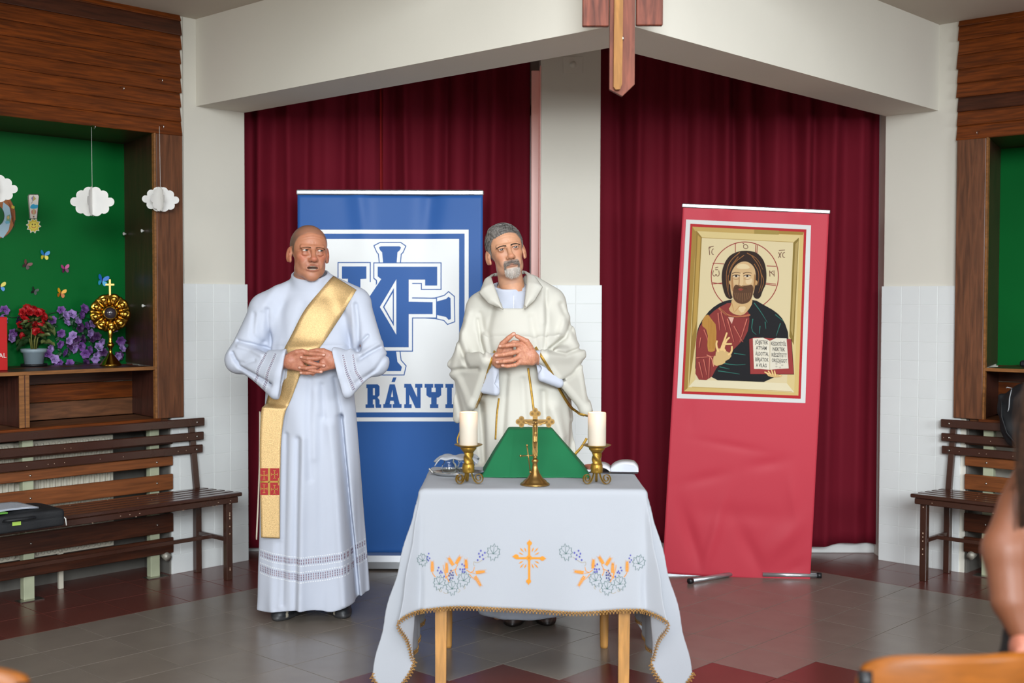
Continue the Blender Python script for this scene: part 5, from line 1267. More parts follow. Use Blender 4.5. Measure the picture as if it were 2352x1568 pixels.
for k in range(5): il([(385+k*10, 880+k*8), (392+k*9, 1090)], 2.5, '9A6A28', 12, sm=0)
# neck, head
ip([(545, 740), (540, 790), (520, 815), (560, 850), (620, 858), (660, 820), (690, 770), (680, 720)], 'D8B27C', 11, 1)
il([(545, 770), (560, 830)], 5, 'A87844', 12, 2); il([(600, 790), (560, 838)], 4, 'A87844', 12, 2); ip([(580, 800), (650, 790), (620, 850)], 'E8CC9C', 12, 1)
ip([(640, 408), (590, 412), (530, 440), (490, 500), (474, 570), (478, 640), (492, 700), (510, 735), (545, 748), (560, 700), (690, 700), (700, 740), (740, 742), (760, 680), (782, 640), (786, 560), (770, 480), (730, 430), (690, 412)], '2E1C12', 12, 2)
for P in ([(600, 420), (530, 480), (505, 560), (510, 660), (530, 730)], [(630, 440), (560, 490), (530, 560)], [(680, 440), (740, 520), (755, 620), (730, 700)], [(700, 500), (735, 560), (725, 650)], [(650, 425), (720, 460), (760, 540)], [(590, 450), (535, 520), (520, 600)], [(520, 580), (520, 690)], [(745, 560), (770, 620), (745, 690)]): il(P, 6, '8E5C30', 13, 2, sm=2)
ip([(625, 480), (580, 500), (545, 545), (536, 600), (535, 680), (548, 730), (575, 770), (620, 782), (665, 765), (690, 720), (705, 660), (712, 590), (705, 530), (670, 490)], 'D9B484', 14, 2)
ip([(560, 640), (600, 650), (650, 650), (695, 640), (690, 720), (665, 765), (620, 780), (575, 768), (548, 725)], '5E3E26', 15, 2)
ip([(540, 600), (548, 560), (556, 640), (560, 700), (542, 680)], 'B48454', 15, 1); ip([(712, 590), (700, 560), (695, 640), (690, 700), (704, 660)], 'A87848', 15, 1)
ip([(590, 500), (650, 500), (680, 535), (570, 535)], 'EBD2A4', 15, 2); ip([(600, 560), (622, 560), (626, 640), (612, 655), (596, 645)], 'E4C494', 16, 1); ip([(640, 590), (690, 600), (680, 640), (640, 640)], 'E8CCA0', 15, 1); ip([(552, 600), (592, 600), (590, 640), (560, 640)], 'DDBB8A', 15, 1)
il([(596, 575), (597, 630), (592, 650), (606, 660), (626, 655)], 4, '8A5C34', 17)
for x0 in (575, 652):
    il([(x0-28, 566), (x0, 556), (x0+30, 564)], 6, '4A2C18', 17, 3); ip([(x0-24, 585), (x0, 576), (x0+24, 584), (x0, 594)], 'E8D8C0', 17); ip(circ(x0, 584, 8, 8, 10), '2A1A10', 18); il([(x0-28, 584), (x0, 574), (x0+26, 582)], 4, '3A2010', 19); il([(x0-24, 602), (x0, 608), (x0+22, 602)], 3, '9A6A40', 18)
ip([(582, 676), (604, 668), (632, 676), (605, 686)], 'A84C3C', 18, 1); il([(585, 677), (630, 677)], 2.5, '4A1A14', 19, sm=0); il([(566, 672), (600, 660), (650, 672)], 6, '4A2E1A', 17)
for k in range(9): il([(565+k*14, 700), (575+k*11, 765-abs(k-4)*6)], 3, '8A6240', 17, 1.5, sm=0)
ip([(706, 610), (724, 620), (720, 645), (706, 650)], 'C89C64', 14, 1); ip([(536, 612), (524, 620), (528, 640), (538, 648)], 'C89C64', 14, 1)
# blessing hand
SK, SD = 'DDB87C', '8A6030'
ip([(415, 1150), (430, 1130), (500, 1160), (500, 1190), (420, 1212)], SK, 13, 1)
ip([(436, 1100), (460, 1080), (520, 1110), (548, 1130), (520, 1168), (450, 1180), (432, 1140)], SK, 14, 1)
for P in ([(452, 1110), (436, 1060), (444, 1030)], [(468, 1100), (490, 1040), (512, 975)], [(482, 1100), (505, 1030), (530, 1008)], [(500, 1105), (470, 1056), (545, 1054)], [(520, 1130), (545, 1110), (546, 1068)]): il(P, 19, SD, 14, 13); il(P, 15, SK, 15, 10)
il([(372, 1130), (405, 1145), (420, 1210)], 6, 'D0846A', 14)
# book with its text
ip([(664, 1022), (700, 1008), (955, 1020), (972, 1262), (672, 1262)], 'A03A38', 13); il([(664, 1022), (672, 1262), (972, 1262), (955, 1020)], 4, '3A1414', 14, sm=0)
ip([(690, 1014), (760, 1010), (808, 1032), (806, 1232), (740, 1226), (698, 1226)], 'EEE6D2', 15); ip([(808, 1032), (850, 1012), (922, 1014), (936, 1222), (860, 1226), (806, 1232)], 'EAE2CE', 15); il([(808, 1030), (806, 1232)], 4, 'B8A888', 16, sm=0)
for k in range(5): ip(circ(870+22*math.cos(k*1.26), 1200+16*math.sin(k*1.26), 8, 6, 8), 'C8C0B0', 17)
for P in ([(800, 1262), (770, 1246)], [(815, 1268), (795, 1238)], [(830, 1270), (818, 1232)], [(845, 1272), (838, 1236)], [(885, 1276), (870, 1268)]): il(P, 14, SD, 17, 9, sm=0); il(P, 11, SK, 18, 8, sm=0)
ip([(780, 1256), (860, 1262), (900, 1272), (860, 1286), (800, 1280)], SK, 17, 1)
def ipm(u, v, h):
    d = ray(u, v); t = ((RBL-O3) @ ey)/(d @ ey); p = O3+d*t-RBL; return rpt(p @ ex, p @ ez, .0016+h)
ic.build('icon_print', INK, rr, ipm, 9)
BOOKT = mat('book_lettering', '26201C', .6)
for txt, x, y in (('J\u00d6JJETEK', 706, 1052), ('ATY\u00c1M', 712, 1092), ('\u00c1LDOTTAI,', 708, 1132), ('B\u00cdRJ\u00c1TOK', 706, 1172), ('A VIL\u00c1G', 712, 1212), ('KEZDET\u00c9T\u0150L', 814, 1062), ('NEKTEK', 826, 1100), ('K\u00c9SZ\u00cdTETT', 818, 1140), ('ORSZ\u00c1GOT', 820, 1178)):
    cu = bpy.data.curves.new('w', 'FONT'); cu.body = txt; cu.size = 1; o_ = bpy.data.objects.new('w', cu); COL.objects.link(o_); bpy.context.view_layer.update(); wd = max(o_.dimensions.x, .01); bpy.data.objects.remove(o_); bpy.data.curves.remove(cu)
    sx_ = (90 if x < 800 else 104)/wd*(.8 if txt in ('ATY\u00c1M', 'A VIL\u00c1G', 'NEKTEK') else 1)
    text_obj(txt, 1, 'lettering', BOOKT, rr, lambda a, b, x=x, y=y, s_=sx_: ipm(1500+(x+a*s_)/3.014, 440+(y-b*36+a*s_*.045)/3.014, .0062), bold=.012)
# ================================================================== the table and its cloth
TX0, TX1, TY0, TY1, TZ = -.335, .495, 4.545, 5.150, .757
tb = thing('table', 'plywood-legged table hidden under the embroidered white cloth', 'table', ((TX0+TX1)/2, (TY0+TY1)/2, 0))
tcx, tcy = (TX0+TX1)/2, (TY0+TY1)/2
BEECH = mat('honey_beech', 'C08A48', .4, grain=.22, var=.1, vscale=4, stretch=(6, 6, .7), coat=.2)
MB().box(TX0-tcx+.01, TX1-tcx-.01, TY0-tcy+.01, TY1-tcy-.01, .728, .750, .004).build('tabletop', BEECH, tb)
MB().box(TX0-tcx+.05, TX1-tcx-.05, TY0-tcy+.05, TY1-tcy-.05, .66, .728, .003).build('apron', BEECH, tb)
for sx, sy in ((TX0+.068, TY0+.045), (TX1-.068, TY0+.045), (TX1-.103, TY1-.055), (TX0+.068, TY1-.055)):
    x, y = sx-tcx, sy-tcy
    if sy < 4.8:
        MB().prism([(-.020, -.02), (.020, -.02), (.026, .70), (-.022, .70)], -.016, .016, Matrix.Translation((x, y, .02)) @ Matrix.Rotation(pi/2, 4, 'X')).build('leg', BEECH, tb)
    else: MB().lathe([(.0155, 0), (.017, .01), (.019, .10), (.020, .70)], (x, y, 0), 16).build('leg', BEECH, tb)
FD, SD_ = .455, .66                     # front and side drop
cl = thing('tablecloth', 'white tablecloth embroidered with a golden cross, wheat and grapes, gold lace hem', 'tablecloth', (tcx, tcy, TZ))
CLOTH = mat('white_table_linen', 'A9ADB4', .75, bump=.12, bscale=500, var=.012, vscale=4)
def tri_wave(a):                        # cloth angle 0..90 around a corner -> swing of the flap away from vertical
    k = a/22.5; j = int(min(k, 3.999)); f = k-j; v = f if j % 2 == 0 else 1-f
    return 22.5*(v-.10*math.sin(2*pi*v)/2)
def cloth_pt(p, q, px_):                # p from the left cloth edge side (-: over the left), q (-: over the front)
    W_, D_ = TX1-TX0, TY1-TY0
    ox = -p if p < 0 else (p-W_ if p > W_ else 0); sx = -1 if p < 0 else 1
    oy = -q if q < 0 else (q-D_ if q > D_ else 0); sy = -1 if q < 0 else 1
    bx = min(max(p, 0), W_)+TX0-tcx; by = min(max(q, 0), D_)+TY0-tcy; r0 = .012
    def drop(d): 
        if d < r0*1.57: a = d/r0; return r0*math.sin(a)-r0, -(r0-r0*math.cos(a))
        return 0., -(d-r0*.57)
    if ox == 0 and oy == 0: 
        return (bx, by, .0012*math.sin(p*22)*math.sin(q*17))
    if ox == 0:
        o_, z = drop(oy); wv = .010*math.sin(p*9+1.0)+.006*math.sin(p*21+2); k = min(1, oy/.45)
        edge = min(p, W_-p); pl = .012*k*math.exp(-(edge/.06)**2)
        return (bx+.004*k*math.sin(p*14), by+sy*(o_+.012+wv*k*k+.02*k+pl), z+.010*k*math.sin(p*8.0+.4))
    if oy == 0:
        o_, z = drop(ox); k = min(1, ox/.5); wv = .016*math.sin(q*15+1)+.010*math.sin(q*31)
        return (bx+sx*(o_+.012+.034*k+wv*k), by, z)
    rho = math.hypot(ox, oy); al = math.degrees(math.atan2(ox, oy))       # 0 = front, 90 = side
    tau = math.radians(tri_wave(al)*1.0)
    ang = [math.radians(a) for a in (38, 78)]; w_ = smooth(40, 50, np.array([al]))[0]
    A = ang[0]*(1-w_)+ang[1]*w_
    dx, dy = math.sin(A)*sx, math.cos(A)*sy
    base = .012+.026*min(1, rho/.5)*1.; bx0 = sx*(base*(al/90)**.7+.010*min(1, rho/.5)*(al/90)); by0 = sy*(base*(1-al/90)**.6)
    s = rho*math.sin(tau)*.55+.004*math.sin(rho*30+al*.2)
    return (bx+bx0+dx*s, by+by0+dy*s*.8, -rho*math.cos(tau*.55)+.004)
NS = .0115; ps = [-SD_+NS*i for i in range(int((TX1-TX0+2*SD_)/NS)+1)]; qs = [-FD+NS*i for i in range(int((TY1-TY0+2*FD)/NS)+1)]
V = np.array([cloth_pt(p, q, 0) for p in ps for q in qs]); nq = len(qs)
for _ in range(2):                       # relax the pleats a little
    Gd = V.reshape(len(ps), nq, 3); S = Gd.copy(); S[1:-1, 1:-1] = .5*Gd[1:-1, 1:-1]+.125*(Gd[:-2, 1:-1]+Gd[2:, 1:-1]+Gd[1:-1, :-2]+Gd[1:-1, 2:]); V = S.reshape(-1, 3)
V[:, 2] = np.maximum(V[:, 2], .006-TZ)
Fq = [(i*nq+j, (i+1)*nq+j, (i+1)*nq+j+1, i*nq+j+1) for i in range(len(ps)-1) for j in range(nq-1)]
npmesh('cloth', V, Fq, CLOTH, cl).modifiers.new('t', 'SOLIDIFY').thickness = .0012
cb = bvh_of(V, Fq); Gd = V.reshape(len(ps), nq, 3)
hem = [Gd[i, 0] for i in range(len(ps))]
left = [Gd[0, j] for j in range(nq)]; right = [Gd[-1, j] for j in range(nq)]
GL = mat('gold_lace', 'B58A4E', .45, .5, bump=.5, bscale=300, var=.35, vscale=120)
def lace_edge(E, nm):
    mb = MB(); dist = 0; E = [Vector(e) for e in E]; nxt = 0.; step = .0125
    for a, b in zip(E[:-1], E[1:]):
        L_ = (b-a).length; t = (b-a).normalized() if L_ > 1e-6 else Vector((1, 0, 0)); dn = Vector((0, 0, -1)); dn = (dn-t*dn.dot(t)); dn = dn.normalized() if dn.length > .2 else Vector((0, -.5, -.8)); n = t.cross(dn)
        while nxt < dist+L_:
            p = a+t*(nxt-dist)
            mb.tube([p-t*.006-n*.001, p-t*.003+dn*.006, p+dn*.011, p+t*.003+dn*.006, p+t*.006-n*.001], .0019, 4)
            mb.ball(tuple(p+dn*.012-n*.001), .0030, 5, 4); mb.ball(tuple(p-dn*.001-n*.001), (.0055, .0022, .0035), 5, 4); nxt += step
        dist += L_
    return mb.build(nm, GL, cl, kind='stuff')
lace_edge(hem, 'gold_lace_hem'); lace_edge(left, 'gold_lace_hem'); lace_edge(right, 'gold_lace_hem')
# embroidery, drawn in the pixel frame of a detail view of the cloth
em = Print(); E_ = lambda P: [(860+x/3.027, 1050+y/3.027) for x, y in P]
EO, EG, EB, ET = 'D88A1C', '2E5F58', '4A4AA0', 'A89878'
def el(P, w, c, l=1, w1=None, closed=False, sm=0):
    if sm: P = smooth_poly(P, sm, closed)
    em.line(E_(P), w/3.027, c, l, None if w1 is None else w1/3.027, closed)
def ep(P, c, l=1): em.poly(E_(P), c, l)
ep(rect(1068, 600, 1084, 860), EO); ep(rect(985, 692, 1165, 707), EO)
for cx, cy, dx, dy in ((1078, 596, 0, -1), (1072, 860, 0, 1), (985, 688, -1, 0), (1168, 702, 1, 0)):
    ep(circ(cx, cy, 18, 16, 12), EO, 2); ep([(cx+dx*10-dy*8, cy+dy*10-dx*8), (cx+dx*28, cy+dy*28), (cx+dx*10+dy*8, cy+dy*10+dx*8)], EO, 3)
ep(circ(1075, 698, 20, 19, 14), EO, 3); ep(circ(1075, 698, 9, 9, 10), 'C07810', 4)
for sx in (-1, 1):
    for sy in (-1, 1):
        for a in (28, 48, 66):
            c, s = math.cos(math.radians(a))*sx, math.sin(math.radians(a))*sy; r0 = 42 if a != 48 else 50; r1 = [82, 96, 80][(28, 48, 66).index(a)]
            x0, y0, x1, y1 = 1075+c*r0, 698+s*r0, 1075+c*r1, 698+s*r1; nx, ny = -s*5, c*5; xm, ym = x0+(x1-x0)*.6, y0+(y1-y0)*.6
            ep([(x0, y0), (xm+nx, ym+ny), (x1, y1), (xm-nx, ym-ny)], EO, 1)
def leaf(cx, cy, s, rot=0, mir=1):
    base = [(0, -62), (10, -42), (24, -48), (26, -30), (44, -26), (38, -8), (46, 8), (32, 14), (34, 34), (16, 30), (10, 58), (0, 44), (-12, 60), (-16, 32), (-36, 36), (-32, 14), (-46, 6), (-38, -8), (-44, -28), (-26, -28), (-24, -46), (-10, -40)]
    c, sn = math.cos(math.radians(rot)), math.sin(math.radians(rot)); P = [(cx+mir*s*(x*c-y*sn), cy+s*(x*sn+y*c)) for x, y in base]
    el(P, 3.6, EG, 2, closed=True)
    for tx, ty in ((0, -44), (28, -26), (-28, -26), (26, 8), (-26, 10)): el([(cx+mir*s*(-4*c-8*sn)*0+mir*s*(0*c-10*sn), cy+s*10*c), (cx+mir*s*(tx*c-ty*sn), cy+s*(tx*sn+ty*c))], 3, EG, 2, 1.5)
def grapes(pts, r=7.5, c=EB):
    for x, y in pts: ep(circ(x, y, r*.8, r, 8), c, 2)
def wheat(x0, y0, x1, y1, n=6):
    dx, dy = x1-x0, y1-y0; L_ = math.hypot(dx, dy); dx, dy = dx/L_, dy/L_; nx, ny = -dy, dx
    for i in range(n):
        f = i/n; cx, cy = x0+dx*L_*f, y0+dy*L_*f; w_ = 13*(1-.5*f)
        for sg in (-1, 1):
            bx, by = cx+nx*sg*w_*.55, cy+ny*sg*w_*.55; ep([(cx, cy), (bx+nx*sg*5-dx*3, by+ny*sg*5-dy*3), (bx+dx*13, by+dy*13), (cx+dx*6, cy+dy*6)], EO, 2)
            el([(bx+dx*8, by+dy*8), (bx+dx*26+nx*sg*9, by+dy*26+ny*sg*9)], 2, EO, 2, 1)
    ep([(x1-dx*10+nx*5, y1-dy*10+ny*5), (x1+dx*10, y1+dy*10), (x1-dx*10-nx*5, y1-dy*10-ny*5)], EO, 2)
def cluster(M_):
    m = lambda P: [(M_(x), y) for x, y in P]; mir = 1 if M_(1)-M_(0) > 0 else -1
    leaf(M_(828), 660, 1.0, 6, mir); leaf(M_(452), 872, .92, 10, mir); leaf(M_(540), 905, .92, -6, mir); leaf(M_(622), 848, .95, 14, mir)
    grapes(m([(740, 648), (727, 668), (752, 678), (768, 662), (733, 690), (757, 706), (718, 712)]))
    grapes(m([(447, 765), (440, 785), (462, 790), (455, 803), (470, 800), (485, 826)]), 7)
    grapes(m([(610, 742), (625, 752), (596, 776), (614, 778), (628, 775), (612, 794), (626, 796)]), 7.5)
    grapes(m([(533, 786), (545, 800), (526, 804), (534, 816), (547, 818), (520, 822), (530, 838), (545, 838), (522, 850)]), 7, '3A3A78')
    for a in ((640, 770, 636, 712), (548, 748, 518, 700), (568, 738, 596, 692), (503, 800, 502, 735), (706, 800, 765, 792), (700, 826, 738, 890), (403, 790, 402, 725)): wheat(M_(a[0]), a[1], M_(a[2]), a[3])
    for P in ([(520, 865), (495, 820), (480, 770), (478, 745)], [(505, 830), (525, 800), (550, 780), (575, 775)], [(575, 820), (560, 790), (570, 760), (582, 745)], [(640, 780), (665, 800), (700, 805)], [(665, 800), (690, 790), (695, 760)], [(660, 810), (680, 835), (700, 850)], [(425, 832), (400, 800), (395, 740)], [(495, 840), (500, 790)]): el(m(P), 6, EO, 1, 3, sm=2)
    for P in ([(780, 690), (750, 712), (715, 735), (690, 720), (688, 748), (700, 752)], [(447, 912), (455, 935), (470, 928), (462, 915)], [(480, 935), (500, 948), (515, 935)], [(580, 940), (598, 925), (585, 912)], [(622, 890), (634, 905), (620, 915)]): el(m(P), 2.6, ET, 1, sm=2)
cluster(lambda x: x); cluster(lambda x: 2159-x)
leaf(335, 712, .8, -12); leaf(1838, 730, .95, 14)
grapes([(378, 668), (370, 690), (384, 700), (376, 716), (366, 706)], 6.5); grapes([(1780, 680), (1772, 700), (1786, 712), (1776, 726)], 6.5)
ce = caster(cb, None, .0012)
def emap(u, v, h):
    p = atY(u, v, 4.50); x = (p[0]-tcx); z = p[2]-TZ
    r = cb.ray_cast(Vector((x, -3, z)), Vector((0, 1, 0)), 6)
    if r[0] is None: return (x, 9, z)
    Y = r[0].y+tcy; p = atY(u, v, Y); x = p[0]-tcx; z = p[2]-TZ; r2 = cb.ray_cast(Vector((x, -3, z)), Vector((0, 1, 0)), 6)
    if r2[0] is None or abs(r2[0].y-r[0].y) > .05: return (x, 9, z)
    return (x, r2[0].y-.0016-h, z)
em.build('embroidery', mat('embroidery_thread'), cl, emap, 40, kind='stuff')
# ================================================================== things on the table
ANT = mat('antique_gold_paint', '9C7A30', .38, .75, var=.15, vscale=40)
WAX = mat('ivory_wax', 'E6DECC', .5, sss=.4)
def wax_glow():
    m = bpy.data.materials.new('lit_wax'); m.use_nodes = True; nt = m.node_tree; N = nt.nodes; L = nt.links; p = N['Principled BSDF']
    p.inputs['Base Color'].default_value = lin('CCC2B2'); p.inputs['Roughness'].default_value = .5
    tc = N.new('ShaderNodeTexCoord'); sp = N.new('ShaderNodeSeparateXYZ'); L.new(tc.outputs['Object'], sp.inputs[0])
    mr = N.new('ShaderNodeMapRange'); mr.interpolation_type = 'SMOOTHSTEP'; mr.inputs[1].default_value = .055; mr.inputs[2].default_value = .128; mr.inputs[3].default_value = 0; mr.inputs[4].default_value = .42
    L.new(sp.outputs['Z'], mr.inputs[0]); L.new(mr.outputs[0], p.inputs['Emission Strength']); p.inputs['Emission Color'].default_value = lin('FFB478'); return m
WAXG = wax_glow()
CYL = mat('dull_yellow', 'FFFFFF') if False else None
def candlestick(x, y, rz, lab1, lab2):
    t = thing('candlestick', lab1, 'candlestick', (x, y, TZ+.0015), rz, 'gold scroll-footed candlesticks')
    MB().lathe([(.006, .128), (.052, .1475), (.055, .150), (.052, .151), (.034, .145), (.0, .145)], n=40, caps=False).build('drip_pan', ANT, t)
    MB().lathe([(.030, .140), (.031, .134), (.024, .126), (.020, .120)], n=24).build('cup', ANT, t)
    mb = MB(); n = 20; prof = []
    V = []; m = 22
    for i in range(m+1):
        z = .078+.046*i/m
        for k in range(n):
            a = 2*pi*k/n; r = .0175+.0022*math.cos(3*a+i*.42); V.append((r*math.cos(a), r*math.sin(a), z))
    mb.add(V, [(i*n+k, i*n+(k+1) % n, (i+1)*n+(k+1) % n, (i+1)*n+k) for i in range(m) for k in range(n)]); mb.build('twisted_stem', ANT, t)
    MB().lathe([(.012, .040), (.022, .042), (.023, .046), (.023, .072), (.020, .078), (.012, .080)], n=28).build('collar', ANT, t)
    for k in range(3):
        a = -pi/2+pi+2*pi*k/3
        pts = []
        for i in range(30):                       # scroll foot in its own radial plane
            s = i/29
            if s < .42: q = s/.42; r = .012+.030*q**1.6; z = .046-.046*math.sin(q*pi/2)**1.1+.0025
            else:
                q = (s-.42)/.58; an = -pi/2+q*2*pi*1.45; rr_ = .0205*(1-.72*q); cx_, cz = .042, .0230
                r = cx_+rr_*math.cos(an); z = cz+rr_*math.sin(an)
            pts.append((r, z))
        mb = MB(); w_ = .0045; V = []
        for i, (r, z) in enumerate(pts):
            r2, z2 = pts[min(i+1, 29)]; r1, z1 = pts[max(i-1, 0)]; d = Vector((r2-r1, z2-z1)).normalized(); nn = Vector((-d.y, d.x))*.0013
            for sy in (-1, 1):
                for sn in (-1, 1):
                    rr2 = r+nn.x*sn; V.append((rr2*math.cos(a)-sy*w_*math.sin(a), rr2*math.sin(a)+sy*w_*math.cos(a), max(z+nn.y*sn, .0008)))
        Fc = []
        for i in range(29):
            b = i*4; Fc += [(b, b+1, b+5, b+4), (b+1, b+3, b+7, b+5), (b+3, b+2, b+6, b+7), (b+2, b, b+4, b+6)]
        Fc += [(0, 2, 3, 1), (116, 117, 119, 118)]
        mb.add(V, Fc, smooth=False); mb.build('scroll_foot', ANT, t)
        c = (.0236*math.cos(a+pi/3), .0236*math.sin(a+pi/3), .058); mb = MB()
        for j in range(6): an = j*pi/3; u = Vector((-math.sin(a+pi/3), math.cos(a+pi/3), 0))*math.cos(an)*.0045+Vector((0, 0, 1))*math.sin(an)*.0045; mb.ball(tuple(Vector(c)+u), .0022, 6, 5)
        mb.ball(c, .0022, 6, 5); mb.build('rosette', ANT, t)
    cn = thing('candle', lab2, 'candle', (x, y, TZ+.1475), 0, 'lit pillar candles')
    MB().lathe([(0, 0), (.0345, 0), (.0350, .003), (.0350, .124), (.0335, .1285), (.030, .1275), (.012, .118), (0, .117)], n=40, caps=False).build('wax', WAXG, cn)
    MB().tube([(0, 0, .116), (.001, 0, .125)], .0012, 6).build('wick', BLK, cn)
candlestick(-.166, 4.665, .18, 'gold candlestick with scroll feet at the left of the table', 'lit ivory pillar candle at the left of the table')
candlestick(.327, 4.665, -.04, 'gold candlestick with scroll feet at the right of the table', 'lit ivory pillar candle at the right of the table')
for x in (-.166, .327):
    l = bpy.data.lights.new('candle_light', 'POINT'); l.energy = .35; l.color = (1, .62, .3); l.shadow_soft_size = .012; o = link(bpy.data.objects.new('candle_light', l)); o.location = (x, 4.665, TZ+.1475+.142)
# crucifix
BRS = mat('aged_brass', 'A8844C', .28, .9, var=.22, vscale=30)
BRD = mat('darkened_brass', '6E5430', .4, .85)
CX, CY = .089, 4.632
cf = thing('crucifix', 'standing brass crucifix with a figure on trefoil arms, on a round base', 'crucifix', (CX, CY, TZ+.0015))
MB().lathe([(0, 0), (.056, 0), (.057, .003), (.052, .008), (.046, .011), (.044, .016), (.030, .026), (.018, .045), (.011, .065), (.009, .080), (.011, .086), (.014, .090), (.012, .096), (.008, .100), (.0, .101)], n=48, caps=False).build('base', BRS, cf)
def trefoil(cx, cz, dx, dz):
    P = []; 
    for a0, cx_, cz_ in ((0, cx+dx*.012, cz+dz*.012), (1, cx+dz*.011, cz-dx*.011), (2, cx-dz*.011, cz+dx*.011)): P.append(circ(cx_, cz_, .0105, n=16))
    return P
RX = Matrix.Rotation(pi/2, 4, 'X')
mb = MB().prism([(-.0095, .110), (.0095, .110), (.0095, .278), (-.0095, .278)], -.004, .004, RX).prism([(-.056, .232), (.056, .232), (.056, .250), (-.056, .250)], -.004, .004, RX)
for c in ((0, .272, 0, 1), (-.052, .241, -1, 0), (.052, .241, 1, 0), (0, .128, 0, 0)):
    for k, P in enumerate(trefoil(*c)): mb.prism(P, -.0042-.0003*k, .0042+.0003*k, RX)
mb.build('cross', BRS, cf)
mb = MB()
for c in ((0, .272, 0, 1), (-.052, .241, -1, 0), (.052, .241, 1, 0)):
    for P in trefoil(*c):
        x = sum(p[0] for p in P)/len(P); z = sum(p[1] for p in P)/len(P); mb.prism(circ(x, z, .0055, n=12), .0044, .0056, RX)
mb.prism([(-.006, .142), (.006, .120), (.006, .235), (-.006, .235)], .0041, .0052, RX).prism([(-.048, .236), (.048, .236), (.048, .246), (-.048, .246)], .0041, .0050, RX).build('inlay', BRD, cf)
def corpus(P):
    d = d_cap(P, (0, -.012, .225), (.001, -.012, .200), .0070, .0050); d = smin(d, d_ell(P, (.002, -.0135, .2385), (.0045, .005, .006)), .003)
    d = smin(d, d_ell(P, (.001, -.012, .194), (.0070, .0055, .0075)), .004)
    for s in (-1, 1):
        d = smin(d, d_chain(P, [(s*.006, -.011, .227), (s*.022, -.009, .232), (s*.040, -.008, .241)], [.0026, .0022, .0018]), .002)
        d = smin(d, d_chain(P, [(s*.003, -.012, .190), (s*.0036, -.015, .168), (s*.001, -.010, .145)], [.0042, .0034, .0022]), .002)
    return d
V, Fq = sdf_mesh(corpus, (-.048, -.026, .135), (.048, .002, .252), .0011); npmesh('figure', V, Fq, BRS, cf)
MB().prism([(-.007, .255), (.007, .255), (.007, .262), (-.007, .262)], .004, .0055, RX).build('title_plate', BRS, cf)
MB().lathe([(.006, .100), (.009, .106), (.006, .112)], n=16).build('knop', BRS, cf)
lc = thing('small_cross', 'thin brass processional cross leaning against the crucifix base', 'cross', (CX-.030, CY-.012, TZ+.0015))
mb = MB().tube([(.012, .0, .052), (-.001, -.002, .150)], .0022, 8).tube([(-.023, -.002, .112), (.026, -.002, .114)], .0022, 8)
for q, d in (((-.001, -.002, .152), (0, 0, 1)), ((-.025, -.002, .112), (-1, 0, 0)), ((.028, -.002, .114), (1, 0, 0)), ((.012, 0, .050), (0, 0, -1))): mb.ball(q, (.0046, .002, .0046), 6, 4)
mb.build('cross_bar', BRS, lc)
# green cloth over the book stand
gs = thing('book_stand', 'book stand draped in a plain green cloth behind the crucifix', 'stand', (.095, 4.95, TZ+.0015))
def gsp(P):
    x, y, z = P.T; t = np.clip(z/.172, 0, 1)
    yf = -.135+.20*t; yb = .16; xl = -.218+.108*t*1.0-.0*t; xr = .222-.150*t
    d = np.maximum(np.maximum((xl-x)*.86, (x-xr)*.76), np.maximum((yf-y)*.68, y-yb)); d = smax(d, z-.174+.0*x, .008); 
    d = d-.0015*np.sin(x*40+z*20)*(1-t)+.002*np.exp(-((x+.085+.14*(.17-z))/.006)**2)*(y < .1)
    return np.maximum(d, -z)-.0
V, Fq = sdf_mesh(gsp, (-.24, -.16, -.008), (.24, .18, .19), .0045); V[:, 2] = np.maximum(V[:, 2], 0); npmesh('green_cloth', V, Fq, mat('emerald_cloth', '0A6B40', .8, bump=.15, bscale=600, var=.04, vscale=6), gs)
# cruets on a silver tray
SIL = mat('silver_plate', 'C8C8C8', .25, .95, bump=.2, bscale=80)
GLS = mat('cut_glass', 'F4F8F8', .04, trans=1., ior=1.45)
tr = thing('cruet_tray', 'small silver tray with a ribbed rim holding the glass cruets', 'tray', (-.215, 4.895, TZ+.0015))
mb = MB(); mb.lathe([(0, .003), (.8, .003), (.9, .006), (1.0, .012), (1.02, .014), (1.0, .010), (.86, 0), (0, 0)], n=40, caps=False); mb.v = [(x*.105*(1 if abs(z) < 9 else 1), y*.062, z) for x, y, z in mb.v]; mb.build('dish', SIL, tr)
mb = MB()
for s in (-1, 1):
    for k in range(5): mb.ball((s*(.105+.003*k), -.012+.006*k, .012+.002*k), (.004, .004, .006), 8, 6)
mb.build('handle', SIL, tr)
def cruet(x, y, lab, s=1.):
    c = thing('glass_cruet', lab, 'cruet', (x, y, TZ+.0055), 0, 'glass cruets on the silver tray')
    n = 28; prof = [(.020, 0), (.026, .006), (.031, .022), (.026, .038), (.018, .048), (.022, .062), (.024, .066)]; V = []
    for r, z in prof:
        for k in range(n): a = 2*pi*k/n; rr_ = r*(1+.05*(k % 2))*s; V.append((rr_*math.cos(a), rr_*math.sin(a), z*s))
    m = len(prof); Fc = [(i*n+k, i*n+(k+1) % n, (i+1)*n+(k+1) % n, (i+1)*n+k) for i in range(m-1) for k in range(n)]+[tuple(range(n))[::-1]]
    o = MB().add(V, Fc).build('vessel', GLS, c, solid=.002)
    MB().tube([(.020*s, 0, .060*s), (.038*s, 0, .056*s), (.040*s, 0, .036*s), (.028*s, 0, .020*s)], .003, 8).build('handle', GLS, c)
cruet(-.252, 4.89, 'clear glass cruet under the folded napkin, left one on the tray'); cruet(-.190, 4.90, 'clear glass cruet behind the left candlestick, right one on the tray')
nk_ = thing('napkin', 'folded white linen napkin laid over the glass cruets', 'napkin', (-.22, 4.895, TZ+.074))
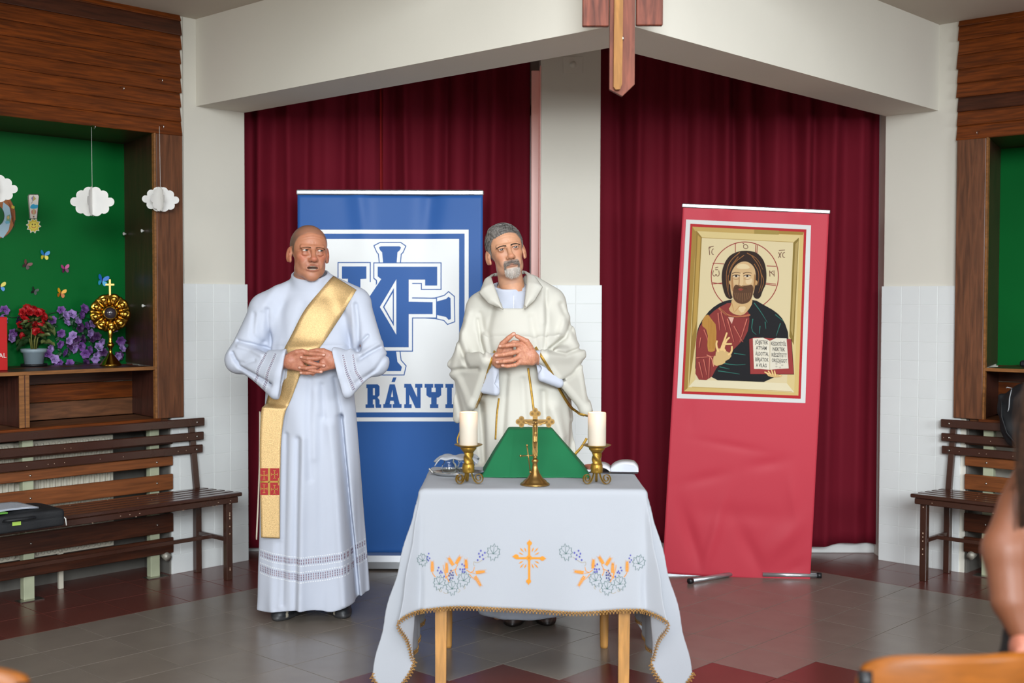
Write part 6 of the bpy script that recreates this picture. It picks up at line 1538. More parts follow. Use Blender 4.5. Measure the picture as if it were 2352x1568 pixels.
MB().sheet(lambda u, v: (-.088+.17*u+.006*math.sin(v*9), -.05+.10*v, .004-.9*max(0, .14-u)**1.2*.32-.16*max(0, u-.9)+.0030*math.sin(u*18+v*4)-.25*max(0, abs(v-.5)-.36)**1.1*.3), 34, 16).build('linen', CLOTH, nk_, solid=.004)
# open missal
bk = thing('open_book', 'open white-paged book with a dark cover at the right back of the table', 'book', (.438, 5.03, TZ+.0015), -.10)
DCOV = mat('dark_book_cover', '241A20', .5)
MB().box(-.135, .085, -.085, .085, 0, .004, .001).build('cover', DCOV, bk)
PAGE = mat('white_page', 'E2E4EA', .7)
mb = MB()
for k in range(13):
    s = k/12; a = .02+s*1.15; L_ = .115
    mb.sheet(lambda u, v, a=a, s=s: (-.028+(L_*u*math.cos(a*(.25+.75*(1-u*.7)))), -.078+.156*v, .006+L_*u*math.sin(a*(1-.72*u))*.62+s*.004), 10, 2)
mb.build('page', PAGE, bk, solid=.0004, kind='stuff')
MB().sheet(lambda u, v: (-.028-.10*u, -.078+.156*v, .006+.022*math.sin(pi*min(1, u*1.2))**.8*(1-.5*u)), 12, 2).build('page_block', PAGE, bk, solid=.004)
for k in range(3): MB().tube([(-.028, -.079, .006), (-.030, -.092, .003-.001*k)], .0012, 5).build('ribbon_marker', mat('marker_ribbon', '7A6A30', .6), bk)
bw_ = thing('small_bowl', 'small reddish brown bowl half hidden behind the green cloth', 'bowl', (.335, 5.02, TZ+.0015))
MB().lathe([(0, .0), (.020, .0), (.032, .014), (.035, .024), (.033, .024), (.029, .014), (.0, .004)], n=24, caps=False).build('clay', mat('reddish_clay', '9A5A48', .4), bw_)
# ================================================================== things in and on the left cabinet
ZS = 1.1135; BB = BW+.553-.001            # shelf height, face of the green backing
def onshelf(u, v): p = atZ(u, v, ZS); return p
def back(u, v, off=.0): p = atB(u, v, BB-off); return p      # grid coordinates on the green board
# monstrance
GLD = mat('polished_gold', 'D0A040', .16, 1., bump=.06, bscale=30)
mp_ = onshelf(254, 839)
mo = thing('monstrance', 'gold monstrance with scalloped rays and a small cross on top, on the shelf', 'monstrance', tuple(mp_), .35)
k_ = mp_[1]/F_PX                          # metres per photo pixel there
MB().lathe([(0, 0), (.056, 0), (.057, .004), (.054, .008), (.052, .010), (.030, .040), (.012, .062), (.009, .066), (.009, .090), (.013, .094), (.018, .104), (.019, .112), (.013, .120), (.010, .124), (.012, .128), (.009, .134), (.010, .150), (.014, .185), (.010, .196), (.0, .196)], n=40, caps=False).build('stem', GLD, mo)
zc = .278
def disc(P): pass
RXm = Matrix.Rotation(pi/2, 4, 'X')
mb = MB(); n = 160; rings = 12; V = []
for i in range(rings+1):
    for k in range(n):
        a = 2*pi*k/n; lob = abs(math.cos(4.5*a+.4)); R_ = .104*(.86+.14*lob**.6)+.010*max(0, math.cos(9*a+.8+pi))**6; r = .034+(R_-.034)*i/rings; t = i/rings
        y = .012-.020*math.sin(pi*t*.9)*(0.3+.7*lob)+.010*t
        V.append((r*math.cos(a), y+.010*math.exp(-((t-.72)/.16)**2)*lob**3, zc+r*math.sin(a)))
mb.add(V, [(i*n+k, i*n+(k+1) % n, (i+1)*n+(k+1) % n, (i+1)*n+k) for i in range(rings) for k in range(n)]); mb.build('ray_disc', GLD, mo, solid=.002)
for k in range(9):
    a = (pi*k-.4)/4.5; c = (.076*math.cos(a), -.012, zc+.076*math.sin(a)); MB().ball(c, (.014, .008, .014), 14, 8).build('boss', GLD, mo)
MB().lathe([(.030, .016), (.044, .012), (.045, .004), (.038, -.006), (.034, -.014), (.031, -.012), (.030, .0)], (0, 0, zc), 36, RXm, caps=False).build('lunette_ring', GLD, mo)
MB().lathe([(0, .002), (.031, .002), (.031, -.002), (0, -.004)], (0, 0, zc), 28, RXm, caps=False).build('glass', mat('dark_lunette_glass', '3A3238', .06, coat=.5), mo)
MB().prism([(-.0045, zc+.078), (.0045, zc+.078), (.0045, zc+.178), (-.0045, zc+.178)], -.020, -.014, RXm).prism([(-.022, zc+.146), (.022, zc+.146), (.022, zc+.155), (-.022, zc+.155)], -.020, -.014, RXm).build('top_cross', mat('dull_gold', 'B08A50', .35, .9), mo)
# potted plant
pp_ = onshelf(78, 840)
pt = thing('potted_plant', 'red flowering potted plant in a light blue-grey plastic pot on the shelf', 'plant', tuple(pp_))
MB().lathe([(0, 0), (.066, 0), (.068, .012), (.064, .012), (.0, .004)], n=32, caps=False).build('saucer', mat('black_plastic'), pt)
MB().lathe([(.0, .006), (.046, .006), (.055, .070), (.064, .072), (.066, .090), (.061, .090), (.058, .078), (0, .076)], n=36, caps=False).build('pot', mat('bluegrey_plastic', '8E9DA6', .45), pt)
MB().lathe([(0, .082), (.059, .080)], n=20, caps=False).build('soil', mat('potting_soil', '4A3C2A', .95, bump=.6, bscale=80), pt)
rd = random.Random(11); LEAFM = [mat('plant_leaf_%s' % k, c, .45, var=.2, vscale=30) for k, c in (('deep', '24401E'), ('mid', '3E5A2E'), ('olive', '6A7440'))]
def leaf_mesh(L_, W_, cup, m, seed):
    r_ = random.Random(seed)
    def fn(u, v):
        w_ = W_*math.sin(pi*min(1, u*.92+.06))**.7*(1+.07*math.sin(u*30+seed)); s = (v-.5)*2
        return (L_*u, s*w_/2, cup*(s*s)*W_*.5-L_*.35*u*u+.004*math.sin(u*14+s*5+seed))
    return MB().sheet(fn, 10, 6).mesh('leaf', m, False)
lm_ = [leaf_mesh(.075, .060, .5, LEAFM[i % 3], i) for i in range(6)]
for i in range(40):
    a = rd.uniform(0, 2*pi); z = rd.uniform(.11, .235); r = rd.uniform(.005, .045)
    o = link(bpy.data.objects.new('leaf', lm_[i % 6]), pt); o.location = (r*math.cos(a), r*math.sin(a), z)
    o.rotation_euler = (rd.uniform(-.5, .5), rd.uniform(-.75, .35), a); s = rd.uniform(.7, 1.15); o.scale = (s, s, s)
for i in range(7): a = i*.9; MB().tube([(0.01*math.cos(a), .01*math.sin(a), .08), (.02*math.cos(a), .02*math.sin(a), .14), (.035*math.cos(a+.3), .035*math.sin(a+.3), .20)], .0035, 6).build('stem', mat('plant_stem', '6A6A30', .6), pt)
REDP = mat('red_petal', 'B01018', .5, var=.25, vscale=60)
def bloom_mesh(m, s, n_, seed, name='blossom'):
    r_ = random.Random(seed); mb = MB()
    for ring, (rr_, cnt, tilt) in enumerate(((.25, 3, 1.25), (.55, 5, .85), (.85, 6, .35))):
        for k in range(cnt):
            a = 2*pi*k/cnt+ring*.6+r_.uniform(-.2, .2); M = Matrix.Rotation(a, 4, 'Z') @ Matrix.Translation((rr_*s*.30, 0, 0)) @ Matrix.Rotation(-tilt, 4, 'Y')
            def fn(u, v, M=M, rr_=rr_): q = M @ Vector((s*.62*u*(.6+.5*rr_), (v-.5)*s*.75*math.sin(pi*min(1, u*.8+.18))*(.6+.5*rr_), s*.14*math.sin(pi*u)+.06*s*(v-.5)**2)); return tuple(q)
            mb.sheet(fn, 4, 4)
    return mb.mesh(name, m, False)
bm3 = [bloom_mesh(REDP, .030, 6, i) for i in range(3)]
for i in range(38):
    t = rd.random(); 
    if i < 26: a = rd.uniform(0, 2*pi); r = .052*math.sqrt(t); p = (r*math.cos(a)-.004, r*math.sin(a)*.8-.01, .272+.045*(1-(r/.055)**2)-rd.uniform(0, .02))
    else: p = (rd.uniform(-.06, .085), rd.uniform(-.06, -.02), rd.uniform(.16, .26))
    o = link(bpy.data.objects.new('blossom', bm3[i % 3]), pt); o.location = p; o.rotation_euler = (rd.uniform(.3, 1.4), rd.uniform(-.5, .5), rd.uniform(0, 6))
# violet flower garland along the green board
ga = groot('flower_garland', 'garland of artificial violet roses fixed along the green board', 'garland', 3.0, BB-.01); ga.location.z = 1.2
GP = [(10, 712), (40, 735), (140, 712), (150, 725), (165, 722), (193, 709), (186, 722), (152, 740), (183, 752), (198, 748), (212, 742), (222, 690+18), (158, 782), (168, 770), (140, 765), (137, 790), (210, 778), (223, 772), (186, 795), (163, 793), (205, 803), (226, 797), (238, 809), (196, 812), (219, 824), (221, 815), (160, 834), (135, 832), (125, 825), (197, 834), (277, 782), (280, 800), (273, 816), (30, 765), (25, 775), (5, 735), (115, 800), (270, 800+18), (120, 735), (262, 752), (178, 738), (147, 808), (232, 785), (174, 779), (110, 812), (170, 800), (206, 765), (190, 778)]
VM = [mat('violet_petal_%s' % k, c, .6, var=.2, vscale=40) for k, c in (('light', 'A888C8'), ('mid', '7A4A98'), ('dark', '4A2458'))]
vb = [bloom_mesh(VM[i % 3], .030+.004*(i % 2), 6, 20+i, 'flower') for i in range(6)]
rd = random.Random(21); gl = [leaf_mesh(.035, .022, .3, mat('garland_leaf', '1E4A2C', .5), 30+i) for i in range(3)]
for i, (u, v) in enumerate(GP):
    p = back(u, v, rd.uniform(.015, .05)); o = link(bpy.data.objects.new('flower', vb[(i*5+rd.randrange(2)) % 6]), ga); o.location = (p[0]-3.0, p[1]-BB+.01, p[2]-1.2)
    o.rotation_euler = (pi/2+rd.uniform(-.5, .5), rd.uniform(-.5, .5), rd.uniform(-.6, .6))
    for _ in range(2):
        q = link(bpy.data.objects.new('leaf', gl[i % 3]), ga); q.location = (o.location.x+rd.uniform(-.02, .02), o.location.y+.012, o.location.z+rd.uniform(-.02, .02)); q.rotation_euler = (rd.uniform(0, 2), rd.uniform(0, 3), rd.uniform(0, 6))
for seg in (((5, 720), (70, 735), (140, 715), (190, 718), (215, 745)), ((115, 800), (160, 785), (185, 760), (212, 745), (265, 750)), ((110, 812), (135, 830), (195, 835), (225, 815), (238, 808)), ((160, 780), (200, 805), (225, 795), (275, 790), (280, 815))):
    pts = []
    for (u0, v0), (u1, v1) in zip(seg[:-1], seg[1:]):
        for t in (0, .33, .66): p = back(u0+(u1-u0)*t, v0+(v1-v0)*t+4*math.sin(t*6), .012); pts.append((p[0]-3.0, p[1]-BB+.01, p[2]-1.2))
    MB().tube(pts, .0025, 5).build('vine', mat('garland_leaf'), ga)
# butterflies stuck on the board
BF = [(101, 586, '2E8AD0', 'E0D040', 'blue and yellow butterfly sticker, highest on the green board', 13, .1), (60, 608, '7A4A4A', '4A3A38', 'brownish butterfly sticker left of the blue and yellow one', 12, .5), (148, 617, 'C04A8A', '6A2050', 'pink butterfly sticker on the green board', 12, -.1),
      (234, 644, '2A7AD8', '40B0E0', 'bright blue butterfly sticker beside the monstrance cross', 16, .2), (78, 668, '28382A', '1A241C', 'nearly black butterfly sticker above the red plant', 10, .4), (139, 673, 'F0B020', 'C06A10', 'orange-yellow butterfly sticker above the violet flowers', 13, .2), (0, 658, 'E0D050', '3A8AD0', 'yellow and blue butterfly sticker cut off by the left picture edge', 13, 0)]
BFM = mat('butterfly_paper', attr=True, rough=.5)
for u, v, c1, c2, lab, s, rot in BF:
    p = back(u, v); b_ = groot('butterfly', lab, 'butterfly', p[0], p[1], ); b_.location.z = p[2]; s = s*.00245
    for sg in (-1, 1):
        mb = MB(); M = Matrix.Rotation(rot, 4, 'Y') @ Matrix.Rotation(-sg*.40, 4, 'Z')
        up = [(0, 0), (.25, .55), (.75, .85), (.95, .6), (.8, .15), (.3, -.05)]; lo_ = [(0, 0), (.3, -.05), (.7, -.1), (.75, -.55), (.45, -.8), (.15, -.45)]
        for P, c in ((up, c1), (lo_, c2)):
            V = [tuple(M @ Vector((sg*x*s, -.002, z*s))) for x, z in smooth_poly(P, 1)]; V2 = [(x, y+.0008, z) for x, y, z in V]; n = len(V)
            mb.add(V+V2, [tuple(range(n)), tuple(range(n, 2*n))[::-1]]+[(i, (i+1) % n, n+(i+1) % n, n+i) for i in range(n)], lin(c), False)
        mb.build('wing', BFM, b_)
    MB().tube([tuple(Matrix.Rotation(rot, 3, 'Y') @ Vector((0, -.003, -s*.45))), tuple(Matrix.Rotation(rot, 3, 'Y') @ Vector((0, -.004, s*.45)))], s*.07, 6).build('abdomen', BLK, b_)
# paper letters: picture exclamation mark with a sun, and the ark letter cut by the frame
STK = mat('printed_card', attr=True, rough=.6)
def board_print(name, lab, cat, u0, v0, fill):
    p0 = back(u0, v0); r = groot(name, lab, cat, p0[0], p0[1]); r.location.z = p0[2]; pr = Print(); fill(pr)
    def fn(u, v, h): p = back(u, v); return (p[0]-p0[0], p[1]-p0[1]-.0035-h, p[2]-p0[2])
    return r, pr, fn
def f1_(pr): pass
r, pr, fn = board_print('picture_sign', 'card exclamation mark with kite, balloon and a smiling sun as its dot', 'sign', 76, 490, f1_)
W_ = lambda P: [(x/3.136, 400+y/3.136) for x, y in P]
def sp(P, c, l): pr.poly(W_(P), c, l)
body = [(210, 148), (270, 148), (276, 160), (262, 318), (216, 318), (204, 160)]
star = [(240+(48 if k % 2 == 0 else 34)*math.cos(k*pi/10+.1), 370+(50 if k % 2 == 0 else 36)*math.sin(k*pi/10+.1)) for k in range(20)]
sp(offset_poly(body, 4), '3A3A30', 1); sp(body, 'E4DCD2', 2); sp(offset_poly(star, 4), 'E8E4D8', 1); sp(star, 'D8C040', 2); sp(circ(240, 370, 28, n=20), 'E8D460', 3)
sp([(238, 152), (258, 178), (232, 196), (222, 172)], 'B8A860', 3); sp([(238, 152), (232, 196), (222, 172)], '8A7AB0', 4); pr.line(W_([(232, 196), (222, 212)]), .8, '4A3A50', 4)
sp(smooth_poly([(212, 240), (222, 222), (238, 212), (252, 222), (270, 218), (270, 244), (242, 250), (222, 248)], 1), '3AA8D0', 3)
sp(circ(240, 272, 18, 20, 16), 'D88A78', 3); sp([(232, 254), (248, 254), (246, 292), (234, 292)], 'C8B888', 4); sp([(234, 300), (246, 300), (244, 312), (236, 312)], '8A5A3A', 3)
for x in (230, 250): sp(circ(x, 362, 4, 6, 8), '3A2A10', 4)
pr.line(W_([(224, 376), (232, 386), (248, 386), (256, 376)]), 1.4, 'B04A28', 4)
pr.build('print', STK, r, fn, 40)
def cardback(P, par, fn, th=.003):
    Q_ = [fn(x, y, 0) for x, y in P]; n = len(Q_); V = [(x, y-.0002+.0006, z) for x, y, z in Q_]+[(x, y+th, z) for x, y, z in Q_]
    tr_ = tessellate_polygon([[Vector((x, y, 0)) for x, y in P]])
    return MB().add(V, [tuple(t) for t in tr_]+[tuple(i+n for i in t)[::-1] for t in tr_]+[(i, (i+1) % n, n+(i+1) % n, n+i) for i in range(n)], lin('E4DCD2'), False).build('card', STK, par)
cardback(W_(offset_poly(body, 4)), r, fn); cardback(W_(offset_poly(star, 4)), r, fn)
r, pr, fn = board_print('picture_sign', 'round card letter with a drawn wooden ark, cut off at the left edge', 'sign', 10, 500, f1_)
oc = circ(-20, 300, 130, 165, 40); inn_ = circ(-25, 300, 50, 68, 24)
sp(oc, '40403A', 1); sp(circ(-20, 300, 126, 161, 40), 'A8683A', 2); sp([(20, 200), (70, 240), (80, 300), (60, 400), (20, 460), (-20, 440), (10, 300)], 'A8C4D4', 3)
sp([(30, 170), (70, 180), (104, 260), (108, 330), (84, 330), (70, 250)], 'A86030', 4)
for k in range(5): pr.line(W_([(60+k*8, 200+k*12), (84+k*4, 330+k*14)]), .8, '5A2E14', 5)
sp([(45, 300), (70, 290), (72, 350), (40, 360)], '7AA080', 5); sp(circ(56, 312, 9, 12, 10), 'D0B070', 6); sp(circ(50, 346, 16, 12, 10), '70B0C8', 6); sp([(80, 222), (102, 232), (100, 250), (78, 244)], 'C8B040', 6); sp(offset_poly(inn_, 4), '40403A', 6); sp(inn_, '0A5E28', 7)
pr.build('print', STK, r, fn, 40); cardback(W_(oc), r, fn)
# paper clouds on threads
CARD = mat('white_card', 'E8E6E2', .8, var=.03, vscale=20)
def cloud(u, v, hu, hv, w_, h_, angs, lab, off):
    p = atB(u, v, BW-.075); r = groot('paper_cloud', lab, 'cloud', p[0], p[1], 'white paper clouds hanging on threads'); r.location.z = p[2]
    lob = [(-.5, -.02, .105), (-.31, .22, .12), (-.10, .34, .13), (.10, .34, .13), (.31, .22, .12), (.5, -.02, .105), (.33, -.28, .12), (.12, -.36, .13), (-.12, -.36, .13), (-.33, -.28, .12)]
    N_ = 160; P = []
    for k in range(N_):
        a = 2*pi*k/N_; dx, dz = math.cos(a), math.sin(a); best = .30
        for lx, lz, lr in lob:
            lx2, lz2 = lx*.80, lz*.80; b = dx*lx2*w_+dz*lz2*w_*.62/1.0*1.0; cx, cz = lx2*w_, lz2*w_*.75; b = dx*cx+dz*cz; c = cx*cx+cz*cz-(lr*w_)**2; di = b*b-c
            if di > 0: best = max(best, (b+math.sqrt(di))/w_*1.0) if True else best
        P.append((dx*best*w_, dz*best*w_))
    P = [(x, max(-.6*w_, z)) for x, z in P]
    for a in angs:
        M = Matrix.Rotation(a, 4, 'Z') @ Matrix.Rotation(pi/2, 4, 'X'); MB().prism(P, -.0006, .0006, M).build('card', CARD, r)
    q = atB(hu, hv, BW-.050); MB().tube([(0, 0, .0), (q[0]-p[0], q[1]-p[1], q[2]-p[2])], .0010, 5).build('thread', mat('white_thread', 'D8D8D4', .7), r)
cloud(212, 462, 210, 292, .212, .147, (-.75, .85), 'white paper cloud hanging in the middle of the niche opening', 0)
cloud(369, 457, 366, 290, .185, .147, (-.4, .45, 1.25), 'white paper cloud hanging before the dark post', 0)
cloud(-8, 432, -8, 285, .185, .147, (-.6, .3, 1.2), 'white paper cloud cut off by the left picture edge', 0)
# red box at the left edge
p = atZ(18, 850, ZS); bx = groot('red_box', 'tall red cardboard box with white letters at the left picture edge', 'box', G(p)[0]-.05, G(p)[1]+.04); bx.location.z = ZS
RBX = mat('red_carton', 'C01414', .45); MB().box(-.16, .050, -.04, .04, 0, .262, .002).build('carton', RBX, bx)
gp0 = G(p); text_obj('CARDINAL'[-2:], .034, 'lettering', mat('white_lettering', 'E8E4DC', .6), bx, lambda x, y: (x+.004, -.0415, y+.062))
# bag and papers on the left bench
q = atZ(150, 1206, .460); gq = G(q)
BAGM = mat('black_nylon', '14161A', .6, bump=.3, bscale=300, var=.1, vscale=20)
bg = groot('laptop_bag', 'black nylon laptop bag with a lime tag lying on the left bench', 'bag', gq[0]-.20, gq[1]+.13); bg.location.z = .459
def bagp(P):
    x, y, z = P.T; d = np.maximum(np.maximum(np.abs(x)-.20, np.abs(y)-.13), np.abs(z-.035)-.030-.012*np.cos(x*7)*np.cos(y*9)); qx = np.stack([np.abs(x)-.185, np.abs(y)-.115, np.abs(z-.036)-.020-.014*np.cos(x*6)*np.cos(y*8)], 1)
    d = np.linalg.norm(np.maximum(qx, 0), axis=1)+np.minimum(qx.max(1), 0)-.016
    d = d+.0015*np.exp(-((z-.040)/.002)**2)-.0035*np.exp(-(np.maximum(np.abs(x)-.13, np.abs(y+.02)-.07)/.01)**2)*(z > .04)+.001*np.sin(x*50+y*30)
    return np.maximum(d, -z+.0005)
V, Fq = sdf_mesh(bagp, (-.22, -.15, -.01), (.22, .15, .10), .005); npmesh('shell', V, Fq, BAGM, bg)
MB().box(-.040, .0-.002, -.1325, -.130, .030, .046, .0005).build('tag', mat('lime_tag', 'A8CC58', .6), bg)
MB().tube([(.19, -.10, .05), (.203, -.128, .03), (.205, -.13, .0)], .0025, 6).build('cord_end', mat('white_thread'), bg)
MB().tube([(-.08, -.128, .055), (-.07, -.16, .062), (.0, -.168, .062), (.05, -.155, .060), (.06, -.126, .055)], .007, 8, sq=.6).build('grip', BAGM, bg)
pp2 = groot('paper_sheets', 'white printed sheets lying on the black laptop bag', 'paper', gq[0]-.24, gq[1]+.12); pp2.location.z = .5495
PRP = mat('printed_sheet', 'CDD3DC', .7)
for k in range(2): MB().sheet(lambda u, v, k=k: (-.13+.27*u, -.11+.21*v+.03*u, .004*k+.004*math.sin(u*4)-.012*max(0, u-.85)), 12, 6).build('sheet', PRP, pp2, solid=.0006)
mb = MB()
for k in range(15): mb.box(-.09, .10-.03*(k % 4 == 3), -.09+k*.0115, -.0875+k*.0115, .0098, .0102)
o = mb.build('printed_line', mat('grey_print', '8A8E98', .8), pp2, kind='stuff'); o.rotation_euler = (0, 0, .11)
MB().box(-.14, -.02, -.125, -.06, -.004, .002, .001).build('green_folder', mat('green_folder', '5A9A3A', .5), pp2)
# backpack hanging at the right cabinet
p = atA(2330, 940, AW-.10); bp = groot('backpack', 'black backpack with grey piping hanging over the right bench', 'backpack', p[0], p[1]-.03); bp.location.z = p[2]
def bpk(P):
    x, y, z = P.T; d = d_ell(P, (.02, -.03, .035), (.085, .125, .095)); d = smin(d, d_ell(P, (.0, .02, -.08), (.05, .08, .11)), .04)
    d = smin(d, d_tri(P, (0, .10, .06), (-.01, .085, -.02), (-.02, -.02, -.19), .018), .03); d = smin(d, d_ell(P, (.03, -.06, .10), (.07, .09, .035)), .03)
    return d+.004*np.sin(y*45+z*22)*np.cos(z*30)+.003*np.sin(x*60+z*35)
V, Fq = sdf_mesh(bpk, (-.12, -.19, -.24), (.14, .16, .17), .005); npmesh('shell', V, Fq, BAGM, bp); bb_ = bvh_of(V, Fq)
def onbp(y, z, off=.003):
    h = bb_.ray_cast(Vector((-1, y, z)), Vector((1, 0, 0)), 3); return (h[0].x-off, y, z) if h[0] is not None else (-.03, y, z)
MB().tube([onbp(.055+.02*math.cos(t), .05+.065*math.sin(t)) for t in [1.2+k*.28 for k in range(12)]], .0026, 6).build('piping', mat('grey_piping', 'A8ACB0', .5), bp)
MB().tube([onbp(.085, .04, .006), onbp(.08, -.04, .01), onbp(.05, -.12, .008), onbp(.0, -.18, .006)], .010, 8, sq=.4).build('strap', BAGM, bp)
p = atZ(2348, 842, ZS); cs_ = groot('camera_case', 'small black case standing on the right cabinet shelf at the picture edge', 'case', G(p)[0]+.03, G(p)[1]-.04); cs_.location.z = ZS
MB().box(-.05, .05, -.06, .05, 0, .035, .010).build('case', BAGM, cs_); MB().tube([(-.03, -.03, .033), (-.02, -.01, .065), (.0, .01, .065), (.01, .03, .033)], .006, 8).build('handle', BAGM, cs_)
# ================================================================== foreground: plywood chairs and the seated woman at the right edge
PLY = mat('orange_plywood', '8A4E14', .36, grain=.18, var=.1, vscale=3, stretch=(1, 4, 6), spec=.3)
TUB = mat('black_tube_paint', '1C1A1C', .35)
def school_chair(x, y, rz, top, lab):
    c = thing('school_chair', lab, 'chair', (x, y, 0), rz, 'orange plywood school chairs')
    def bk_(u, v):                                   # curved backrest, rounded corners; front of the chair faces +y
        s = u*2-1; w_ = .205*(1-.10*abs(v*2-1)**4); zt = top-.004-.030*abs(s)**5; zb = top-.185+.022*abs(s)**5
        return (s*w_, -.20+.055*s*s+.02*(v-.5), zb+(zt-zb)*v)
    MB().sheet(bk_, 28, 12).build('backrest', PLY, c, solid=.011)
    def st(u, v):
        s = u*2-1; t = v*2-1; return (s*.20*(1-.08*abs(t)**4), t*.19*(1-.06*abs(s)**4)+.01, .445-.018*(1-s*s)*(1-t*t)-.02*max(0, t)**3)
    MB().sheet(st, 20, 20).build('seat', PLY, c, solid=.011)
    for s in (-1, 1):
        MB().tube([(s*.19, -.24, .01), (s*.185, -.19, .43), (s*.187, -.168, .62), (s*.192, -.155, top-.060)], .011, 10).build('leg', TUB, c)
        MB().tube([(s*.185, .17, .01), (s*.18, .15, .43)], .011, 10).build('leg', TUB, c)
        MB().tube([(s*.185, -.19, .425), (s*.18, .15, .425)], .010, 8).build('seat_rail', TUB, c)
        MB().tube([(s*.192, -.156, top-.080), (s*.192, -.155, top-.040)], .0140, 10).build('tube_cap', BLK, c)
        MB().ball((s*.15, -.165-.0, top-.09), (.008, .006, .008), 10, 6).build('rivet', METAL, c)
    MB().tube([(-.185, .15, .425), (.185, .15, .425)], .010, 8).build('cross_rail', TUB, c)
    return c
school_chair(.858, 2.50, .10, .786, 'orange plywood chair back in the right foreground, before the woman')
school_chair(-1.062, 2.38, -.12, .797, 'orange plywood chair back corner at the lower left of the picture')
# the woman: seated beyond the chair, turned to the altar, mostly outside the picture at the right
WR = np.array([1.30, 2.62, 0.]); SKW = '7A4A32'
wo = thing('person', 'seated woman with long dark hair and bare arms in black at the right edge', 'person', tuple(WR))
def Wl(u, v, Y): return atY(u, v, Y)-WR
SH = v3(-.140, -.0, 1.12); EL_ = Wl(2308, 1262, 2.52); HD = Wl(2322, 1500, 2.46)
def woman(P):
    d = d_ell(P, (0, .0, .92), (.145, .095, .20)); d = smin(d, d_ell(P, (0, .02, .62), (.165, .13, .14)), .05)
    d = smin(d, d_cap(P, (-.10, .0, 1.10), (.10, .0, 1.10), .055), .04); d = smin(d, d_cap(P, (0, .01, 1.10), (0, .0, 1.24), .05, .047), .03)
    for s in (-1, 1):
        d = smin(d, d_chain(P, [(s*.09+.03, .02, .56), (s*.08+.20, .36, .53), (s*.08+.20, .38, .30), (s*.08+.20, .36, .07)], [.085, .06, .05, .038]), .03); d = smin(d, d_cap(P, (s*.08+.20, .34, .035), (s*.08+.22, .50, .03), .034), .02)
    d = smin(d, d_chain(P, [tuple(SH), tuple(SH*.45+EL_*.55+v3(-.006, 0, 0)), tuple(EL_)], [.052, .050, .044]), .02)
    d = smin(d, d_chain(P, [tuple(EL_), tuple(EL_*.5+HD*.5+v3(.004, 0, .0)), tuple(HD+v3(.03, .01, .03))], [.044, .038, .024]), .02)
    d = smin(d, d_chain(P, [(.155, .0, 1.10), (.20, .06, .86), (.02, .22, .78)], [.050, .036, .025]), .02)
    return d
V1, F1 = sdf_mesh(woman, (-.40, -.20, .0), (.44, .62, 1.28), .008); C1 = np.tile(L4(SKW), (len(V1), 1))
def whand(P):
    h = HD+v3(.02, 0, .01); d = d_ell(P, h, (.022, .030, .034))
    for k in range(4): d = smin(d, d_chain(P, [tuple(h+v3(-.004, -.012+.012*k, -.02)), tuple(h+v3(-.018, -.014+.014*k, -.045)), tuple(h+v3(-.012, -.014+.014*k, -.070))], [.009, .0085, .0065]), .003)
    return smin(d, d_chain(P, [tuple(h+v3(-.01, -.02, .0)), tuple(h+v3(-.028, -.034, -.020)), tuple(h+v3(-.040, -.036, -.036))], [.010, .009, .007]), .004)
V2, F2 = sdf_mesh(whand, HD-.13, HD+.13, .0032)
wopt = dict(skin=SKW, red='A86A50', lip='A05050', hair='241812', stub=SKW, hl=.08, hd=.95, sd=.0, jaw=.85, face=.93, open=.0045, nk=.046)
hv, hf, hc = make_head(wopt); WM = Matrix.Translation((0, -.0, 1.36)) @ Matrix.Rotation(math.radians(165), 4, 'Z')
V, Fq, Cc = join_np([(V1, F1, C1), (V2, F2, np.tile(L4('A86650'), (len(V2), 1))), (head_xf(hv, WM), hf, hc)]); npmesh('body', V, Fq, SKIN, wo, Cc)
add_eyes(wo, WM, (0, -1, 0), '3A2418')
def wtop(P):
    d = d_ell(P, (0, .0, .90), (.160, .108, .22)); d = smin(d, d_ell(P, (0, .03, .62), (.185, .150, .15)), .05); d = smin(d, d_cap(P, (-.06, 0, 1.10), (.06, 0, 1.10), .062), .03)
    d = smin(d, d_ell(P, Wl(2375, 1530, 2.50), (.07, .07, .13)), .03)
    for s in (-1, 1): d = smin(d, d_cap(P, (s*.09+.03, .03, .56), (s*.08+.20, .38, .53), .095, .07), .03)
    return np.maximum(d+.002*np.sin(P[:, 2]*80+P[:, 0]*50), P[:, 2]-1.13)
V, Fq = sdf_mesh(wtop, (-.30, -.20, .38), (.44, .58, 1.16), .008); npmesh('black_dress', V, Fq, mat('black_lace_cloth', '131114', .7, bump=.8, bscale=120), wo)
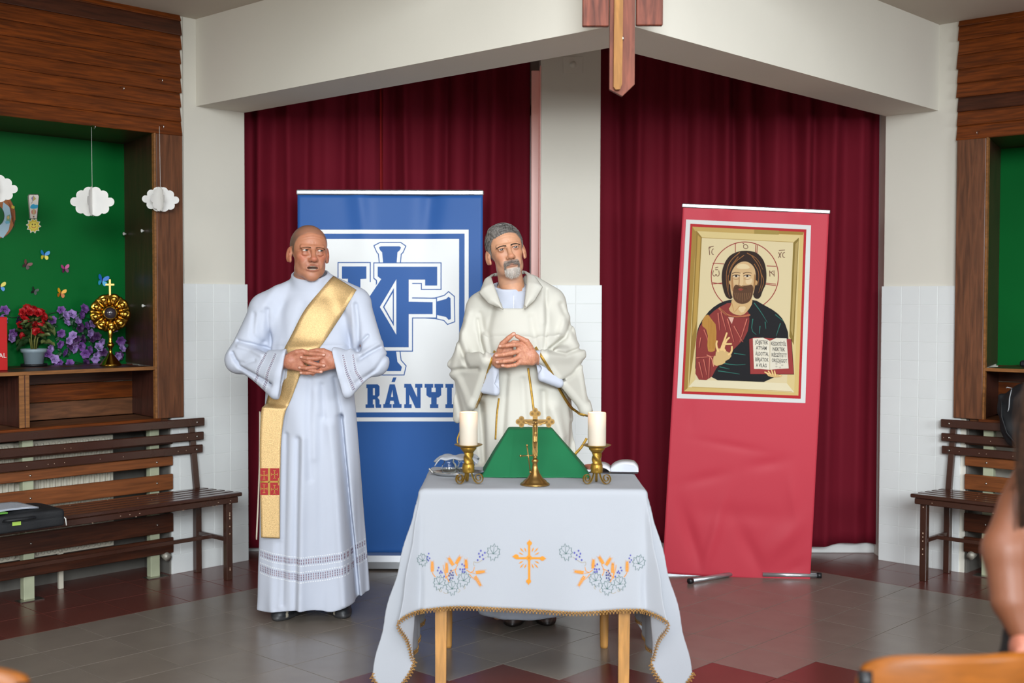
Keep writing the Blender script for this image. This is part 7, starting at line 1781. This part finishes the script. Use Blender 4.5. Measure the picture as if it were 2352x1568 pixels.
def wcap(P):
    q = P.copy(); d = d_ell(q, (0, .0, 1.385), (.088, .108, .100)); d = smin(d, d_ell(q, (0, -.055, 1.24), (.085, .055, .15)), .04); return np.maximum(d, (q[:, 1]-.055)-(q[:, 2]-1.40)*.9)
V, Fq = sdf_mesh(wcap, (-.12, -.15, 1.05), (.12, .14, 1.50), .006); npmesh('hair', V, Fq, HAIRG, wo, np.tile(L4('2A1C14'), (len(V), 1)))
rd = random.Random(77); mb = MB(); 
for k in range(900):
    a = rd.uniform(-pi, 0) if k > 170 else rd.uniform(-pi, -pi*.62); r = rd.uniform(.8, 1.05); x0 = .088*math.cos(a)*r; y0 = .085*math.sin(a)*r-.01; z0 = rd.uniform(1.36, 1.44); L_ = rd.uniform(.38, .60); sw_ = rd.uniform(.35, 1.3)
    sx = -.165*sw_ if math.cos(a) < -.3 else -.01*sw_; pts = []
    for i in range(9):
        t = i/8; pts.append((x0+sx*t**1.1+.012*math.sin(t*5+k), y0-.05*math.sin(t*pi)*.6-.02*t+.006*math.sin(t*7+k*2), z0-L_*t))
    if k < 420:
        e = rd.gauss(0, .016); zl_ = rd.uniform(.34, .58); pts = []
        for i in range(12):
            t = i/11; q_ = min(1, t/.42); q_ = q_*q_*(3-2*q_); pts.append((-.075-.150*q_+e*(.4+.6*q_)+.020*max(0, t-.5)+.004*math.sin(t*9+k), -.03-.085*q_+e*.3, 1.415-zl_*t))
    mb.tube(pts, [.0013*(1-.5*t/len(pts)) for t in range(len(pts))], 3, cap=False, col=tuple(L4(rd.choice(['2A1C14', '38261A', '4A3020', '1C120C']))))
mb.build('hair_strand', HAIRG, wo, kind='stuff')
stc = thing('school_chair', 'plywood chair under the seated woman at the right, almost hidden', 'chair', (1.30, 2.66, 0), 0, 'orange plywood school chairs')
MB().box(-.20, .20, -.19, .20, .432, .445, .005).build('seat', PLY, stc)
for sx in (-.18, .18):
    for sy in (-.17, .17): MB().tube([(sx, sy, 0), (sx, sy, .434)], .011, 8).build('leg', TUB, stc)
MB().sheet(lambda u, v: ((u*2-1)*.20, -.205+.03*(u*2-1)**2, .60+.17*v), 16, 8).build('backrest', PLY, stc, solid=.011)
